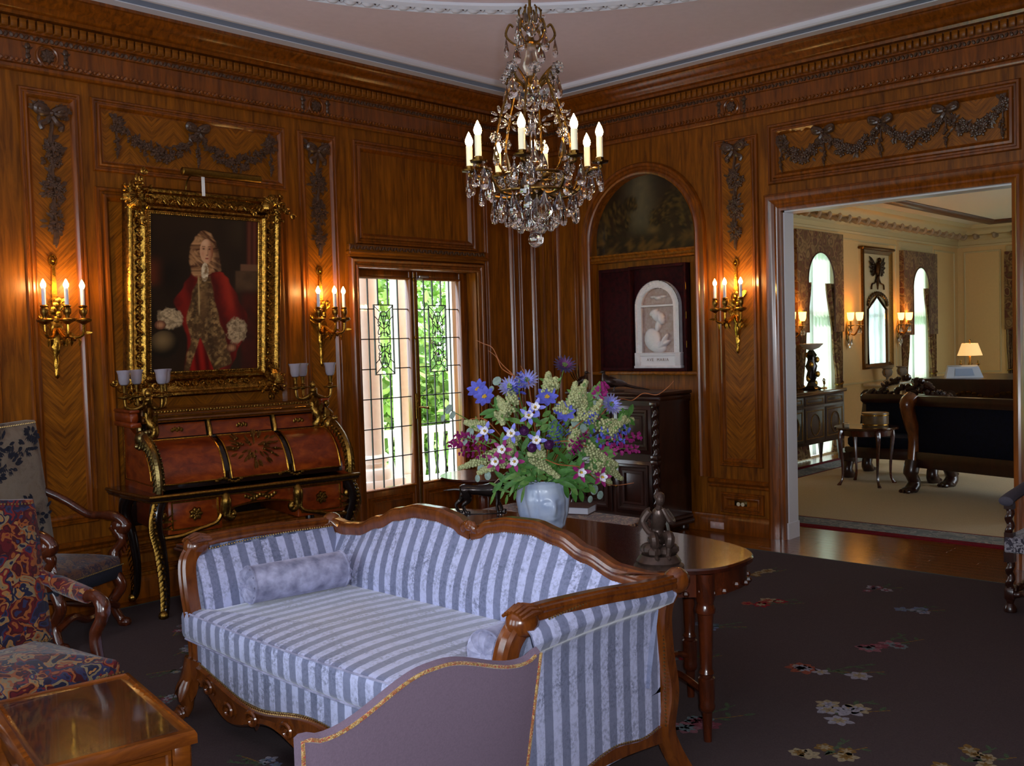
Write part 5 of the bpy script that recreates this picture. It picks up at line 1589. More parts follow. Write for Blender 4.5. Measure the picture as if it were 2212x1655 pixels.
for s in (-1, 1):
    mb = MB(); x = s*.245
    mb.tube(spline([(x, -.33, .735), (x, -.355, .70), (x, -.34, .62), (x-s*.03, -.345, .585), (x-s*.05, -.345, .605), (x-s*.035, -.345, .625)], 5), [.028]*5+[.034]*6+[.024]*6+[.02]*9, 10)
    for k in (-1, 0, 1): mb.tube([(x+.016*k, -.352, .72), (x+.016*k, -.372, .69), (x+.014*k, -.362, .60)], .007, 6)
    mb.ball((x-s*.045, -.352, .605), .018, 8, 5)
    mb.build('scroll_bracket', GILTD, DESK)
for sx in (-1, 1):
    for sy in (-1, 1):
        x, y = sx*.635, sy*.285
        P_ = spline([(x, y, ZL-.01), (x+sx*.03, y+sy*.02, .66), (x+sx*.035, y+sy*.025, .58), (x+sx*.005, y, .45), (x-sx*.015, y-sy*.01, .25), (x-sx*.01, y, .08), (x+sx*.015, y+sy*.015, .02)], 6)
        n = len(P_); rad = [lerp(.055, .022, min(1, (k/n)**.7*1.15)) for k in range(n)]
        mb = MB(); mb.tube(P_, rad, 10); lg = mb.build('leg', EBON, DESK)
        mb = MB()
        for k in range(0, n-4):
            p = P_[k]
            for d in (-1, 1): mb.leaf((p[0]+sx*rad[k]*.7, p[1]+sy*rad[k]*.8, p[2]), (d*.5+sx*.2, sy*.2, -.9), (sx, sy, .2), .05, .024, .3, 3)
            if k % 2 == 0: mb.ball((p[0]+sx*rad[k]*.6, p[1]+sy*rad[k]*.9, p[2]), .012, 6, 4)
        mb.ball((P_[-1][0], P_[-1][1], .03), (.03, .03, .03), 8, 6)
        for k in range(4): mb.ball((x+sx*.02+.03*cos(k*1.6), y+sy*.03, .64+.03*sin(k*1.6)), (.022, .018, .026), 7, 5)
        mb.leaf((x, y+sy*.035, .60), (-sx, 0, .35), (0, sy, 0), .16, .05, .1, 4); mb.leaf((x, y+sy*.035, .56), (-sx, 0, .1), (0, sy, 0), .2, .04, .2, 4)
        mb.build('leg_mount', GILTD, lg)
for sx in (-1, 1):
    mb = MB(); mb.tube(spline([(sx*.62, -.30, .50), (sx*.52, -.31, .505), (sx*.42, -.31, .53), (sx*.30, -.31, .56), (sx*.26, -.31, .62)], 5), .016, 8); mb.build('apron_edge', GILTD, DESK)

# ---- candelabra on the desk
TULIP = m_glass('cut_glass_shade', '#ece6f6', .22, 1.45); TULIP.node_tree.nodes['Principled BSDF'].inputs['Transmission Weight'].default_value = .72
sh = MB()
sh.lathe([(.012, 0), (.024, .006), (.032, .025), (.034, .05), (.036, .072), (.044, .095), (.0425, .0955), (.034, .073), (.032, .05), (.030, .026), (.022, .010), (.001, .006)], 24, lambda a, z: 1+(.07*sin(8*a) if z > .08 else .03*sin(12*a)))
SHADE = sh.mesh('glass_shade', TULIP)
def candelabrum(loc, rz, spots, label, putto):
    t = thing('candelabrum', label, 'candelabra', loc, rz, 'bronze candelabra on the desk')
    mb = MB(); st = spline([(0, -.02, -.12), (.02, -.04, -.06), (-.015, -.02, .02), (.01, 0, .09), (0, 0, .15)], 6)
    mb.tube(st, [.03, .034, .036, .036, .034, .032, .03, .032, .034, .034, .03, .026, .024, .026, .03, .03, .028, .024, .022, .02, .022, .026, .028, .024, .016], 10)
    rnd = random.Random(int(loc[0]*100))
    for k in range(16):
        p = st[k % len(st)]; a = k*2.4; mb.leaf(tuple(p), (cos(a)*.6, sin(a)*.6-.3, .6), (cos(a), sin(a), 0), .08, .035, .5, 3)
    mb.ball((0, 0, .17), (.02, .02, .028), 8, 6)
    mb.build('stem', GILTD, t)
    for (x, y) in spots:
        mb = MB()
        mb.tube(spline([(0, 0, .11), (x*.5, y*.5, .075), (x*.92, y*.92, .085), (x, y, .14)], 6), [.014]*7+[.010]*12, 8)
        mb.M = T(x, y, .135); mb.lathe([(.008, 0), (.018, .008), (.046, .014), (.047, .02), (.014, .022), (.010, .03), (.018, .036), (.010, .044), (.013, .07), (.017, .09), (.013, .095)], 16)
        a = mb.build('arm', GILTD, t)
        put('glass_shade', SHADE, a, (x, y, .226))
    if putto:
        mb = MB(); c = .07
        mb.tube(spline([(c, -.03, -.16), (c, -.04, -.09), (c+.005, -.04, -.03), (c, -.04, .01)], 4), [.022, .028, .03, .032, .034, .034, .034, .033, .03, .028, .022, .016, .012], 9)
        mb.ball((c+.01, -.045, .035), (.022, .022, .025), 9, 6)
        for s in (-1, 1):
            mb.tube(spline([(c+s*.025, -.04, -.01), (c+s*.05, -.05, -.04), (c+s*.03, -.07, -.06)], 4), .010, 7)
            mb.tube(spline([(c+s*.012, -.04, -.14), (c+s*.03, -.08, -.15), (c+s*.025, -.085, -.2)], 4), .014, 7)
        mb.build('putto_figure', GILTD, t)
    return t
def dw(x, y, z): return tuple(DESK.matrix_basis @ Vector((x, y, z))) if False else (-3.615 + x*cos(radians(-9)) - y*sin(radians(-9)), -.46 + x*sin(radians(-9)) + y*cos(radians(-9)), z)
candelabrum(dw(-.585, .02, 1.21), radians(-9), [(-.135, .02), (-.03, .11), (.06, -.10), (.125, .03)], 'bronze candelabrum with four glass shades at the left end of the desk', False)
candelabrum(dw(.565, .02, 1.21), radians(-9), [(-.115, .03), (-.02, .11), (.13, -.02)], 'bronze candelabrum with three glass shades at the window end of the desk', True)

# ================================================================ armchairs on the left
PAIS = m_tapestry('paisley_needlework', ['#3d0c12', '#6e1a1c', '#1d1c33', '#8a4a22', '#231a2e', '#7d6a4e', '#551016', '#2c2b4a', '#97683a'], 19, 1.2, seed=5, thread=520)
VERD = m_tapestry('verdure_tapestry_pale', ['#6d5a4c', '#8a7a68', '#8f8272', '#7d6c5e', '#4c4038', '#96887a'], 12, 1.4, seed=9, voro=False)
VERDK = m_tapestry('verdure_tapestry_dark', ['#14142a', '#17182f', '#4a3428', '#6b4634', '#1b1d3a', '#7b5a40', '#2c2230'], 26, 1.5, seed=2, voro=False)
LEAFC = m_plain('woven_dark_leaves', '#1f2130', rough=.9)
FRINGE = m_plain('dark_blue_braid', '#161b2c', rough=.8, var=.3, scale=90)
def highback(name, label, loc, rz, W, D, sz, bh, back_m, seat_m, padded, verd=False):
    t = thing(name, label, 'armchair', loc, rz)
    w = W/2; d = D/2
    # seat
    poly = subdiv_poly([(-w+.01, -d), (w-.01, -d), (w-.04, d-.02), (-w+.04, d-.02)], .06)
    mb = MB(); round_poly(mb, poly, sz-.11, sz-.02, .03, .05); mb.build('seat_cushion', seat_m, t, ang=60)
    mb = MB()
    mb.box(-w, w, -d-.008, -d+.03, sz-.15, sz-.075, .006); mb.box(-w, -w+.035, -d, d, sz-.15, sz-.08, .006); mb.box(w-.035, w, -d, d, sz-.15, sz-.08, .006); mb.box(-w+.02, w-.02, d-.04, d, sz-.15, sz-.08, .006)
    mb.build('seat_rail', FRINGE if verd else MAHOG, t)
    # back: leaning upholstered slab with shaped top
    lean = .10
    def bk(off):
        def fn(u, v):
            x = lerp(-w*.86, w*.86, u); zt = bh - (.014*(1-cos((u-.5)*2*pi)) if not verd else -.012*(u-.5))
            z = lerp(sz-.02 if padded else sz+.02, zt, v)
            e = min(1, min(u, 1-u)*9)*min(1, min(v, 1-v)*10)
            y = d-.05 + lean*((z-sz)/(bh-sz)) - off*(.035 + .02*sqrt(max(0, e)))
            return (x, y, z)
        return fn
    mb = MB(); mb.grid(bk(1), 30, 44); bko = mb.build('seat_back', back_m, t, ang=60)
    mb = MB(); mb.grid(bk(-.4), 12, 12); mb.build('outside_back', back_m, t, ang=60)
    edge = [bk(.3)(0, k/16) for k in range(17)] + [bk(.3)(k/12, 1) for k in range(1, 13)] + [bk(.3)(1, 1-k/16) for k in range(1, 17)]
    mb = MB(); mb.tube(edge, .026, 8, flat=.8); mb.build('back_edge', back_m, t)
    lists = [[tuple(Vector(bk(1.05)(k/40, .995)) + Vector((0, -.004, .006))) for k in range(41)], [(x, -d-.012, sz-.072) for x in [-w+.02*k for k in range(int(W/.02)+1)]]]
    if padded: lists.append([tuple(Vector(bk(1.1)(k/40, .02)) + Vector((0, -.006, 0))) for k in range(41)])
    add_nails('nailheads', lists, t)
    for s in (-1, 1):
        # arms
        ax = s*(w+.01); az = sz+.185
        yb = d-.06+lean*.3
        if padded:
            mb = MB(); pts = spline([(s*(w*.86), yb, az+.06), (ax, yb-.12, az+.015), (ax+s*.005, -d*.1, az)], 6)
            mb.tube(pts, [.028]*4+[.036]*6+[.034]*2+[.03], 10); mb.build('arm_pad', back_m, t)
            hand = spline([(ax, -d*.05, az), (ax+s*.01, -d*.25, az+.004), (ax+s*.012, -d*.42, az-.03), (ax+s*.005, -d*.42, az-.08), (ax-s*.01, -d*.32, az-.15), (ax-s*.01, -d*.38, az-.25)], 5)
            mb = MB(); mb.tube(hand, [.026]*8+[.03]*6+[.026]*6+[.024]*6, 10); mb.build('arm_post', MAHOG, t)
        else:
            pts = spline([(s*w*.86, yb+.02, az+.19), (ax, yb-.10, az+.12), (ax+s*.015, yb-.25, az+.035), (ax+s*.02, -d*.45, az+.03), (ax+s*.02, -d*.82, az+.02), (ax+s*.02, -d-.02, az-.03), (ax+s*.02, -d+.03, az-.07), (ax+s*.02, -d+.07, az-.035)], 6)
            mb = MB(); mb.tube(pts, [.024]*20+[.03]*10+[.034]*8+[.026]*5, 10); mb.ball((ax+s*.02, -d+.03, az-.035), (.034, .05, .046), 10, 7); mb.build('arm', MAHOG, t)
            post = spline([(ax+s*.015, -d+.04, az-.06), (ax+s*.01, -d-.0, az-.12), (ax, -d+.05, az-.19), (ax-s*.02, -d+.04, az-.28)], 6)
            mb = MB(); mb.tube(post, [.03]*6+[.026]*6+[.032]*7, 10)
            for k in range(6): mb.leaf(tuple(post[4+2*k]), (s*.3, -.5, -.8), (s, -.3, 0), .06, .03, .3, 3)
            mb.build('arm_post', MAHOG, t)
        # scroll legs
        lf = spline([(s*(w-.03), -d+.03, sz-.12), (s*(w-.02), -d-.01, sz-.2), (s*(w-.035), -d+.045, sz-.30), (s*(w-.015), -d-.0, .035), (s*(w-.015), -d-.04, .03)], 6)
        mb = MB(); mb.tube(lf, [.034]*6+[.032]*6+[.026]*6+[.03]*7, 10); mb.ball((s*(w-.015), -d-.015, .03), (.034, .045, .03), 10, 6); mb.build('front_leg', MAHOG, t)
        mb = MB(); mb.tube(spline([(s*(w-.05), d-.03, sz-.1), (s*(w-.05), d-.02, .2), (s*(w-.04), d+.05, 0)], 6), .024, 8); mb.build('rear_leg', MAHOG, t)
    mb = MB()
    mb.tube(spline([(-w+.03, -d+.02, .13), (-w*.5, -d+.01, .17), (0, -d+.02, .12), (w*.5, -d+.01, .17), (w-.03, -d+.02, .13)], 6), .022, 8)
    mb.tube([(-w+.03, -d+.04, .13), (-w+.04, d-.02, .13)], .016, 8); mb.tube([(w-.03, -d+.04, .13), (w-.04, d-.02, .13)], .016, 8)
    mb.build('stretcher', MAHOG, t)
    return t, bko
highback('needlework_armchair', 'armchair in red paisley needlework with nailhead trim beside the low table', (-5.80, -2.345, 0), radians(5), .62, .56, .475, 1.05, PAIS, PAIS, True)
chB, bkB = highback('tapestry_armchair', 'tall armchair in landscape tapestry with scrolled arms in front of the desk', (-4.88, -.47, 0), radians(28), .56, .52, .45, 1.23, VERD, VERDK, False, True)
# woven foliage across the tall back
mb = MB(); rnd = random.Random(12)
for k in range(190):
    cl = rnd.choice([(-.10, 1.14, .09), (.12, 1.10, .06), (-.05, 1.03, .08), (.17, 1.17, .04), (-.16, .98, .07), (.10, .72, .12), (0, .62, .14)])
    a = rnd.uniform(0, 2*pi); q = sqrt(rnd.random())*cl[2]
    x, z = cl[0]+q*cos(a), cl[1]+q*sin(a)*.8
    if abs(x) > .215 or z > 1.2 or z < .5: continue
    y = .26-.05 + .10*((z-.45)/.78) - .0585
    mb.leaf((x, y, z), (cos(a+.5), .0, sin(a+.5)), (0, -1, 0), rnd.uniform(.028, .05), .022, 0.0, 3)
o = mb.build('woven_leaves', LEAFC, chB); o['kind'] = 'stuff'

# ---- low table with glass top
BURL = m_wood('burl_veneer', '#23110c', '#5a2a18', rough=.12, stretch=(9, 9, 9), coat=1.0)
CT = thing('coffee_table', 'low wooden table with dark burl glass covered top in the left corner', 'table', (-5.79, -3.02, 0), radians(-10))
W2, D2 = .245, .375
OAKT = m_wood('golden_oak_table', '#4a2006', '#8a480f', rough=.25, stretch=(2, 9, 9), coat=.6)
mb = MB(); mb.box(-W2+.045, W2-.045, -D2+.045, D2-.045, .405, .418); mb.build('burl_panel', BURL, CT)
mb = MB(); mb.frame(-W2, W2, -D2, D2, [(0, -.03), (0, 0), (.006, .012), (.02, .016), (.03, .010), (.045, .006)]); mb.v = [(p[0], p[2], .412-p[1]) for p in mb.v]; mb.build('top_edge', OAKT, CT, recalc=True)
mb = MB(); mb.box(-W2+.043, W2-.043, -D2+.043, D2-.043, .419, .424); mb.build('glass_top', m_thin('table_glass', .12), CT)
mb = MB(); mb.box(-W2+.03, W2-.03, -D2+.03, D2-.03, .27, .395, .004); ap_ = mb.build('apron', OAKT, CT)
mb = MB(); mb.frame(-W2+.075, W2-.075, .29, .375, [(0, 0), (.004, .008), (.014, .008), (.02, 0)], -D2+.03); mb.build('drawer_front', OAKT, ap_)
mb = MB()
for k in range(7): mb.ball((-.06+.02*k, -D2+.026, .335), (.009, .006, .012), 6, 4)
mb.build('carved_pull', OAKT, ap_)
for sx in (-1, 1):
    for sy in (-1, 1):
        mb = MB(); mb.M = T(sx*(W2-.045), sy*(D2-.045), 0); mb.box(-.03, .03, -.03, .03, .26, .40, .006); mb.lathe([(.022, 0), (.028, .02), (.018, .05), (.026, .14), (.03, .2), (.022, .22), (.03, .26)], 12); mb.build('leg', OAKT, CT)
# ---- side table beside the sofa's far arm
t = thing('side_table', 'small dark side table with bright polished edge behind the far sofa arm', 'table', (-4.68, -2.035, 0), 0)
GREYV = m_wood('grey_brown_apron', '#3a2a1c', '#6b543a', rough=.3, stretch=(4, 4, 9))
mb = MB(); mb.box(-.20, .20, -.135, .115, .69, .705, .004); mb.box(-.192, .192, -.127, .107, .705, .72, .004); mb.build('tabletop', TABM, t)
mb = MB(); mb.box(-.17, .17, -.11, .09, .59, .69, .003); mb.build('apron', GREYV, t)
for sx in (-1, 1):
    for y in (-.09, .07):
        mb = MB(); mb.M = T(sx*.15, y, 0); mb.lathe([(.009, 0), (.012, .03), (.016, .3), (.012, .33), (.018, .36), (.014, .40), (.02, .5), (.015, .53), (.022, .55), (.018, .59)], 12); mb.build('leg', MAHOG, t)

# ================================================================ chair seen from behind in the foreground
TWEED = m_plain('mauve_brown_upholstery', '#5d4e5b', rough=.9, var=.08, scale=220, bump=.25, bscale=500, spec=.15)
GIMP = m_tapestry('woven_gimp_trim', ['#7d5b2c', '#9a7a44', '#8d2a2a', '#a98f60', '#6b4a2a'], 60, seed=4)
FC = thing('upholstered_chair', 'brown upholstered chair with humped back seen from behind', 'chair', (-5.805, -4.52, 0), pi)
def ftop(x):
    a = abs(x)/.335
    return .957 - .062*sm(.05, .82, a) + .012*sm(.86, .98, a)
def fback(yo, bul):
    def fn(u, v):
        q = lerp(-1, 1, u); wv = lerp(.285, .335, v)
        x = q*wv; z = lerp(.30, ftop(q*.335), v)
        return (x, lerp(.20, .275, v) + yo + bul*(1-q*q)*sin(pi*v), z)
    return fn
mb = MB(); mb.grid(fback(.0, .006), 40, 24); mb.build('outside_back', TWEED, FC, ang=60, recalc=True)
mb = MB(); mb.grid(fback(-.03, -.03), 30, 20); mb.build('inside_back', PAIS, FC, ang=60, recalc=True)
f0, f1 = fback(0, 0), fback(-.03, 0)
ed = [(0, k/14) for k in range(15)] + [(k/36, 1) for k in range(1, 37)] + [(1, 1-k/14) for k in range(1, 15)]
v = []; f = []
for u_, v_ in ed: v += [f0(u_, v_), tuple(Vector(f0(u_, v_)).lerp(Vector(f1(u_, v_)), .5) + Vector((0, 0, .012 if v_ == 1 else 0))), f1(u_, v_)]
f = [(3*i+k, 3*i+k+1, 3*i+k+4, 3*i+k+3) for i in range(len(ed)-1) for k in (0, 1)]
mb = MB(); mb.add(v, f); mb.build('back_edge', TWEED, FC, ang=60, recalc=True)
mb = MB(); mb.tube([tuple(Vector(f0(u_, v_)) + Vector((0, .0, 0))) for u_, v_ in ed[15:]] , .0045, 6); mb.tube([f0(u_, v_) for u_, v_ in ed[:15]], .0045, 6); mb.build('gimp_trim', GIMP, FC)
mb = MB(); round_poly(mb, subdiv_poly([(-.29, -.28), (.29, -.28), (.27, .2), (-.27, .2)], .08), .34, .46, .03, .03); mb.build('seat_cushion', PAIS, FC, ang=60)
mb = MB(); mb.box(-.29, .29, -.28, .22, .27, .35, .008); mb.build('seat_rail', MAHOG, FC)
for sx in (-1, 1):
    for y in (-.24, .19):
        mb = MB(); mb.tube([(sx*.26, y, .28), (sx*.255, y, .15), (sx*.26, y+(.03 if y > 0 else 0), 0)], [.026, .022, .016], 8); mb.build('leg', MAHOG, FC)

# ================================================================ twist-legged chair at the right edge
DAM = m_tapestry('grey_damask', ['#2d2a33', '#8d8890', '#3a3640', '#a39da4', '#4d4853', '#8f8a92'], 46, 1.0, seed=6)
PADG = m_plain('grey_arm_pad', '#45414c', rough=.85, var=.1, scale=60)
RC = thing('twist_leg_armchair', 'armchair with dark barley twist legs and grey damask seat at the right', 'armchair', (-.90, -4.83, 0), -pi/2)
def twist(mb, x, y, z0, z1, r=.021, pitch=.075):
    n = int((z1-z0)/.006); pts = []
    def fn(u, v):
        a = 2*pi*u; z = lerp(z0, z1, v); rr = r*(1+.32*sin(a*1 - 2*pi*z/pitch)); return (x+rr*cos(a), y+rr*sin(a), z)
    mb.grid(fn, 12, n, closeu=True)
for sx in (-1, 1):
    for sy in (-1, 1):
        mb = MB(); x, y = sx*.28, sy*.255
        mb.box(x-.026, x+.026, y-.026, y+.026, .30, .36); twist(mb, x, y, .15, .30); mb.box(x-.026, x+.026, y-.026, y+.026, .085, .15, .004)
        mb.M = T(x, y, 0); mb.lathe([(.02, 0), (.034, .012), (.036, .03), (.026, .05), (.018, .06), (.026, .085)], 14); mb.M = I4
        if sy < 0:
            mb.box(x-.024, x+.024, y-.024, y+.024, .355, .47); twist(mb, x, y, .45, .61); mb.box(x-.024, x+.024, y-.024, y+.024, .605, .64)
        mb.build('leg', DARKOAK, RC)
mb = MB(); round_poly(mb, subdiv_poly([(-.30, -.285), (.30, -.285), (.30, .27), (-.30, .27)], .08), .355, .445, .012, .02); mb.build('seat_cushion', DAM, RC, ang=50)
for sx in (-1, 1):
    mb = MB(); mb.tube(spline([(sx*.285, -.315, .652), (sx*.285, -.2, .668), (sx*.285, .1, .69), (sx*.285, .27, .70)], 6), [.02]+[.04]*17+[.03], 12, flat=.7); mb.build('arm_pad', PADG, RC)
mb = MB(); mb.box(-.29, .29, .22, .29, .43, 1.1, .02); mb.build('seat_back', DAM, RC)
for z in (.118,):
    for sx in (-1, 1):
        mb = MB(); twist(mb, 0, 0, -.23, .23, .018, .07); mb.v = [(sx*.28+p[0], p[2], z+p[1]) for p in mb.v]; mb.build('stretcher', DARKOAK, RC)
mb = MB(); twist(mb, 0, 0, -.26, .26, .018, .07); mb.v = [(p[2], -.255+p[0], .118+p[1]) for p in mb.v]; mb.build('stretcher', DARKOAK, RC)

# ================================================================ dark cabinet in the niche
CB = thing('carved_cabinet', 'dark carved oak cabinet standing in front of the niche', 'cabinet', (-.27, -1.215, 0), -pi/2)
cw, cd = .495, .235
mb = MB(); mb.box(-cw+.02, cw-.02, -cd+.02, cd, .10, 1.14); mb.build('body', DARKOAK, CB)
mb = MB(); mb.box(-cw-.01, cw+.01, -cd-.012, cd, 1.165, 1.192, .006); mb.box(-cw, cw, -cd, cd, 1.12, 1.165, .01); mb.box(-cw+.01, cw-.01, -cd+.008, cd, 1.10, 1.12); mb.build('top_board', DARKOAK, CB)
mb = MB(); mb.box(-cw-.01, cw+.01, -cd-.015, cd, .06, .105, .008); mb.box(-cw, cw, -cd-.005, cd, .105, .14, .008); mb.build('base_moulding', DARKOAK, CB)
for (a, b) in ((-.40, -.02), (.02, .40)):
    for (z0, z1) in ((.17, .62), (.68, 1.08)):
        mb = MB(); mb.box(a, b, -cd+.004, -cd+.02, z0, z1, .003); d = mb.build('door', DARKOAK, CB)
        mb = MB(); mb.frame(a+.03, b-.03, z0+.03, z1-.03, [(0, 0), (.004, .014), (.02, .018), (.032, .004), (.05, .004), (.056, .012), (.075, .014)], -cd+.004); mb.build('door_moulding', DARKOAK, d)
        mb = MB(); mb.ball((b-.02 if a < 0 else a+.02, -cd-.008, (z0+z1)/2), .012, 8, 6); mb.build('knob', BRASS, d)
for x in (-.45, .45):
    mb = MB(); twist(mb, x, -cd-.005, .17, .60, .024, .08); twist(mb, x, -cd-.005, .68, 1.08, .024, .08)
    for z in (.14, .60, .64, 1.08): mb.box(x-.034, x+.034, -cd-.038, -cd+.02, z, z+.035, .004)
    mb.build('twist_column', DARKOAK, CB)
for x in (-.42, .42):
    for y in (-.2, .19): mb = MB(); mb.M = T(x, y, 0); mb.lathe([(.03, 0), (.045, .012), (.048, .03), (.04, .05), (.03, .062)], 14); mb.build('bun_foot', DARKOAK, CB)
# pheasant and winged bird on the cabinet
PHEAS = m_plain('brown_bronze_bird', '#2c1a14', rough=.35, metal=.4, var=.4, bump=.3)
t = thing('bronze_pheasant', 'dark bronze pheasant with long tail on top of the cabinet', 'statue', (-.42, -1.19, 1.192), radians(130))
mb = MB()
mb.tube(spline([(.09, 0, .165), (.085, 0, .13), (.06, 0, .09), (0, 0, .075), (-.07, 0, .06), (-.16, 0, .035), (-.30, 0, .008)], 5), [.012, .013, .014, .016, .02, .026, .032, .038, .042, .045, .047, .048, .048, .047, .045, .042, .038, .033, .028, .024, .02, .017, .015, .013, .012, .011, .010, .008, .006, .005, .003], 10)
mb.ball((.095, 0, .17), (.02, .015, .016), 8, 6); mb.tube([(.11, 0, .168), (.132, 0, .16)], [.006, .001], 6)
for s in (-1, 1):
    mb.leaf((.05, s*.04, .09), (-1, s*.1, -.15), (0, s, .3), .16, .06, .1, 5)
    mb.tube([(.0, s*.018, .04), (.01, s*.018, .0)], .006, 6)
mb.build('body', PHEAS, t)
mb = MB(); mb.box(-.08, .08, -.03, .03, 0, .006, .001); mb.build('base', PHEAS, t)
t = thing('bronze_winged_bird', 'dark bronze bird with raised wings on the left of the cabinet', 'statue', (-.40, -.80, 1.192), radians(-50))
mb = MB()
mb.tube(spline([(.05, 0, .15), (.04, 0, .11), (0, 0, .08), (-.06, 0, .05)], 5), [.01, .012, .014, .018, .024, .03, .034, .036, .036, .034, .03, .026, .02, .014, .01, .006], 10)
mb.ball((.055, 0, .16), (.018, .013, .014), 8, 6); mb.tube([(.07, 0, .158), (.09, 0, .15)], [.005, .001], 6)
for s in (-1, 1):
    for k in range(4): mb.leaf((.0-.015*k, s*.02, .09), (-.25-.15*k, s*(.75-.1*k), .9), (1, 0, .2), .17-.02*k, .05, -.15, 5)
    mb.tube([(.0, s*.015, .05), (.0, s*.015, .0)], .006, 6)
mb.build('body', PHEAS, t)
mb = MB(); mb.lathe([(.05, 0), (.05, .006), (.001, .008)], 16); mb.build('base', PHEAS, t)

# ================================================================ chandelier
CRYS = m_glass('cut_crystal', '#fffaf4', .0, 1.62)
CHG = m_metal('chandelier_bronze', '#80602f', .3, .5)
CH = thing('chandelier', 'crystal chandelier with eight lit candles and hanging drops', 'chandelier', (-4.12, -3.62, 0), 0)
def pear(L, W, seg=10):
    mb = MB()
    mb.lathe([(.001, 0), (.35*W, -.02*L*0), (.18*W, .001)], 6) if False else None
    mb.lathe([(.001, -L), (.30*W, -.965*L), (.47*W, -.84*L), (.5*W, -.70*L), (.43*W, -.52*L), (.28*W, -.32*L), (.14*W, -.15*L), (.06*W, -.06*L), (.05*W, 0)], seg)
    mb.v = [(p[0], p[1]*.55, p[2]) for p in mb.v]
    mb.tube([(0, 0, 0), (0, 0, .016)], .0015, 5); mb.ball((0, 0, .012), .0065, 6, 4)
    return mb
DROPS = [pear(.095, .048).mesh('crystal_drop', CRYS, 20), pear(.078, .041).mesh('crystal_drop', CRYS, 20), pear(.058, .032).mesh('crystal_drop', CRYS, 20), pear(.115, .06, 12).mesh('crystal_drop', CRYS, 20)]
mb = MB(); mb.M = RX(pi/2); mb.disc_flower((0, 0, 0), .026, 8, th=.2); ROS = mb.mesh('crystal_rosette', CRYS, 30)
mb = MB()
for k in range(7):
    a = 2*pi*k/7; mb.ball((cos(a)*.03, 0, sin(a)*.03), (.017, .004, .007), 6, 4, RY(-a))
mb.ball((0, -.004, 0), .009, 7, 5); STARF = mb.mesh('crystal_flower', CRYS, 30)
drop_i = 0
def drop(x, y, z, k=0, a=None, par=None):
    put('crystal_drop', DROPS[k], par or CH, (x, y, z), a if a is not None else atan2(y, x)+pi/2)
FCAM = radians(43.2)+pi     # direction from chandelier to camera
# suspension
mb = MB(); mb.tube([(0, 0, 2.98), (0, 0, 3.84)], .006, 8); mb.M = T(0, 0, 3.80); mb.lathe([(.02, 0), (.05, .03), (.07, .06), (.075, .085)], 20); mb.build('rod', CHG, CH)
# top crown
mb = MB(); mb.M = I4
mb.lathe([(.018, 2.845), (.026, 2.855), (.014, 2.87), (.012, 2.92), (.02, 2.93), (.012, 2.95), (.01, 3.0)], 12)
for k in range(6):
    a = 2*pi*k/6+.3; c, s = cos(a), sin(a)
    mb.tube(spline([(c*.012, s*.012, 2.86), (c*.06, s*.06, 2.85), (c*.10, s*.10, 2.885), (c*.085, s*.085, 2.93), (c*.07, s*.07, 2.92)], 5), .005, 6)
    mb.tube(spline([(c*.012, s*.012, 2.90), (c*.035, s*.035, 2.93), (c*.045, s*.045, 2.98), (c*.035, s*.035, 3.0)], 5), .004, 6)
mb.build('top_crown', CHG, CH)
for k in range(6):
    a = 2*pi*k/6+.3
    drop(cos(a)*.10, sin(a)*.10, 2.875, 1); drop(cos(a)*.045, sin(a)*.045, 2.975, 2); drop(cos(a+.5)*.06, sin(a+.5)*.06, 2.94, 1)
# glass baluster
mb = MB(); mb.lathe([(.015, 2.72), (.022, 2.735), (.03, 2.75), (.034, 2.765), (.028, 2.785), (.021, 2.81), (.019, 2.84), (.022, 2.85)], 16, lambda a, z: 1+.04*cos(8*a)); mb.build('glass_baluster', m_glass('frosted_glass', '#fff2e0', .25, 1.45), CH)
# second crown
mb = MB()
mb.lathe([(.02, 2.655), (.036, 2.665), (.04, 2.68), (.03, 2.70), (.022, 2.72)], 16)
for k in range(8):
    a = 2*pi*k/8+.1; c, s = cos(a), sin(a)
    r = .13 if k % 2 == 0 else .09
    mb.tube(spline([(c*.03, s*.03, 2.68), (c*.06, s*.06, 2.715), (c*r*.85, s*r*.85, 2.745), (c*r, s*r, 2.715)], 5), .0045, 6)
mb.build('middle_crown', CHG, CH)
for k in range(8):
    a = 2*pi*k/8+.1; r = .13 if k % 2 == 0 else .09
    put('crystal_rosette', ROS, CH, (cos(a)*r, sin(a)*r, 2.735), FCAM+pi/2)
    drop(cos(a)*r, sin(a)*r, 2.705, 0 if k % 2 == 0 else 1)
    drop(cos(a+.35)*.055, sin(a+.35)*.055, 2.65, 2)
# cage bars
for k in range(6):
    a = 2*pi*k/6+.5; c, s = cos(a), sin(a)
    mb = MB(); mb.tube(spline([(c*.035, s*.035, 2.68), (c*.075, s*.075, 2.70), (c*.115, s*.115, 2.62), (c*.15, s*.15, 2.50), (c*.16, s*.16, 2.41), (c*.13, s*.13, 2.335), (c*.06, s*.06, 2.31)], 6), .005, 6); mb.build('cage_bar', CHG, CH)
    put('crystal_flower', STARF, CH, (c*.135, s*.135, 2.555), FCAM+pi/2)
    put('crystal_rosette', ROS, CH, (c*.16, s*.16, 2.47), FCAM+pi/2)
    drop(c*.16, s*.16, 2.45, 0)
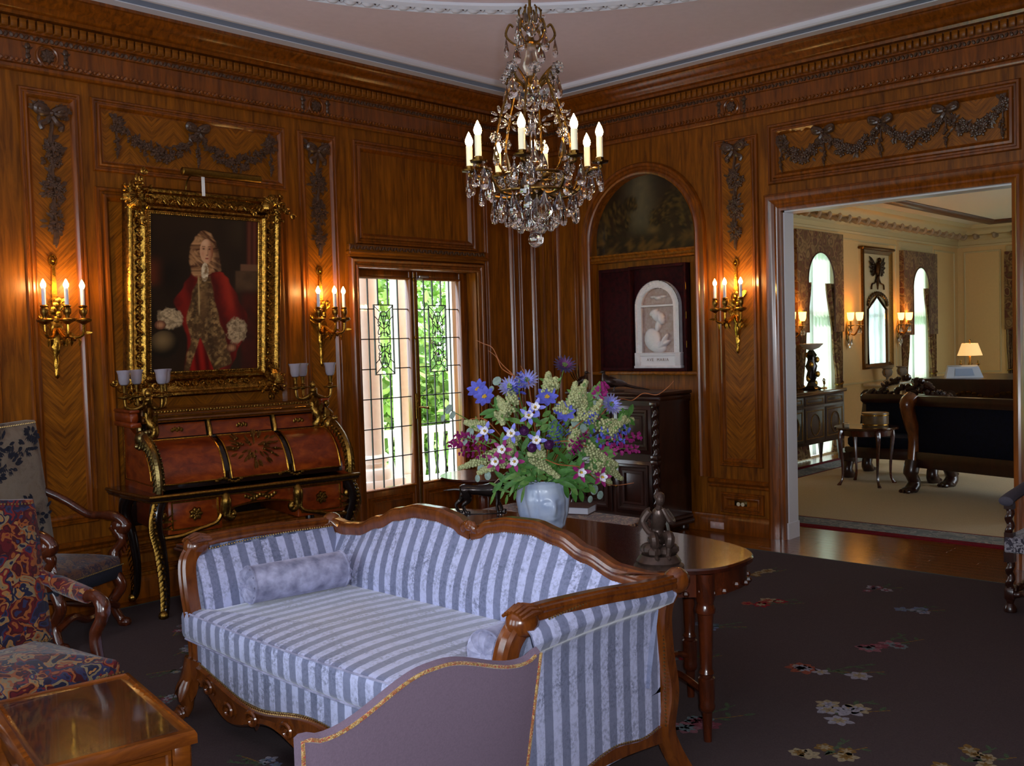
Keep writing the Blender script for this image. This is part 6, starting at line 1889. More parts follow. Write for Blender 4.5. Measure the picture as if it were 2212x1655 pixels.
# centre spire and hub
mb = MB(); mb.lathe([(.02, 2.29), (.03, 2.30), (.024, 2.315), (.03, 2.34), (.036, 2.36), (.03, 2.385), (.02, 2.40), (.016, 2.43), (.012, 2.50), (.016, 2.52), (.02, 2.535), (.012, 2.56), (.004, 2.60)], 14, lambda a, z: 1+.06*cos(6*a)); mb.build('glass_spire', CRYS, CH)
mb = MB(); mb.lathe([(.01, 2.22), (.02, 2.235), (.045, 2.25), (.05, 2.265), (.035, 2.28), (.022, 2.29), (.03, 2.305), (.02, 2.315)], 18)
mb.tube([(.13*cos(q), .13*sin(q), 2.32) for q in [2*pi*i/40 for i in range(40)]], .006, 6, closed=True)
mb.tube([(.17*cos(q), .17*sin(q), 2.245) for q in [2*pi*i/48 for i in range(48)]], .005, 6, closed=True)
mb.build('hub', CHG, CH)
mbb = MB(); mbb.lathe(bulb_profile(.0165, .058), 10); BULBC_ME = mbb.mesh('bulb', BULBC)
CANG = [FCAM + radians(d) for d in (-55, -11, 34, 77, 122, 168, 213, 258)]
for k, a in enumerate(CANG):
    c, s = cos(a), sin(a); R_ = .272
    mb = MB()
    mb.tube(spline([(c*.04, s*.04, 2.265), (c*.10, s*.10, 2.235), (c*.17, s*.17, 2.245), (c*.205, s*.205, 2.29), (c*.225, s*.225, 2.325), (c*R_, s*R_, 2.335), (c*R_, s*R_, 2.35)], 5), .0065, 8)
    mb.tube(spline([(c*.12, s*.12, 2.24), (c*.15, s*.15, 2.29), (c*.125, s*.125, 2.315), (c*.11, s*.11, 2.295)], 4), .004, 6)
    arm = mb.build('candle_arm', CHG, CH)
    mb = MB(); mb.M = T(c*R_, s*R_, 2.345); mb.lathe([(.006, 0), (.014, .004), (.034, .008), (.036, .014), (.016, .016), (.018, .028), (.015, .03)], 14, lambda q, z: 1+.06*sin(8*q)); mb.build('drip_pan', m_metal('dark_pan', '#6b4d22', .35, .4) if k == 0 else bpy.data.materials['dark_pan'], arm)
    mb = MB(); candle(mb, c*R_, s*R_, 2.37, .088, .0135); mb.build('candle_sleeve', SLEEVEC, arm)
    put('bulb', BULBC_ME, arm, (c*R_, s*R_, 2.458))
    for da, k2, z in ((.12, 0, 2.335), (-.12, 1, 2.335)):
        drop(cos(a+da)*R_, sin(a+da)*R_, z, k2)
    put('crystal_rosette', ROS, arm, (c*.235, s*.235, 2.315), FCAM+pi/2)
    drop(c*.225, s*.225, 2.30, 0); drop(cos(a+.39)*.17, sin(a+.39)*.17, 2.235, 3 if k % 2 else 0); drop(c*.17, s*.17, 2.235, 1)
    put('crystal_rosette', ROS, CH, (cos(a+.2)*.13, sin(a+.2)*.13, 2.30), FCAM+pi/2)
for k in range(8):
    a = 2*pi*k/8; drop(cos(a)*.115, sin(a)*.115, 2.225, 3); drop(cos(a+.4)*.065, sin(a+.4)*.065, 2.20, 0 if k % 2 else 3)
for k in range(4):
    a = 2*pi*k/4+.3; drop(cos(a)*.035, sin(a)*.035, 2.175, 1)
mb = MB(); mb.tube([(0, 0, 2.22), (0, 0, 2.085)], .003, 6); mb.ball((0, 0, 2.115), .012, 8, 6); mb.ball((0, 0, 2.058), .033, 16, 10); mb.build('bottom_ball', CRYS, CH, ang=20)

# ================================================================ vase and bouquet
BV = Vector((-3.60, -3.155, .72)); BR = Vector((.683, -.730, 0)); BF = Vector((-.730, -.683, 0)); MOUTH = .25
vt = NT('blue_art_glass')
tc = vt.n('ShaderNodeTexCoord'); n_ = vt.n('ShaderNodeTexNoise', i_Scale=9.0, i_Detail=3.0); vt.l(tc, 'Object', n_, 'Vector')
r_ = vt.ramp(n_, 0, [(.35, lin('#a4b6da')), (.65, lin('#ccd6ec'))]); vt.l(r_, 0, vt.b, 'Base Color')
vt.P(Roughness=.28, Transmission_Weight=.25, IOR=1.4, Subsurface_Weight=.0, Coat_Weight=.3)
VASE = thing('glass_vase', 'pale blue moulded glass vase with a face relief on the sofa table', 'vase', tuple(BV), 0)
fa = atan2(BF.y, BF.x) + .35
def vr(z):
    return interp([(0, .085), (.03, .105), (.10, .122), (.16, .128), (.21, .120), (.235, .112), (.25, .100)], z)
def vf(u, v):
    a = 2*pi*u; z = MOUTH*v; r = vr(z)
    d = (a-fa+pi) % (2*pi)-pi
    r *= 1+.028*sin(7*a+16*z)*(1-math.exp(-(d/.45)**2))
    x = d*.12; zz = z-.125
    face = .016*math.exp(-(x/.05)**2-(zz/.085)**2)
    face += .016*math.exp(-(x/.012)**2)*math.exp(-((zz+.005)/.035)**2)
    for e in (-1, 1): face -= .006*math.exp(-((x-e*.026)/.013)**2-((zz-.03)/.010)**2)
    face += .006*math.exp(-(x/.022)**2-((zz+.055)/.008)**2)
    face += .006*abs(sin(d*9+zz*14))*sm(.35, .6, abs(d))*sm(1.4, .8, abs(d))
    return ((r+face)*cos(a), (r+face)*sin(a), z)
mb = MB(); mb.grid(vf, 120, 50, closeu=True); mb.lathe([(.001, .004), (.08, .0)], 24)
mb.lathe([(.096, MOUTH), (.09, .2), (.08, .12)], 30, caps=False)
mb.build('vase_body', vt.mat, VASE, ang=60)

def bm(h, rough=.55, var=.25, sc=60): return m_plain('petal_'+h.strip('#'), h, rough=rough, var=var, scale=sc, spec=.3)
PB, PBL, PL, PM, PP, PW, PY, PO, PG, PG2, PGR, PT_, PDK = (bm(h) for h in ('#5357b4', '#7d7fd0', '#77749f', '#8a1f63', '#5a2a5e', '#dfdcea', '#c9a032', '#a5a878', '#3f6a2c', '#5b7d3c', '#7d8f86', '#9a5a34', '#3b3050'))
def side_word(u, z):
    h = 'far left' if u < -30 else 'left' if u < -10 else 'middle' if u < 10 else 'right' if u < 30 else 'far right'
    w = 'top' if z > 44 else 'upper' if z > 30 else 'centre' if z > 16 else 'lower' if z > 4 else 'rim'
    return w + ' ' + h
used_lab = {}
def bloom_pos(u, z, lift=0.0):
    """u, z in cm from the vase axis and mouth -> world point on the dome of the bouquet"""
    q = max(0.0, 1-(u/46)**2-((z-22)/36)**2)
    return BV + BR*(u/100) + BF*(.24*sqrt(q)+lift) + Vector((0, 0, MOUTH + z/100))
def flower(name, kind, u, z, meshfn, lift=0.0, look=None, stem=True):
    p = bloom_pos(u, z, lift)
    lab = '%s at the %s of the bouquet' % (kind, side_word(u, z))
    t = thing(name, lab, 'flower', tuple(p), 0, 'flowers in the blue vase')
    root = BV + Vector((0, 0, MOUTH-.02)) - p
    out = (p - (BV + Vector((0, 0, MOUTH+.12)))).normalized()
    look = Vector(look) if look else (out*.6 + BF*.7 + Vector((0, 0, .15)))
    M = look.normalized().to_track_quat('Z', 'Y').to_matrix().to_4x4()
    meshfn(t, M)
    if stem:
        mb = MB(); mid = root*.5 + Vector((0, 0, .04)) - BF*.05
        mb.tube(spline([(0, 0, 0) - look.normalized()*.012 if False else tuple(-look.normalized()*.01), tuple(mid), tuple(root)], 5), .0022, 5); mb.build('stem', PG2, t)
    return t
rb = random.Random(21)
def petals(n, L, W, mat, cup=.25, mats2=None, name='petals', z0=0.0):
    def fn(t, M):
        mb = MB(); mb.M = M
        for k in range(n):
            a = 2*pi*k/n + rb.uniform(-.05, .05)
            mb.leaf((cos(a)*.006, sin(a)*.006, z0), (cos(a), sin(a), cup), (-cos(a)*cup, -sin(a)*cup, 1), L, W, -.12, 4)
        mb.build(name, mat, t, ang=60)
    return fn
def anemone(t, M):
    petals(8, .048, .030, PB, .15)(t, M)
    mb = MB(); mb.M = M
    for k in range(14): a = k*2.4; mb.ball((.011*sqrt(k/14)*cos(a), .011*sqrt(k/14)*sin(a), .006), .0035, 5, 4)
    mb.build('centre', PY, t)
def scabious(dark=False):
    def fn(t, M):
        petals(18, .052, .012, PL if not dark else PDK, .1)(t, M); petals(14, .034, .010, PBL if not dark else PP, .5, name='inner_petals')(t, M)
        mb = MB(); mb.M = M
        for k in range(16): a = k*2.4; mb.ball((.014*sqrt(k/16)*cos(a), .014*sqrt(k/16)*sin(a), .008), .003, 5, 4)
        mb.build('centre', PG2, t)
    return fn
def columbine(m):
    def fn(t, M):
        petals(5, .044, .020, m, .05, name='outer_petals')(t, M); petals(5, .022, .020, PW, .7, name='inner_petals', z0=.004)(t, M)
        mb = MB(); mb.M = M; mb.ball((0, 0, .016), .0055, 6, 4)
        for k in range(5): a = 2*pi*k/5+.6; mb.tube([(.006*cos(a), .006*sin(a), -.004), (.012*cos(a), .012*sin(a), -.03)], [.004, .001], 5)
        mb.build('stamens', PY, t)
    return fn
def ranunc(t, M):
    mb = MB(); mb.M = M
    for ring_, n, L, cup in ((0, 9, .034, .9), (1, 8, .028, 1.4), (2, 7, .022, 2.4), (3, 5, .016, 4)):
        for k in range(n):
            a = 2*pi*k/n + ring_*.5; mb.leaf((cos(a)*.008, sin(a)*.008, -.012+.008*ring_), (cos(a), sin(a), cup), (-cos(a), -sin(a), .3), L, .028, -.5, 4)
    mb.ball((0, 0, .004), (.022, .022, .020), 10, 7)
    mb.build('petals', PP, t, ang=60)
for u, z in [(-26.2, 41.7), (-29.5, 45.0), (2.7, 41.1), (10.4, 34.0)]: flower('anemone', 'blue violet anemone with yellow centre', u, z, anemone, .02)
for i, (u, z) in enumerate([(-6.2, 48.8), (32.9, 36.2), (-14.2, 46.0), (12.0, 55.1)]): flower('scabious', 'shaggy lavender scabious' if i < 3 else 'dark purple scabious on a tall stalk', u, z, scabious(i == 3), .01)
for u, z in [(-2.9, 36.6), (-6.0, 33.1), (-26.2, 26.2), (-14.2, 25.1), (-2.9, 21.8)]: flower('columbine', 'blue and white columbine', u, z, columbine(PBL), .05)
for u, z in [(-18.6, 17.8), (-13.1, 12.2), (-21.8, 12.2), (17.3, 6.0), (27.3, 2.9)]: flower('columbine', 'magenta and white columbine', u, z, columbine(PM), .05)
for u, z in [(-8.2, 26.0), (-4.9, 18.4), (2.7, 19.5)]: flower('ranunculus', 'round purple ranunculus', u, z, ranunc, .05)
def spray(name, kind, rec, mat, leafm, blobs, br, kind2, lift=0.0):
    u0, z0, u1, z1 = rec
    a = bloom_pos(u0, z0, lift); b = bloom_pos(u1, z1, lift*.6)
    lab = '%s at the %s of the bouquet' % (kind, side_word(u1, z1))
    t = thing(name, lab, 'flower', tuple(a), 0, 'flowers in the blue vase')
    d = b-a; L = d.length; D = d.normalized(); rootv = BV + Vector((0, 0, MOUTH-.02)) - a
    mb = MB(); mb.tube(spline([tuple(d), (0, 0, 0), tuple(rootv*.5 - BF*.03), tuple(rootv)], 5), .002, 5); mb.build('stem', PG2, t)
    mb = MB(); S1 = D.orthogonal().normalized(); S2 = D.cross(S1)
    for k in range(blobs):
        q = k/blobs; an = k*2.4; rad = br*(1.25-q)*rb.uniform(.5, 1.1)
        c = d*(q*1.08-.08) + (S1*cos(an)+S2*sin(an))*rad
        if kind2 == 'plume':
            mb.ball(tuple(c), (rb.uniform(.0055, .0095),)*3, 5, 3)
        else:
            n = (S1*cos(an)+S2*sin(an)) + D*.3
            for j in range(3): mb.leaf(tuple(c), tuple(n + S1*rb.uniform(-.8, .8) + S2*rb.uniform(-.8, .8)), tuple(D), rb.uniform(.014, .022), .013, .2, 3)
    mb.build('florets', mat, t, ang=60)['kind'] = 'stuff'
    if leafm:
        mb = MB()
        for k in range(5):
            an = k*1.9; mb.leaf(tuple(d*(.15*k-.1)), tuple(D*.6 + S1*cos(an) + S2*sin(an)), tuple(BF), rb.uniform(.035, .06), .014, .2, 4)
        mb.build('leaves', leafm, t, ang=60)
for rec in [(-21.1, 15.5, -40.0, 7.1), (-17.8, 12.2, -30.6, 5.5), (-15.5, 34.4, -20.0, 41.5), (-13.3, 38.9, -14.9, 49.5), (3.3, 43.3, 4.0, 52.2), (5.5, 45.5, 7.5, 49.5), (14.4, 36.6, 16.6, 47.3), (16.6, 38.9, 21.8, 47.7), (18.9, 30.0, 20.4, 43.3), (22.2, 30.0, 28.4, 38.4), (27.8, 26.6, 44.8, 28.2), (31.1, 23.3, 40.0, 30.0), (21.1, 16.6, 35.5, 7.1), (26.6, 10.0, 38.9, -1.1), (-4.4, 13.3, 7.3, 3.3), (0.0, 16.6, -6.7, 14.9), (-26.6, 27.8, -36.0, 30.0), (-13.3, 23.3, -15.5, 14.4), (15.5, 25.5, 12.2, 16.6), (-18.9, 34.4, -17.9, 29.0), (7.8, 36.6, 15.5, 30.0), (24.4, 7.8, 33.3, -3.3)]:
    spray('goldenrod', 'pale olive goldenrod plume', rec, PO, PG2, 150, .025, 'plume', .01)
for rec in [(-26.6, 20.0, -41.1, 24.4), (-25.5, 16.6, -38.9, 15.5), (-35.5, 22.2, -43.3, 18.9), (28.9, 18.9, 48.4, 20.0), (31.1, 15.5, 46.6, 13.3), (13.3, 18.9, 21.1, 23.3), (12.2, 16.6, 17.8, 18.9), (26.6, 41.1, 31.5, 45.5)]:
    spray('larkspur', 'magenta larkspur spray', rec, PM, None, 26, .020, 'f', .03)
for rec in [(26.6, 23.3, 42.2, 24.4), (24.4, 20.0, 38.9, 18.9), (5.5, 30.0, 12.2, 23.3), (4.4, 25.5, 6.7, 17.8), (-10.0, 43.3, -8.9, 52.2), (-13.3, 45.5, -12.2, 42.2), (20.0, 30.0, 25.5, 32.2)]:
    spray('delphinium', 'blue delphinium spray', rec, PB, None, 24, .020, 'f', .02)
def leafstem(rec, mat, W, name, kind, nl=5):
    u0, z0, u1, z1 = rec; a = bloom_pos(u0, z0, -.03); b = bloom_pos(u1, z1, 0); d = b-a
    t = thing(name, '%s at the %s of the bouquet' % (kind, side_word(u1, z1)), 'foliage', tuple(a), 0, 'flowers in the blue vase')
    rootv = BV + Vector((0, 0, MOUTH-.02)) - a
    mb = MB(); mb.tube([tuple(d*.9), (0, 0, 0), tuple(rootv)], .0018, 5); mb.build('stem', PG, t)
    D = d.normalized(); S1 = D.cross(BF).normalized()
    for k in range(nl):
        mb = MB(); s = (-1)**k; mb.leaf(tuple(d*(k/nl)), tuple(D*.7+S1*s*.7+BF*rb.uniform(-.2, .5)), tuple(BF+Vector((0, 0, .4))), rb.uniform(.05, .09), W, rb.uniform(.1, .4), 5); mb.build('leaf', mat, t, ang=60)
for i, rec in enumerate([(-11.1, 1.1, -24.4, -3.3), (-8.9, 1.1, -21.1, 1.6), (-4.4, 1.1, -16.6, 5.5), (2.2, 1.1, 0.0, 10.0), (8.9, 1.1, 12.2, 11.1), (11.1, 1.1, 23.3, 4.4), (12.2, 0.0, 26.6, -2.2), (6.7, 1.1, 17.8, 7.8), (-2.2, 1.1, -8.9, 11.1), (-6.7, 0.0, -18.9, -6.7), (10.0, 0.0, 21.1, -6.0), (-15.5, 32.2, -22.2, 36.6), (20.0, 36.6, 26.6, 40.0), (35.5, 27.8, 43.3, 30.0), (4.4, 1.1, 6.7, 7.8), (-4.4, 1.1, -11.1, 6.7), (13.3, 3.3, 28.9, 7.8), (17.8, 30.0, 33.3, 32.2), (4.4, 34.4, 2.2, 25.5), (15.5, 21.1, 22.2, 16.6), (-17.8, 16.6, -8.9, 7.8), (23.3, 14.4, 31.1, 11.1), (-5, 4, -12, 22), (6, 4, 10, 24), (-8, 6, -24, 24), (10, 8, 26, 26), (0, 10, 0, 32), (-4, 20, -12, 38), (8, 20, 16, 34)]):
    leafstem(rec, PG if i % 3 else PG2, .026 if i not in (0, 9) else .014, 'leaf_sprig', 'green leaf sprig', 6)
for u, z in [(-44.4, 35.3), (-33.7, 25.1), (26.6, 41.1), (-20.4, 48.8), (15.5, 28.9), (-28.9, 7.8), (24.5, -4.5)]:
    def eu(t, M):
        for k, (dx, dy) in enumerate(((0, 0), (.035, -.03), (-.02, -.045))):
            mb = MB(); mb.M = M @ T(dx, dy, 0); mb.ball((0, 0, 0), (.022-.004*k, .026-.004*k, .0015), 10, 4); mb.build('round_leaf', PGR, t)
    flower('eucalyptus', 'grey green eucalyptus sprig', u, z, eu, .0)
for tw in [[(-13.3, 52.2), (-18.9, 57.7), (-22.2, 64.4), (-26.6, 66.6), (-30.0, 68.4)], [(-12.2, 51.1), (-17.8, 54.4), (-20.4, 59.9), (-24.4, 63.3)], [(33.3, 37.1), (38.9, 38.4), (44.4, 37.1), (50.0, 40.4), (56.6, 39.5), (62.2, 43.3), (64.8, 46.0)], [(2.2, 16.6), (4.4, 20.0), (12.2, 20.6), (20.0, 17.8), (24.4, 14.4)], [(-2.2, 14.4), (6.7, 10.0), (17.8, 7.8), (26.6, 0.0), (35.5, -3.8), (44.4, -2.9)], [(-24.4, 30.0), (-28, 32), (-33.3, 31.5)], [(-5.5, 47.7), (-7.8, 53.3), (-8.9, 55.5)], [(13.3, 25.5), (22.2, 32.2), (28.9, 36.6)]]:
    P_ = [bloom_pos(u, z, .02) for u, z in tw]; a = P_[0]
    o = thing('curly_willow', 'orange brown curly willow twig at the %s of the bouquet' % side_word(*tw[-1]), 'twig', tuple(a), 0, 'flowers in the blue vase')
    mb = MB(); pts = spline([tuple(p-a) for p in P_], 6); n = len(pts)
    mb.tube(pts, [lerp(.003, .0014, k/n) for k in range(n)], 5)
    mb.tube([(0, 0, 0), tuple((BV+Vector((0, 0, MOUTH-.02))-a))], .003, 5)
    mb.build('twig', PT_, o)

# tell look-alike stems apart by their order from the left
_by = {}
for o in list(COL.objects):
    if o.parent is None and o.get('group') == 'flowers in the blue vase': _by.setdefault(o['label'], []).append(o)
for lab, os_ in _by.items():
    if len(os_) < 2: continue
    os_.sort(key=lambda o: (Vector(o.location)).dot(BR))
    n = len(os_); num = {2: 'two', 3: 'three', 4: 'four', 5: 'five', 6: 'six'}.get(n, 'many')
    for i, o in enumerate(os_):
        w = 'leftmost' if i == 0 else 'rightmost' if i == n-1 else ('middle' if n == 3 else ['second', 'third', 'fourth', 'fifth'][i-1])
        o['label'] = lab.replace(' of the bouquet', ' of the bouquet, %s of %s' % (w, num))

# ================================================================ carpet of the main room
CARP = m_plain('dark_wool_carpet', '#453a3b', rough=.95, var=.14, scale=160, bump=.5, bscale=420, spec=.1)
RUG = thing('floral_carpet', 'dark brown wool carpet with scattered flower sprays', 'carpet', (0, 0, 0), 0)
RX0, RX1, RY0, RY1 = -8.1, -.50, -7.5, -.20
mb = MB(); mb.box(RX0, RX1, RY0, RY1, 0.0005, .010, .003); mb.build('pile', CARP, RUG)
mb = MB()
for (a, b, c, d) in ((RX1-.012, RX1+.004, RY0, RY1), (RX0, RX1, RY1-.012, RY1+.004)): mb.box(a, b, c, d, .0005, .0112, .002)
mb.build('green_binding', m_plain('green_binding', '#33403a', .9), RUG)
WC = {k: m_plain('wool_'+k, h, rough=.95, var=.3, scale=90, spec=.05) for k, h in dict(rose='#6d3a44', pink='#7a5058', red='#7a2029', coral='#7d4436', white='#83808a', cream='#877a62', blue='#5b6580', violet='#5a4a68', grey='#5f6a6e', green='#45523e', ochre='#6f552f', teal='#3f5058').items()}
def motif(x, y, rot, cols, scale, seed, n=5):
    rnd = random.Random(seed); keys = list(dict.fromkeys(cols + ['green', 'ochre'])); mats = [WC[k] for k in keys]
    mb = MB(); z = .0104
    def petal(cx, cy, a, L, W, mi, zz=0.0):
        pts = []
        m = 7
        for i in range(m+1):
            q = i/m; pts.append((L*q, W*.5*sin(pi*q)**.7))
        for i in range(m-1, 0, -1):
            q = i/m; pts.append((L*q, -W*.5*sin(pi*q)**.7))
        v = [(cx+px_*cos(a)-py_*sin(a), cy+px_*sin(a)+py_*cos(a), z+zz) for px_, py_ in pts]
        mb.add(v, [tuple(range(len(v)))], mi)
    gi = keys.index('green'); oi = keys.index('ochre')
    L = scale
    for s in range(2):
        stem = spline([(-L*.1, 0, 0), (L*.3, (.12-.24*s)*L, 0), (L*.75, (.2-.4*s)*L, 0)], 5)
        for p, q in zip(stem, stem[1:]): petal(p[0], p[1], atan2(q[1]-p[1], q[0]-p[0]), (q-p).length*1.15, .010, oi if s else gi)
        for k in range(5): p = stem[2*k]; petal(p[0], p[1], rnd.uniform(-1.2, 1.2), .06*L/.3, .022*L/.3, gi, .0002)
    for k in range(n):
        cx = rnd.uniform(-.55, .35)*L; cy = rnd.uniform(-.32, .32)*L; r = rnd.uniform(.16, .26)*L; mi = keys.index(cols[k % len(cols)]); m2 = keys.index(cols[(k+1) % len(cols)])
        m = rnd.choice((5, 6, 7)); a0 = rnd.random()*6
        for i in range(m): petal(cx, cy, a0+2*pi*i/m, r*rnd.uniform(.8, 1.1), r*.62, mi, .0003+.0001*(i % 2))
        for i in range(m): petal(cx, cy, a0+.5+2*pi*i/m, r*.55, r*.25, m2, .0006)
    o = mb.build('flower_motif', mats, RUG, ang=None, loc=(x, y, 0), rz=rot)
MOT = [(-.90,-2.44,0,['rose','violet','grey'],.17),(-1.12,-2.98,.6,['cream','ochre'],.22),(-1.11,-3.75,.4,['rose','white'],.22),(-1.78,-2.52,.2,['coral','rose'],.14),(-2.05,-2.72,.3,['violet','white','blue'],.26),(-1.80,-3.38,.1,['coral','red','cream'],.26),(-1.45,-4.12,.2,['blue','grey','white'],.22),(-2.42,-3.38,.1,['blue','teal','grey'],.22),(-2.15,-4.25,.5,['rose','pink','grey'],.28),(-2.98,-3.55,.3,['red','teal','grey'],.24),(-2.72,-4.22,.1,['coral','white','cream'],.30),(-3.20,-4.45,.2,['white','cream','white'],.30),(-3.63,-4.05,.4,['pink','grey','rose'],.30),(-3.62,-4.62,.5,['cream','ochre','cream'],.22),(-3.35,-5.05,.3,['cream','ochre'],.24),(-4.30,-4.9,.2,['cream','coral','white'],.3),(-3.45,-3.05,.2,['white','coral'],.20),(-2.75,-2.9,.8,['grey','white'],.15)]
for (x, y) in [(-4.35,-.95),(-4.5,-1.35),(-4.75,-1.62),(-3.75,-.75),(-4.15,-1.05),(-4.95,-2.0),(-5.35,-3.1),(-5.2,-3.4),(-5.1,-2.95),(-4.55,-1.95),(-3.4,-1.3),(-2.9,-1.9),(-1.5,-1.4),(-5.3,-4.1),(-5.0,-4.6)]:
    MOT.append((x, y, x*3 % 6, [['white','blue','grey'],['rose','white','grey'],['white','grey','cream']][int(abs(x*10)) % 3], .17))
for i, (x, y, r, c, s) in enumerate(MOT): motif(x, y, r+radians(-45), c, s, i+40, 5 if s > .18 else 3)

# ================================================================ outside the french window
STONE = m_plain('white_painted_stone', '#e6e4de', rough=.8, var=.04)
LAWN = m_plain('sunlit_lawn', '#7fae4a', rough=1.0, var=.3, scale=3)
PORCH = m_plain('porch_paving', '#a9a19c', rough=.9, var=.15, scale=5)
mb = MB(); mb.box(-30, 30, .34, 60, -.7, -.6); o = struct('ground', mb, LAWN)
mb = MB(); mb.box(-6, 4, .32, 2.9, -.6, -.05); mb.box(-6, 4, 2.9, 3.3, -.6, -.25); o = struct('porch_floor', mb, PORCH); o['kind'] = 'structure'
def column(x, y, label):
    t = thing('porch_column', label, 'column', (x, y, .2), 0, 'porch columns')
    mb = MB(); mb.box(-.30, .30, -.30, .30, 0, .14, .01); mb.lathe([(.29, .14), (.30, .19), (.28, .24), (.235, .26), (.23, .29), (.26, .31), (.265, .35), (.235, .38)], 28); mb.build('base', STONE, t)
    mb = MB(); mb.lathe([(.22, .38), (.215, 1.2), (.19, 2.85)], 28); mb.build('shaft', STONE, t)
    mb = MB(); mb.lathe([(.19, 2.85), (.24, 2.92), (.26, 3.0)], 28); mb.box(-.3, .3, -.3, .3, 3.0, 3.11); mb.build('capital', STONE, t)
column(-1.12, 1.4, 'white porch column with moulded base left behind the window')
t = thing('porch_post', 'slim white porch post seen through the left window leaf', 'post', (-.60, 1.4, .2), 0)
mb = MB(); mb.box(-.06, .06, -.06, .06, 0, 3.1, .006); mb.build('shaft', STONE, t)
mb = MB(); mb.box(-.085, .085, -.085, .085, 0, .12, .006); mb.build('foot', STONE, t)
t = thing('porch_post', 'white porch post at the right edge of the right window leaf', 'post', (.19, 1.4, .2), 0)
mb = MB(); mb.box(-.07, .07, -.06, .06, 0, 3.1, .006); mb.build('shaft', STONE, t)
mb = MB(); mb.box(-.09, .09, -.085, .085, 0, .12, .006); mb.build('foot', STONE, t)
mb = MB(); mb.box(-4, 3, 1.1, 1.75, -.05, .2, .01); struct('porch_parapet', mb, STONE)
t = thing('porch_balustrade', 'white porch railing with thin balusters beyond the window', 'railing', (.0, 2.6, -.05), 0)
mb = MB(); mb.box(.0, 2.1, -.05, .05, .62, .70, .01); mb.box(.0, 2.1, -.06, .06, 0, .10, .01); mb.build('rails', STONE, t)
bl = MB(); bl.lathe([(.03, .10), (.045, .2), (.03, .35), (.025, .45), (.035, .62)], 10); blm = bl.mesh('baluster', STONE)
for k in range(13): put('baluster', blm, t, (.08+.16*k, 0, 0))
FOL = [m_plain('foliage_'+h, h, rough=.8, var=.35, scale=3) for h in ('#6f9a3d', '#86ad52', '#587f36', '#9ab868')]
def tree(x, y, z0, h, r, seed, label):
    rnd = random.Random(seed); t = thing('garden_tree', label, 'tree', (x, y, z0), 0, 'garden trees beyond the porch')
    mb = MB(); mb.tube(spline([(0, 0, 0), (.05, 0, h*.3), (-.05, .05, h*.6)], 5), [.12]*5+[.09]*6, 8); mb.build('trunk', m_plain('bark', '#4a3a2c', .9) if 'bark' not in bpy.data.materials else bpy.data.materials['bark'], t)
    for q in range(4):
        mb = MB()
        for k in range(420):
            a = rnd.uniform(0, 2*pi); ph = math.asin(rnd.uniform(-1, 1)); rr = r*rnd.uniform(.55, 1.0)
            c = (rr*cos(ph)*cos(a), rr*cos(ph)*sin(a), h*.55+rr*1.25*sin(ph))
            mb.leaf(c, (rnd.uniform(-1, 1), rnd.uniform(-1, 1), rnd.uniform(-1, .3)), (rnd.uniform(-1, 1), rnd.uniform(-1, 1), 1), rnd.uniform(.12, .24), .11, .2, 2)
        o = mb.build('foliage', FOL[q], t, ang=None); o['kind'] = 'stuff'
for i, (x, y, h, r) in enumerate([(1.6, 5.2, 3.6, 1.3), (4.2, 6.8, 4.2, 1.7), (6.8, 8.0, 4.6, 1.9), (2.6, 8.2, 5.0, 2.0), (9.5, 12.0, 6.0, 2.6), (5.5, 12.0, 6.0, 2.6), (3.0, 4.6, 1.8, .9), (5.4, 5.6, 1.8, 1.0)]):
    tree(x, y, -.6, h, r, i+60, ['leafy light green tree nearest the porch', 'leafy garden tree behind the porch railing', 'garden tree on the right seen through the window', 'tall garden tree filling the window top', 'distant tall tree at the garden end', 'distant tree between the nearer crowns', 'low round shrub by the porch railing', 'low shrub right of the railing'][i])

# ================================================================ the next room, seen through the doorway
CREAM = m_plain('warm_cream_paint', '#dcb97c', rough=.75, var=.02)
YF, XE, H2 = -.30, 10.5, 3.36
W1A, W1B, W2A, W2B = 4.55, 5.75, 8.02, 9.17
mb = MB()
mb.box(.15, W1A, YF, YF+.2, 0, 3.6); mb.box(W1B, W2A, YF, YF+.2, 0, 3.6); mb.box(W2B, XE+.2, YF, YF+.2, 0, 3.6)
for a, b in ((W1A, W1B), (W2A, W2B)): mb.box(a, b, YF, YF+.2, 2.85, 3.6)
wall_far = struct('wall_far', mb, CREAM)
E1, E2 = -1.20, -2.35
mb = MB(); mb.box(XE, XE+.2, E1, YF, 0, 3.6); mb.box(XE, XE+.2, E2, E1, 2.85, 3.6); mb.box(XE, XE+.2, -6.2, E2, 0, 3.6)
wall_end = struct('wall_end', mb, CREAM)
mb = MB(); mb.box(.15, 4.2, -6.4, -6.2, 0, 3.6); mb.box(5.6, XE+.2, -6.4, -6.2, 0, 3.6); mb.box(4.2, 5.6, -6.4, -6.2, 2.9, 3.6)  # gap in this wall is an unseen opening, added to let more daylight in
wall_side = struct('wall_side', mb, CREAM)
mb = MB(); mb.box(.15, XE+.2, -6.4, YF+.2, H2, H2+.2)
ceil2 = struct('ceiling_2', mb, m_plain('warm_white_ceiling', '#d9cdb4', .9)); ceil2['kind'] = 'structure'
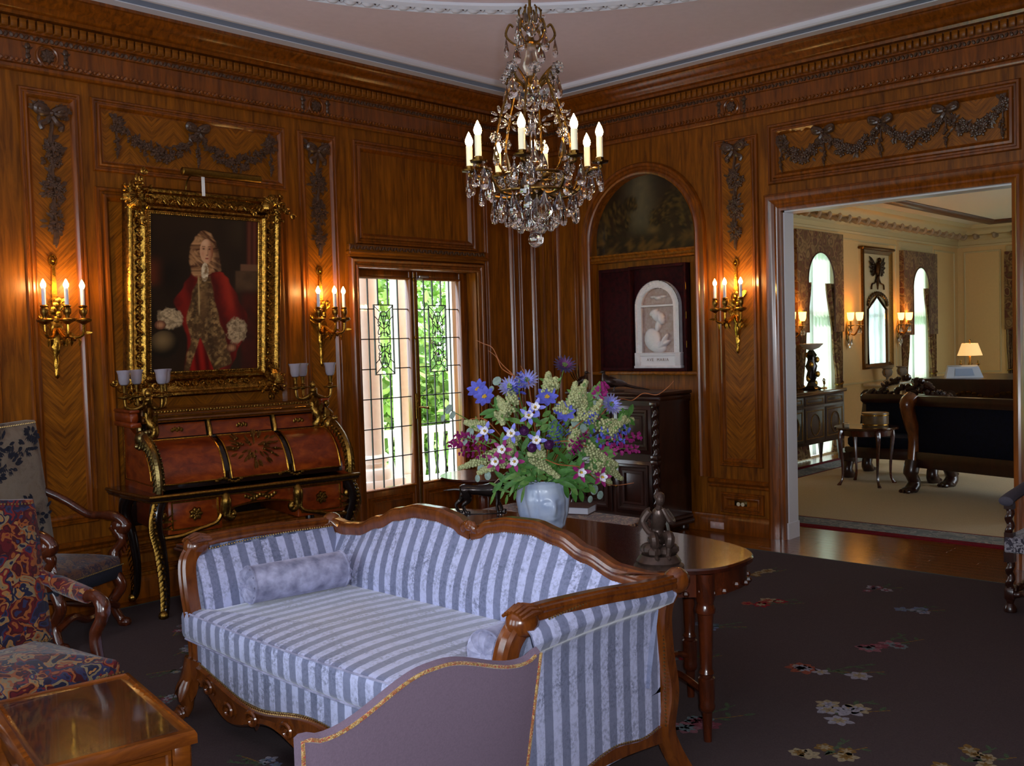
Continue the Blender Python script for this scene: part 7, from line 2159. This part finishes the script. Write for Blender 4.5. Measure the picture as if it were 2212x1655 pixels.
# face of the dividing wall on this side
mb = MB(); mb.box(.15, .17, -2.55, YF, 0, 3.36); mb.box(.15, .17, -6.2, -4.24, 0, 3.36); mb.box(.15, .17, -4.24, -2.55, DZ, 3.36); mb.build('plaster_face', CREAM, wall_right)
def loft2(prof, mat, name, par=None):
    mb = MB(); v = []; m = len(prof)
    for p, z in prof: v += [(.17, YF-p, z), (XE-p, YF-p, z), (XE-p, -6.2, z)]
    mb.add(v, [(k*3+i, k*3+i+1, (k+1)*3+i+1, (k+1)*3+i) for k in range(m-1) for i in (0, 1)])
    return mb.build(name, mat, par, recalc=True)
tr8 = loft2([(0, 3.02), (.02, 3.02), (.03, 3.05), (.012, 3.06), (.01, 3.12), (.04, 3.14), (.06, 3.17), (.07, 3.20), (.20, 3.21), (.21, 3.25), (.26, 3.29), (.34, 3.30), (.36, H2)], CREAM2, 'trim_8'); tr8['kind'] = 'structure'
tr8['label'] = 'cream cornice of the next room with scrolled brackets'
mb = MB(); mb.tube(spline([(0, 0, .0), (0, -.05, .01), (0, -.12, -.02), (0, -.15, .02), (0, -.12, .03)], 4), [.035]*8+[.03]*9, 8); mb.box(-.04, .04, -.15, .0, .02, .045); modm = mb.mesh('modillion', m_plain('bracket_plaster', '#a58f70', .6))
for k in range(22): put('modillion', modm, tr8, (4.0+.30*k, YF-.06, 3.175))
for k in range(8): put('modillion', modm, tr8, (XE-.06, YF-.35-.30*k, 3.175), -pi/2)
mb = MB(); v = []
for p, z in [(.72, H2+.002), (.72, H2-.05), (.76, H2-.06), (.84, H2-.04), (.88, H2-.01), (.88, H2+.002)]: v += [(.17, YF-p, z), (XE-p, YF-p, z), (XE-p, -6.2, z)]
mb.add(v, [(k*3+i, k*3+i+1, (k+1)*3+i+1, (k+1)*3+i) for k in range(5) for i in (0, 1)])
tr9 = mb.build('trim_9', m_wood('dark_ceiling_frame', '#3a1a08', '#5e2f10', rough=.4), None, recalc=True); tr9['kind'] = 'structure'
# white plaster wall panels with gold lines between the windows
for (a, b) in ((5.88, 7.9), (9.35, 10.4)):
    mb = MB(); mb.frame(a+.06, b-.06, .9, 2.95, [(0, 0), (.004, .012), (.02, .014), (.03, 0)], YF); mb.build('panel_moulding', CREAM2, wall_far)
mb = MB(); mb.frame(-1.0, -.40, .9, 2.95, [(0, 0), (.004, .012), (.02, .014), (.03, 0)]); mb.v = [(XE+p[1], p[0], p[2]) for p in mb.v]; mb.build('panel_moulding', CREAM2, wall_end, recalc=True)
# windows: frames, sheers, valances, drapes
DAMASK = m_tapestry('tan_damask_drapery', ['#6b5030', '#8d6c44', '#6a3f2e', '#9a7a50', '#7a5a38'], 9, 1.0, seed=7)
SHm = NT('sheer_white_curtain')
trl = SHm.n('ShaderNodeBsdfTranslucent'); trl.inputs[0].default_value = lin('#b2beb4'); dif = SHm.n('ShaderNodeBsdfDiffuse'); dif.inputs[0].default_value = lin('#e6e6dc')
tr_ = SHm.n('ShaderNodeBsdfTransparent'); mx1 = SHm.n('ShaderNodeMixShader', i_0=.35); mx2 = SHm.n('ShaderNodeMixShader', i_0=.03)
SHm.l(trl, 0, mx1, 1); SHm.l(dif, 0, mx1, 2); SHm.l(mx1, 0, mx2, 1); SHm.l(tr_, 0, mx2, 2); SHm.l(mx2, 0, SHm.t.nodes['Material Output'], 0)
SHEER = SHm.mat
def window_set(n, c, w, rzf, arch_w, arch_z, val_z, val_w, place, lab):
    """built in a local frame: x along wall, y into the wall, z up"""
    loc, rz = place
    win = thing('window_%d' % n, None, None, loc, rz); win['kind'] = 'structure'
    mb = MB()
    for a, b in ((-w/2, -w/2+.06), (w/2-.06, w/2), (-.03, .03)): mb.box(a, b, .10, .16, 0, 2.85)
    for z in (.0, .9, 1.9, 2.79): mb.box(-w/2, w/2, .10, .16, z, z+.06)
    mb.build('frame', WHITEP, win)
    mb = MB(); mb.box(-w/2, w/2, .125, .13, 0, 2.85); mb.build('pane', PANE, win)
    mb = MB(); mb.frame(-w/2-.12, w/2+.12, -.1, 3.0, [(0, 0), (.004, .03), (.03, .04), (.09, .03), (.12, 0)]); mb.build('casing', CREAM2, win)
    sh = thing('sheer_curtain', 'white sheer curtain %s' % lab, 'curtain', loc, rz, 'sheer curtains of the next room')
    mb = MB(); mb.grid(lambda u, v: (lerp(-w*.5, w*.5, u), .03+.022*sin(u*74+1.5*sin(v*3)), lerp(.02, 2.82, v)), 150, 6); mb.build('sheer', SHEER, sh, ang=60)
    mb = MB(); mb.tube([(-w*.5, .03, 2.83), (w*.5, .03, 2.83)], .012, 8); mb.build('curtain_rod', BRASS, sh)
    va = thing('valance', 'arched tan damask valance %s' % lab, 'valance', loc, rz, 'damask valances of the next room')
    mb = MB(); aw = arch_w/2; rz_ = arch_z-aw
    outer, innr = [], []
    for i in range(33):
        a = pi*i/32
        innr.append((-aw*cos(a)+.0, rz_+aw*sin(a)))
    lo = arch_z-1.05
    loop_ = [(-val_w/2, lo), (-val_w/2, val_z), (val_w/2, val_z), (val_w/2, lo), (aw, lo)] + innr[::-1] + [(-aw, lo)]
    v = []
    top = []
    pts_i = [(-aw, lo)] + innr + [(aw, lo)]; n_ = len(pts_i)
    for i, (x, z) in enumerate(pts_i):
        if i <= 10: o = (-val_w/2, lerp(lo, val_z, i/10))
        elif i <= 24: o = (lerp(-val_w/2, val_w/2, (i-10)/14), val_z)
        else: o = (val_w/2, lerp(val_z, lo, (i-24)/10))
        top.append(o); v += [(x, -.10, z), (o[0], -.10, o[1]), (o[0], -.02, o[1])]
    mb.add(v, [(3*i+k, 3*i+k+1, 3*i+k+4, 3*i+k+3) for i in range(n_-1) for k in (0, 1)])
    mb.build('pelmet', DAMASK, va, ang=None, recalc=True)
    mb = MB(); mb.tube([(x, -.103, z) for x, z in pts_i], .010, 6); mb.build('braid_edge', m_plain('dark_braid', '#4c2f24', .8) if 'dark_braid' not in bpy.data.materials else bpy.data.materials['dark_braid'], va)
    for s in (-1, 1):
        d = thing('drape', 'tied back tan damask drape on the %s %s' % ('left' if s < 0 else 'right', lab), 'curtain', loc, rz, 'damask drapes of the next room')
        def fn(u, v):
            z = lerp(.02, 2.3, v)
            k = abs(z-.95); wd = interp([(0, .12), (.5, .24), (1.4, .46)], k)
            ce = interp([(0, val_w/2-.10), (.6, val_w/2-.14), (1.4, val_w/2-.22)], k)
            x = s*ce + (u-.5)*wd
            return (x, -.06+.03*sin(u*26), z)
        mb = MB(); mb.grid(fn, 40, 26); mb.build('folds', DAMASK, d, ang=60)
        mb = MB(); mb.tube([(s*(val_w/2-.10)+.065*cos(q), -.06+.05*sin(q), .95+.02*cos(q)) for q in [2*pi*i/20 for i in range(20)]], .012, 6, closed=True); mb.build('tieback', GILTD, d)
window_set(7, 0, W1B-W1A, 0, .76, 2.70, 2.97, 1.34, ((.5*(W1A+W1B), YF, 0), 0.0), 'at the nearer window through the doorway')
window_set(8, 0, W2B-W2A, 0, .66, 2.62, 2.86, 1.38, ((.5*(W2A+W2B), YF, 0), 0.0), 'at the farther window beside the corner')
window_set(9, 0, E1-E2, 0, .80, 2.66, 2.90, 1.40, ((XE, .5*(E1+E2), 0), -pi/2), 'on the end wall by the lamp')
for x in (.5*(W1A+W1B), .5*(W2A+W2B)): light('window_portal', 'AREA', (x, .0, 1.5), 1.0, (1, 1, 1), 1.2, 2.9, target=(x, -2, 1.5), portal=True)
light('window_portal', 'AREA', (XE+.3, -1.77, 1.5), 1.0, (1, 1, 1), 1.2, 2.9, target=(8, -1.77, 1.5), portal=True)
light('window_portal', 'AREA', (4.9, -6.5, 1.6), 1.0, (1, 1, 1), 1.4, 2.8, target=(4.9, -3, 1.6), portal=True)  # sampling portal for the unseen opening added in the side wall

# pier glass
t = thing('pier_glass', 'tall cream and gilt pier mirror topped by a carved eagle', 'mirror', (7.06, YF, 1.10), 0)
pw2 = .53
mb = MB(); mb.box(-pw2, pw2, -.03, 0, 0, 1.74); mb.build('backboard', m_plain('cream_lacquer', '#cdbb8e', .5), t)
mb = MB(); mb.frame(-pw2, pw2, 0, 1.74, [(0, .03), (0, .06), (.03, .07), (.06, .05), (.08, .03)]); mb.box(-pw2-.03, pw2+.03, -.09, 0, 1.72, 1.76, .01); mb.build('frame', m_metal('aged_gilt_wood', '#7a5528', .4, .4), t)
mb = MB(); mp_ = [(-.33, .05), (.33, .05), (.33, .86), (.22, .93), (.10, 1.0), (0, 1.06), (-.10, 1.0), (-.22, .93), (-.33, .86)]
mb.prism(mp_, -.036, -.03, 'Y'); mb.build('mirror_glass', m_metal('silvered_mirror', '#e8eeee', .02, .0, bump=0), t)
mb = MB(); mb.tube([(x, -.04, z) for x, z in mp_], .016, 6, closed=True)
for k in range(16):
    a = pi*k/15; mb.ball((.33*cos(a), -.05, .93+.16*sin(a)), (.04, .02, .03), 6, 4, RY(-a))
mb.build('mirror_surround', m_metal('dark_gilt', '#5d3f1e', .4, .4), t)
mb = MB()
mb.ball((0, -.06, 1.44), (.07, .04, .12), 10, 7); mb.ball((.02, -.07, 1.58), (.035, .03, .035), 8, 6); mb.tube([(.04, -.07, 1.58), (.07, -.07, 1.565)], [.012, .002], 6)
for s in (-1, 1):
    for k in range(6): mb.leaf((s*.05, -.05, 1.46), (s*1, -.1, .75-.35*k), (0, -1, 0), .27-.02*k, .07, .1, 4)
    mb.tube(spline([(s*.03, -.05, 1.34), (s*.09, -.05, 1.25), (s*.2, -.05, 1.22), (s*.22, -.05, 1.15)], 4), .012, 6)
mb.tube([(0, -.05, 1.34), (0, -.05, 1.15)], [.03, .008], 6)
mb.build('eagle_carving', m_metal('dark_gilt_eagle', '#4a3018', .45, .4), t)
# crystal sconces
SB = m_emit('lit_sconce_bulb', '#ffb44e', 120.0); SHG = m_emit('glowing_glass_shade', '#ffae48', 9.0, '#ffe6b0')
def sconce2(x, lab):
    t = thing('crystal_sconce', lab, 'sconce', (x, YF, 1.5), 0, 'crystal wall sconces of the next room')
    mb = MB(); mb.lathe([(.005, 0), (.03, .05), (.02, .1), (.035, .16), (.02, .25), (.005, .3)], 10); mb.v = [(p[0], p[1]*.6-.02, p[2]) for p in mb.v]; mb.build('backplate', GILTD, t)
    for s in (-1, 0, 1):
        mb = MB(); ex, ey = s*.14, -.20 if s == 0 else -.13
        mb.tube(spline([(0, -.02, .16), (ex*.6, ey*.6, .10), (ex, ey, .22)], 5), .010, 8); mb.M = T(ex, ey, .22); mb.lathe([(.01, 0), (.05, .01), (.05, .016), (.012, .02), (.014, .07)], 12); a = mb.build('arm', GILTD, t)
        mb = MB(); mb.M = T(ex, ey, .30); mb.lathe([(.028, 0), (.042, .03), (.05, .11)], 14, caps=False); mb.build('glass_shade', SHG, a)
        mb = MB(); mb.M = T(ex, ey, .31); mb.lathe(bulb_profile(.016, .08), 10); mb.build('bulb', SB, a)
        for k in range(2): put('crystal_drop', DROPS[0], a, (ex+(.03 if k else -.03), ey, .21))
    put('crystal_drop', DROPS[3], t, (0, -.06, .02)); put('crystal_drop', DROPS[3], t, (.05, -.06, .06)); put('crystal_drop', DROPS[3], t, (-.05, -.06, .06))
sconce2(4.40, 'glowing crystal sconce left of the nearer far window'); sconce2(6.09, 'glowing crystal sconce between window and pier mirror'); sconce2(7.84, 'glowing crystal sconce between pier mirror and farther window')
# commode with ornaments
INLAY = m_wood('dark_inlaid_commode', '#24120a', '#3d2210', rough=.45, coat=.1)
t = thing('commode', 'dark inlaid commode standing under the nearer far window', 'commode', (4.25, -.50, 0), 0)
mb = MB(); mb.box(-.84, .84, -.215, .14, .27, .88, .008); body = mb.build('body', INLAY, t)
mb = MB(); mb.box(-.87, .87, -.245, .14, .88, .925, .01); mb.build('top', m_wood('commode_top', '#3a1f0c', '#6b4018', rough=.15, stretch=(2, 9, 9), coat=.8), t)
for a, b in ((-.80, -.30), (-.26, .26), (.30, .80)):
    mb = MB(); mb.box(a, b, -.222, -.215, .31, .72, .003); d = mb.build('door', INLAY, t)
    mb = MB(); mb.frame(a+.03, b-.03, .34, .69, [(0, 0), (.003, .004), (.012, .004), (.015, 0)], -.222)
    c = (a+b)/2; mb.tube([(c+.12*cos(q), -.225, .51+.13*sin(q)) for q in [2*pi*i/24 for i in range(24)]], .006, 6, closed=True); mb.build('inlay_lines', GILTD, d)
    mb = MB(); mb.box(a, b, -.222, -.215, .75, .86, .003); d = mb.build('drawer', INLAY, t)
    mb = MB(); mb.frame(a+.04, b-.04, .775, .835, [(0, 0), (.003, .004), (.010, .004), (.013, 0)], -.222); mb.build('inlay_lines', GILTD, d)
for x in (-.78, .78):
    for y in (-.17, .09): mb = MB(); mb.M = T(x, y, 0); mb.lathe([(.018, 0), (.02, .02), (.045, .25), (.045, .28)], 4); mb.build('leg', INLAY, t)
t = thing('dark_candelabrum', 'tall dark bronze ornament with pale shell dish on the commode', 'ornament', (4.52, -.55, .925), 0)
mb = MB(); mb.lathe([(.10, 0), (.11, .02), (.06, .05), (.04, .1), (.06, .16), (.05, .24), (.07, .3), (.04, .38), (.06, .44), (.03, .5)], 16, lambda a, z: 1+.18*sin(5*a+z*30)); mb.build('stem', BRONZE, t)
mb = MB()
for k in range(7): mb.ball((.06*cos(k*2.4), .06*sin(k*2.4)-.02, .08+.06*k), (.035, .03, .04), 7, 5)
mb.build('figures', GILTD, t)
mb = MB(); mb.lathe([(.02, .5), (.09, .53), (.14, .58), (.13, .585), (.08, .54), (.001, .52)], 20, lambda a, z: 1+.08*sin(9*a)); mb.build('shell_dish', m_plain('pale_shell', '#b9b0a4', .4), t)
t = thing('gilt_figurine', 'small gilt dancing figurine at the edge of the commode', 'figurine', (4.86, -.55, .925), 0)
mb = MB(); mb.lathe([(.04, 0), (.04, .01), (.02, .02)], 12); mb.build('base', GILTD, t)
mb = MB(); mb.tube(spline([(0, 0, .02), (.01, 0, .06), (0, 0, .1)], 4), [.008]*4+[.016]*5, 8); mb.ball((0, 0, .12), .013, 8, 5)
for s in (-1, 1): mb.tube([(0, 0, .095), (s*.04, 0, .11)], .006, 6)
mb.build('figure', GILTD, t)
# console and urns below the mirror
t = thing('console_table', 'narrow gilt console below the pier mirror', 'table', (7.13, -.50, 0), 0)
mb = MB(); mb.box(-.60, .60, -.18, .16, .86, .90, .008); mb.build('top', m_plain('cream_marble', '#b7a68a', .3, var=.2), t)
for x in (-.52, .52): mb = MB(); mb.tube(spline([(x, -.12, .86), (x, -.17, .7), (x*.94, -.1, .3), (x, -.13, 0)], 5), .03, 8); mb.build('leg', GILTD, t)
for i, x in enumerate((6.95, 7.48)):
    t = thing('urn', ['grey stone urn left on the console below the mirror', 'grey stone urn right on the console below the mirror'][i], 'urn', (x, -.52, .90), 0, 'urns on the console')
    mb = MB(); mb.lathe([(.06, 0), (.06, .02), (.02, .04), (.02, .07), (.06, .10), (.075, .15), (.06, .19), (.085, .21), (.08, .215), (.05, .2), (.001, .12)], 18); mb.build('bowl', m_plain('grey_urn_stone', '#7d7468', .6), t)
    for s in (-1, 1): mb = MB(); mb.tube(spline([(s*.06, 0, .2), (s*.11, 0, .18), (s*.1, 0, .12), (s*.065, 0, .12)], 4), .006, 6); mb.build('handle', GILTD, t)
# rug
BEIGE = m_plain('beige_wool_rug', '#c4b59a', rough=.95, var=.08, scale=90, bump=.3, bscale=300, spec=.1)
t = thing('bordered_rug', 'beige rug with red and grey green border in the next room', 'rug', (0, 0, 0), 0)
def ring_rect(mb, x0, x1, y0, y1, w, z):
    for (a, b, c, d) in ((x0, x1, y0, y0+w), (x0, x1, y1-w, y1), (x0, x0+w, y0+w, y1-w), (x1-w, x1, y0+w, y1-w)): mb.box(a, b, c, d, .0005, z)
mb = MB(); mb.box(.6, 9.4, -5.6, -.66, .0005, .008); mb.build('field', BEIGE, t)
REDW = m_plain('red_wool', '#6b1020', .95, var=.2, scale=80, spec=.1)
mb = MB(); ring_rect(mb, .58, 9.42, -5.62, -.64, .10, .0085); ring_rect(mb, .97, 9.03, -5.23, -1.03, .025, .0088); mb.build('red_bands', REDW, t)
GB = m_tapestry('grey_green_border', ['#2f3a38', '#4b5350', '#6e6a60', '#39433f', '#7c766a'], 12, 1.2, seed=1)
mb = MB(); ring_rect(mb, .68, 9.32, -5.52, -.74, .29, .0086); mb.build('border', GB, t)
# small round table with cabriole legs and things on it
t = thing('tea_table', 'small round mahogany table on slender cabriole legs beyond the doorway', 'table', (3.09, -1.87, 0), 0)
mb = MB(); mb.lathe([(.30, .60), (.325, .605), (.33, .618), (.325, .63), (.001, .632)], 40); mb.build('tabletop', TABM, t)
mb = MB(); mb.lathe([(.27, .54), (.275, .60)], 40, caps=False); mb.build('apron', MAHOG, t)
for k in range(4):
    mb = MB(); mb.M = RZ(pi/4+pi/2*k+.04)
    P_ = spline([(.26, 0, .60), (.29, 0, .52), (.27, 0, .3), (.265, 0, .1), (.30, 0, .018)], 6); mb.tube(P_, [.034, .034, .033, .031, .029, .027, .025, .023, .022, .02, .019, .018, .017, .016, .015, .014, .014, .013, .013, .013, .013, .014, .016, .018, .02], 8); mb.ball((.305, 0, .014), (.026, .02, .014), 8, 5); mb.build('leg', MAHOG, t)
t = thing('drum_box', 'round gilt banded drum box on the small tea table', 'box', (3.14, -1.95, .632), 0)
mb = MB(); mb.lathe([(.13, 0), (.135, .02), (.135, .12), (.13, .125)], 28); mb.build('drum', m_plain('tan_leather_drum', '#6b5230', .4, var=.3), t)
mb = MB()
for z in (.02, .12): mb.tube([(.136*cos(q), .136*sin(q), z) for q in [2*pi*i/32 for i in range(32)]], .006, 6, closed=True)
mb.build('gilt_bands', GILT, t)
mb = MB(); mb.lathe([(.137, .125), (.137, .145), (.001, .15)], 28); mb.build('lid', m_plain('tan_leather_lid', '#7a6038', .35), t)
for i, (x, y) in enumerate(((2.86, -1.76), (2.95, -1.70))):
    t = thing('trinket_box', ['tiny pale box at the left edge of the tea table', 'tiny brown box beside the drum on the tea table'][i], 'box', (x, y, .632), .4)
    mb = MB(); mb.box(-.035, .035, -.025, .025, 0, .03, .003); mb.build('body', m_plain('box_%d' % i, ['#b9ad92', '#6e4a2a'][i], .4), t)
    mb = MB(); mb.box(-.037, .037, -.027, .027, .03, .04, .003); mb.build('lid', bpy.data.materials['box_%d' % i], t)
# settees
INDIGO = m_velvet('indigo_velvet', '#04040c', '#0a0c1e', 30, .1)
def settee(name, lab, loc, rz, L, crest, bh):
    t = thing(name, lab, 'settee', loc, rz)
    # local: x along length 0..L, y = 0 back plane, +y is the sitting side
    mb = MB(); mb.box(.06, L-.06, .03, .10, .42, bh-.08, .01); mb.build('back_panel', INDIGO, t)
    mb = MB(); mb.box(0, L, .0, .13, bh-.10, bh, .025); mb.build('crest_rail', DARKOAK, t)
    mb = MB(); mb.box(.02, L-.02, .0, .10, .26, .42, .01); mb.box(.02, L-.02, .58, .66, .24, .36, .01); mb.build('seat_rail', DARKOAK, t)
    mb = MB(); mb.box(.05, L-.05, .10, .66, .36, .48, .03); mb.build('seat_cushion', INDIGO, t)
    for x in (.04, L-.04):
        mb = MB(); P_ = spline([(x, .02, bh-.02), (x, -.06, bh-.08), (x, -.02, bh-.22), (x, .05, .55), (x, .03, .32)], 6); mb.tube(P_, [.075]*8+[.07]*8+[.065]*9, 10); mb.ball((x, -.03, bh-.06), (.07, .085, .085), 10, 7); mb.build('arm_scroll', WALNUT if crest is False else DARKOAK, t)
        for y in (.02, .62):
            mb = MB(); mb.tube(spline([(x, y, .32), (x, y-.03, .2), (x, y+.02, .1), (x, y-.05, .02)], 5), [.075]*6+[.06]*5+[.065]*5, 10); mb.ball((x, y-.06, .035), (.075, .085, .035), 10, 6)
            for k in (-1, 0, 1): mb.ball((x+.04*k, y-.13, .025), (.02, .035, .022), 6, 5)
            mb.build('paw_foot', DARKOAK, t)
    if crest:
        mb = MB(); rnd = random.Random(5)
        for k in range(70):
            q = rnd.uniform(-1, 1); hgt = .24*(1-abs(q)**1.2)
            mb.ball((L/2+q*L*.42, .06, bh+hgt*rnd.random()), (rnd.uniform(.02, .05), .035, rnd.uniform(.02, .045)), 6, 4, RY(q))
        mb.build('carved_crest', DARKOAK, t)
    return t
settee('empire_settee', 'long dark settee with walnut scroll end seen from behind', (2.82, -2.42, 0), radians(-106.5), 1.9, False, .98)
settee('carved_settee', 'dark indigo settee with carved foliage crest facing the doorway', (4.12, -2.42, 0), radians(93), 1.0, True, .92)
# grand piano, lamp and display box
t = thing('grand_piano', 'dark carved grand piano behind the settees', 'piano', (5.85, -2.5, 0), radians(-8))
mb = MB(); poly = [(-.55, .95), (.85, .95), (1.0, .8), (1.0, .2), (.7, -.4), (.2, -.95), (-.55, -.95)]
mb.prism(poly, .66, .98); mb.build('case', DARKOAK, t)
mb = MB(); mb.prism([(x*1.03, y*1.03) for x, y in poly], .98, 1.03); mb.build('lid', DARKOAK, t)
for x, y in ((-.4, .8), (-.4, -.8), (.75, .35)): mb = MB(); mb.M = T(x, y, 0); mb.lathe([(.04, 0), (.05, .05), (.04, .1), (.09, .5), (.1, .66)], 12); mb.build('leg', DARKOAK, t)
mb = MB(); rnd = random.Random(3)
for k in range(26): mb.ball((-.57, .85-.068*k, .84+.03*sin(k*.9)), (.012, .04, .025), 6, 4)
mb.build('gilt_garland', m_metal('dim_gilt', '#4a3216', .4, .4), t)
t = thing('display_box', 'pale blue glass display box standing on the piano', 'box', (5.75, -1.98, 1.03), radians(-62))
t.scale = (.8, .9, .9)
PGB = m_plain('pale_blue_lacquer', '#b7c4d8', .25, coat=.4)
mb = MB(); mb.add([(-.27, -.10, 0), (.27, -.10, 0), (.27, .10, 0), (-.27, .10, 0), (-.22, .0, .15), (.22, .0, .15), (.22, .09, .17), (-.22, .09, .17)], [(3, 2, 1, 0), (0, 1, 5, 4), (1, 2, 6, 5), (2, 3, 7, 6), (3, 0, 4, 7), (4, 5, 6, 7)]); mb.build('body', PGB, t, ang=None)
mb = MB(); mb.add([(-.14, -.083, .03), (.14, -.083, .03), (.12, -.022, .125), (-.12, -.022, .125)], [(0, 1, 2, 3)]); mb.v = [(p[0], p[1]-.006, p[2]) for p in mb.v]; mb.build('inset_panel', m_plain('blue_inset', '#8ea3c4', .2), t, ang=None)
t = thing('table_lamp', 'candelabra table lamp with glowing pleated cream shade on the piano', 'lamp', (6.35, -1.86, 1.03), 0)
mb = MB(); mb.lathe([(.09, 0), (.09, .015), (.03, .03), (.02, .08), (.03, .12), (.015, .18), (.012, .46)], 14); mb.build('stem', GILTD, t)
for k in range(3):
    mb = MB(); a = radians(133)+2*pi*k/3; c, s = cos(a), sin(a); mb.tube(spline([(0, 0, .10), (c*.08, s*.08, .08), (c*.12, s*.12, .14)], 5), .007, 7); mb.M = T(c*.12, s*.12, .14); mb.lathe([(.01, 0), (.03, .008), (.012, .012), (.012, .06)], 10); mb.build('arm', GILTD, t)
LS = NT('glowing_lampshade'); LS.P(Base_Color=lin('#e8c98a'), Emission_Color=lin('#ffc880'), Emission_Strength=.75, Roughness=.8)
mb = MB(); mb.lathe([(.15, .26), (.095, .42), (.093, .42), (.147, .263)], 40, lambda a, z: 1+.02*cos(20*a), caps=False); mb.build('lamp_shade', LS.mat, t)
mb = MB(); mb.ball((0, 0, .33), (.025, .025, .04), 10, 7); mb.build('bulb', m_emit('lamp_bulb', '#ffb860', 160), t)
mb = MB(); mb.ball((0, 0, .46), .014, 8, 6); mb.build('finial', GILTD, t)
# small gilt mounted chair just inside the doorway
t = thing('doorway_chair', 'dark chair with gilt mounted legs half hidden behind the door jamb', 'chair', (.84, -1.90, 0), radians(-60))
mb = MB(); round_poly(mb, subdiv_poly([(-.23, -.22), (.23, -.22), (.2, .2), (-.2, .2)], .08), .40, .48, .02, .02); mb.build('seat_cushion', m_velvet('plum_velvet', '#1d0d18', '#3a1c30', 30, .3), t)
mb = MB(); mb.box(-.2, .2, .18, .23, .46, .92, .02); mb.build('seat_back', bpy.data.materials['plum_velvet'], t)
mb = MB(); mb.box(-.235, .235, -.225, .21, .33, .41, .01); mb.build('seat_rail', DARKOAK, t)
for x in (-.2, .2):
    for y in (-.19, .17):
        mb = MB(); mb.tube(spline([(x, y, .36), (x*1.1, y*1.1, .28), (x*.98, y, .1), (x*1.08, y*1.08, .015)], 5), [.035]*6+[.02]*5+[.022]*5, 8); lg = mb.build('leg', DARKOAK, t)
        mb = MB(); mb.ball((x*1.1, y*1.1, .31), (.04, .04, .05), 8, 6); mb.build('leg_mount', GILT, lg)
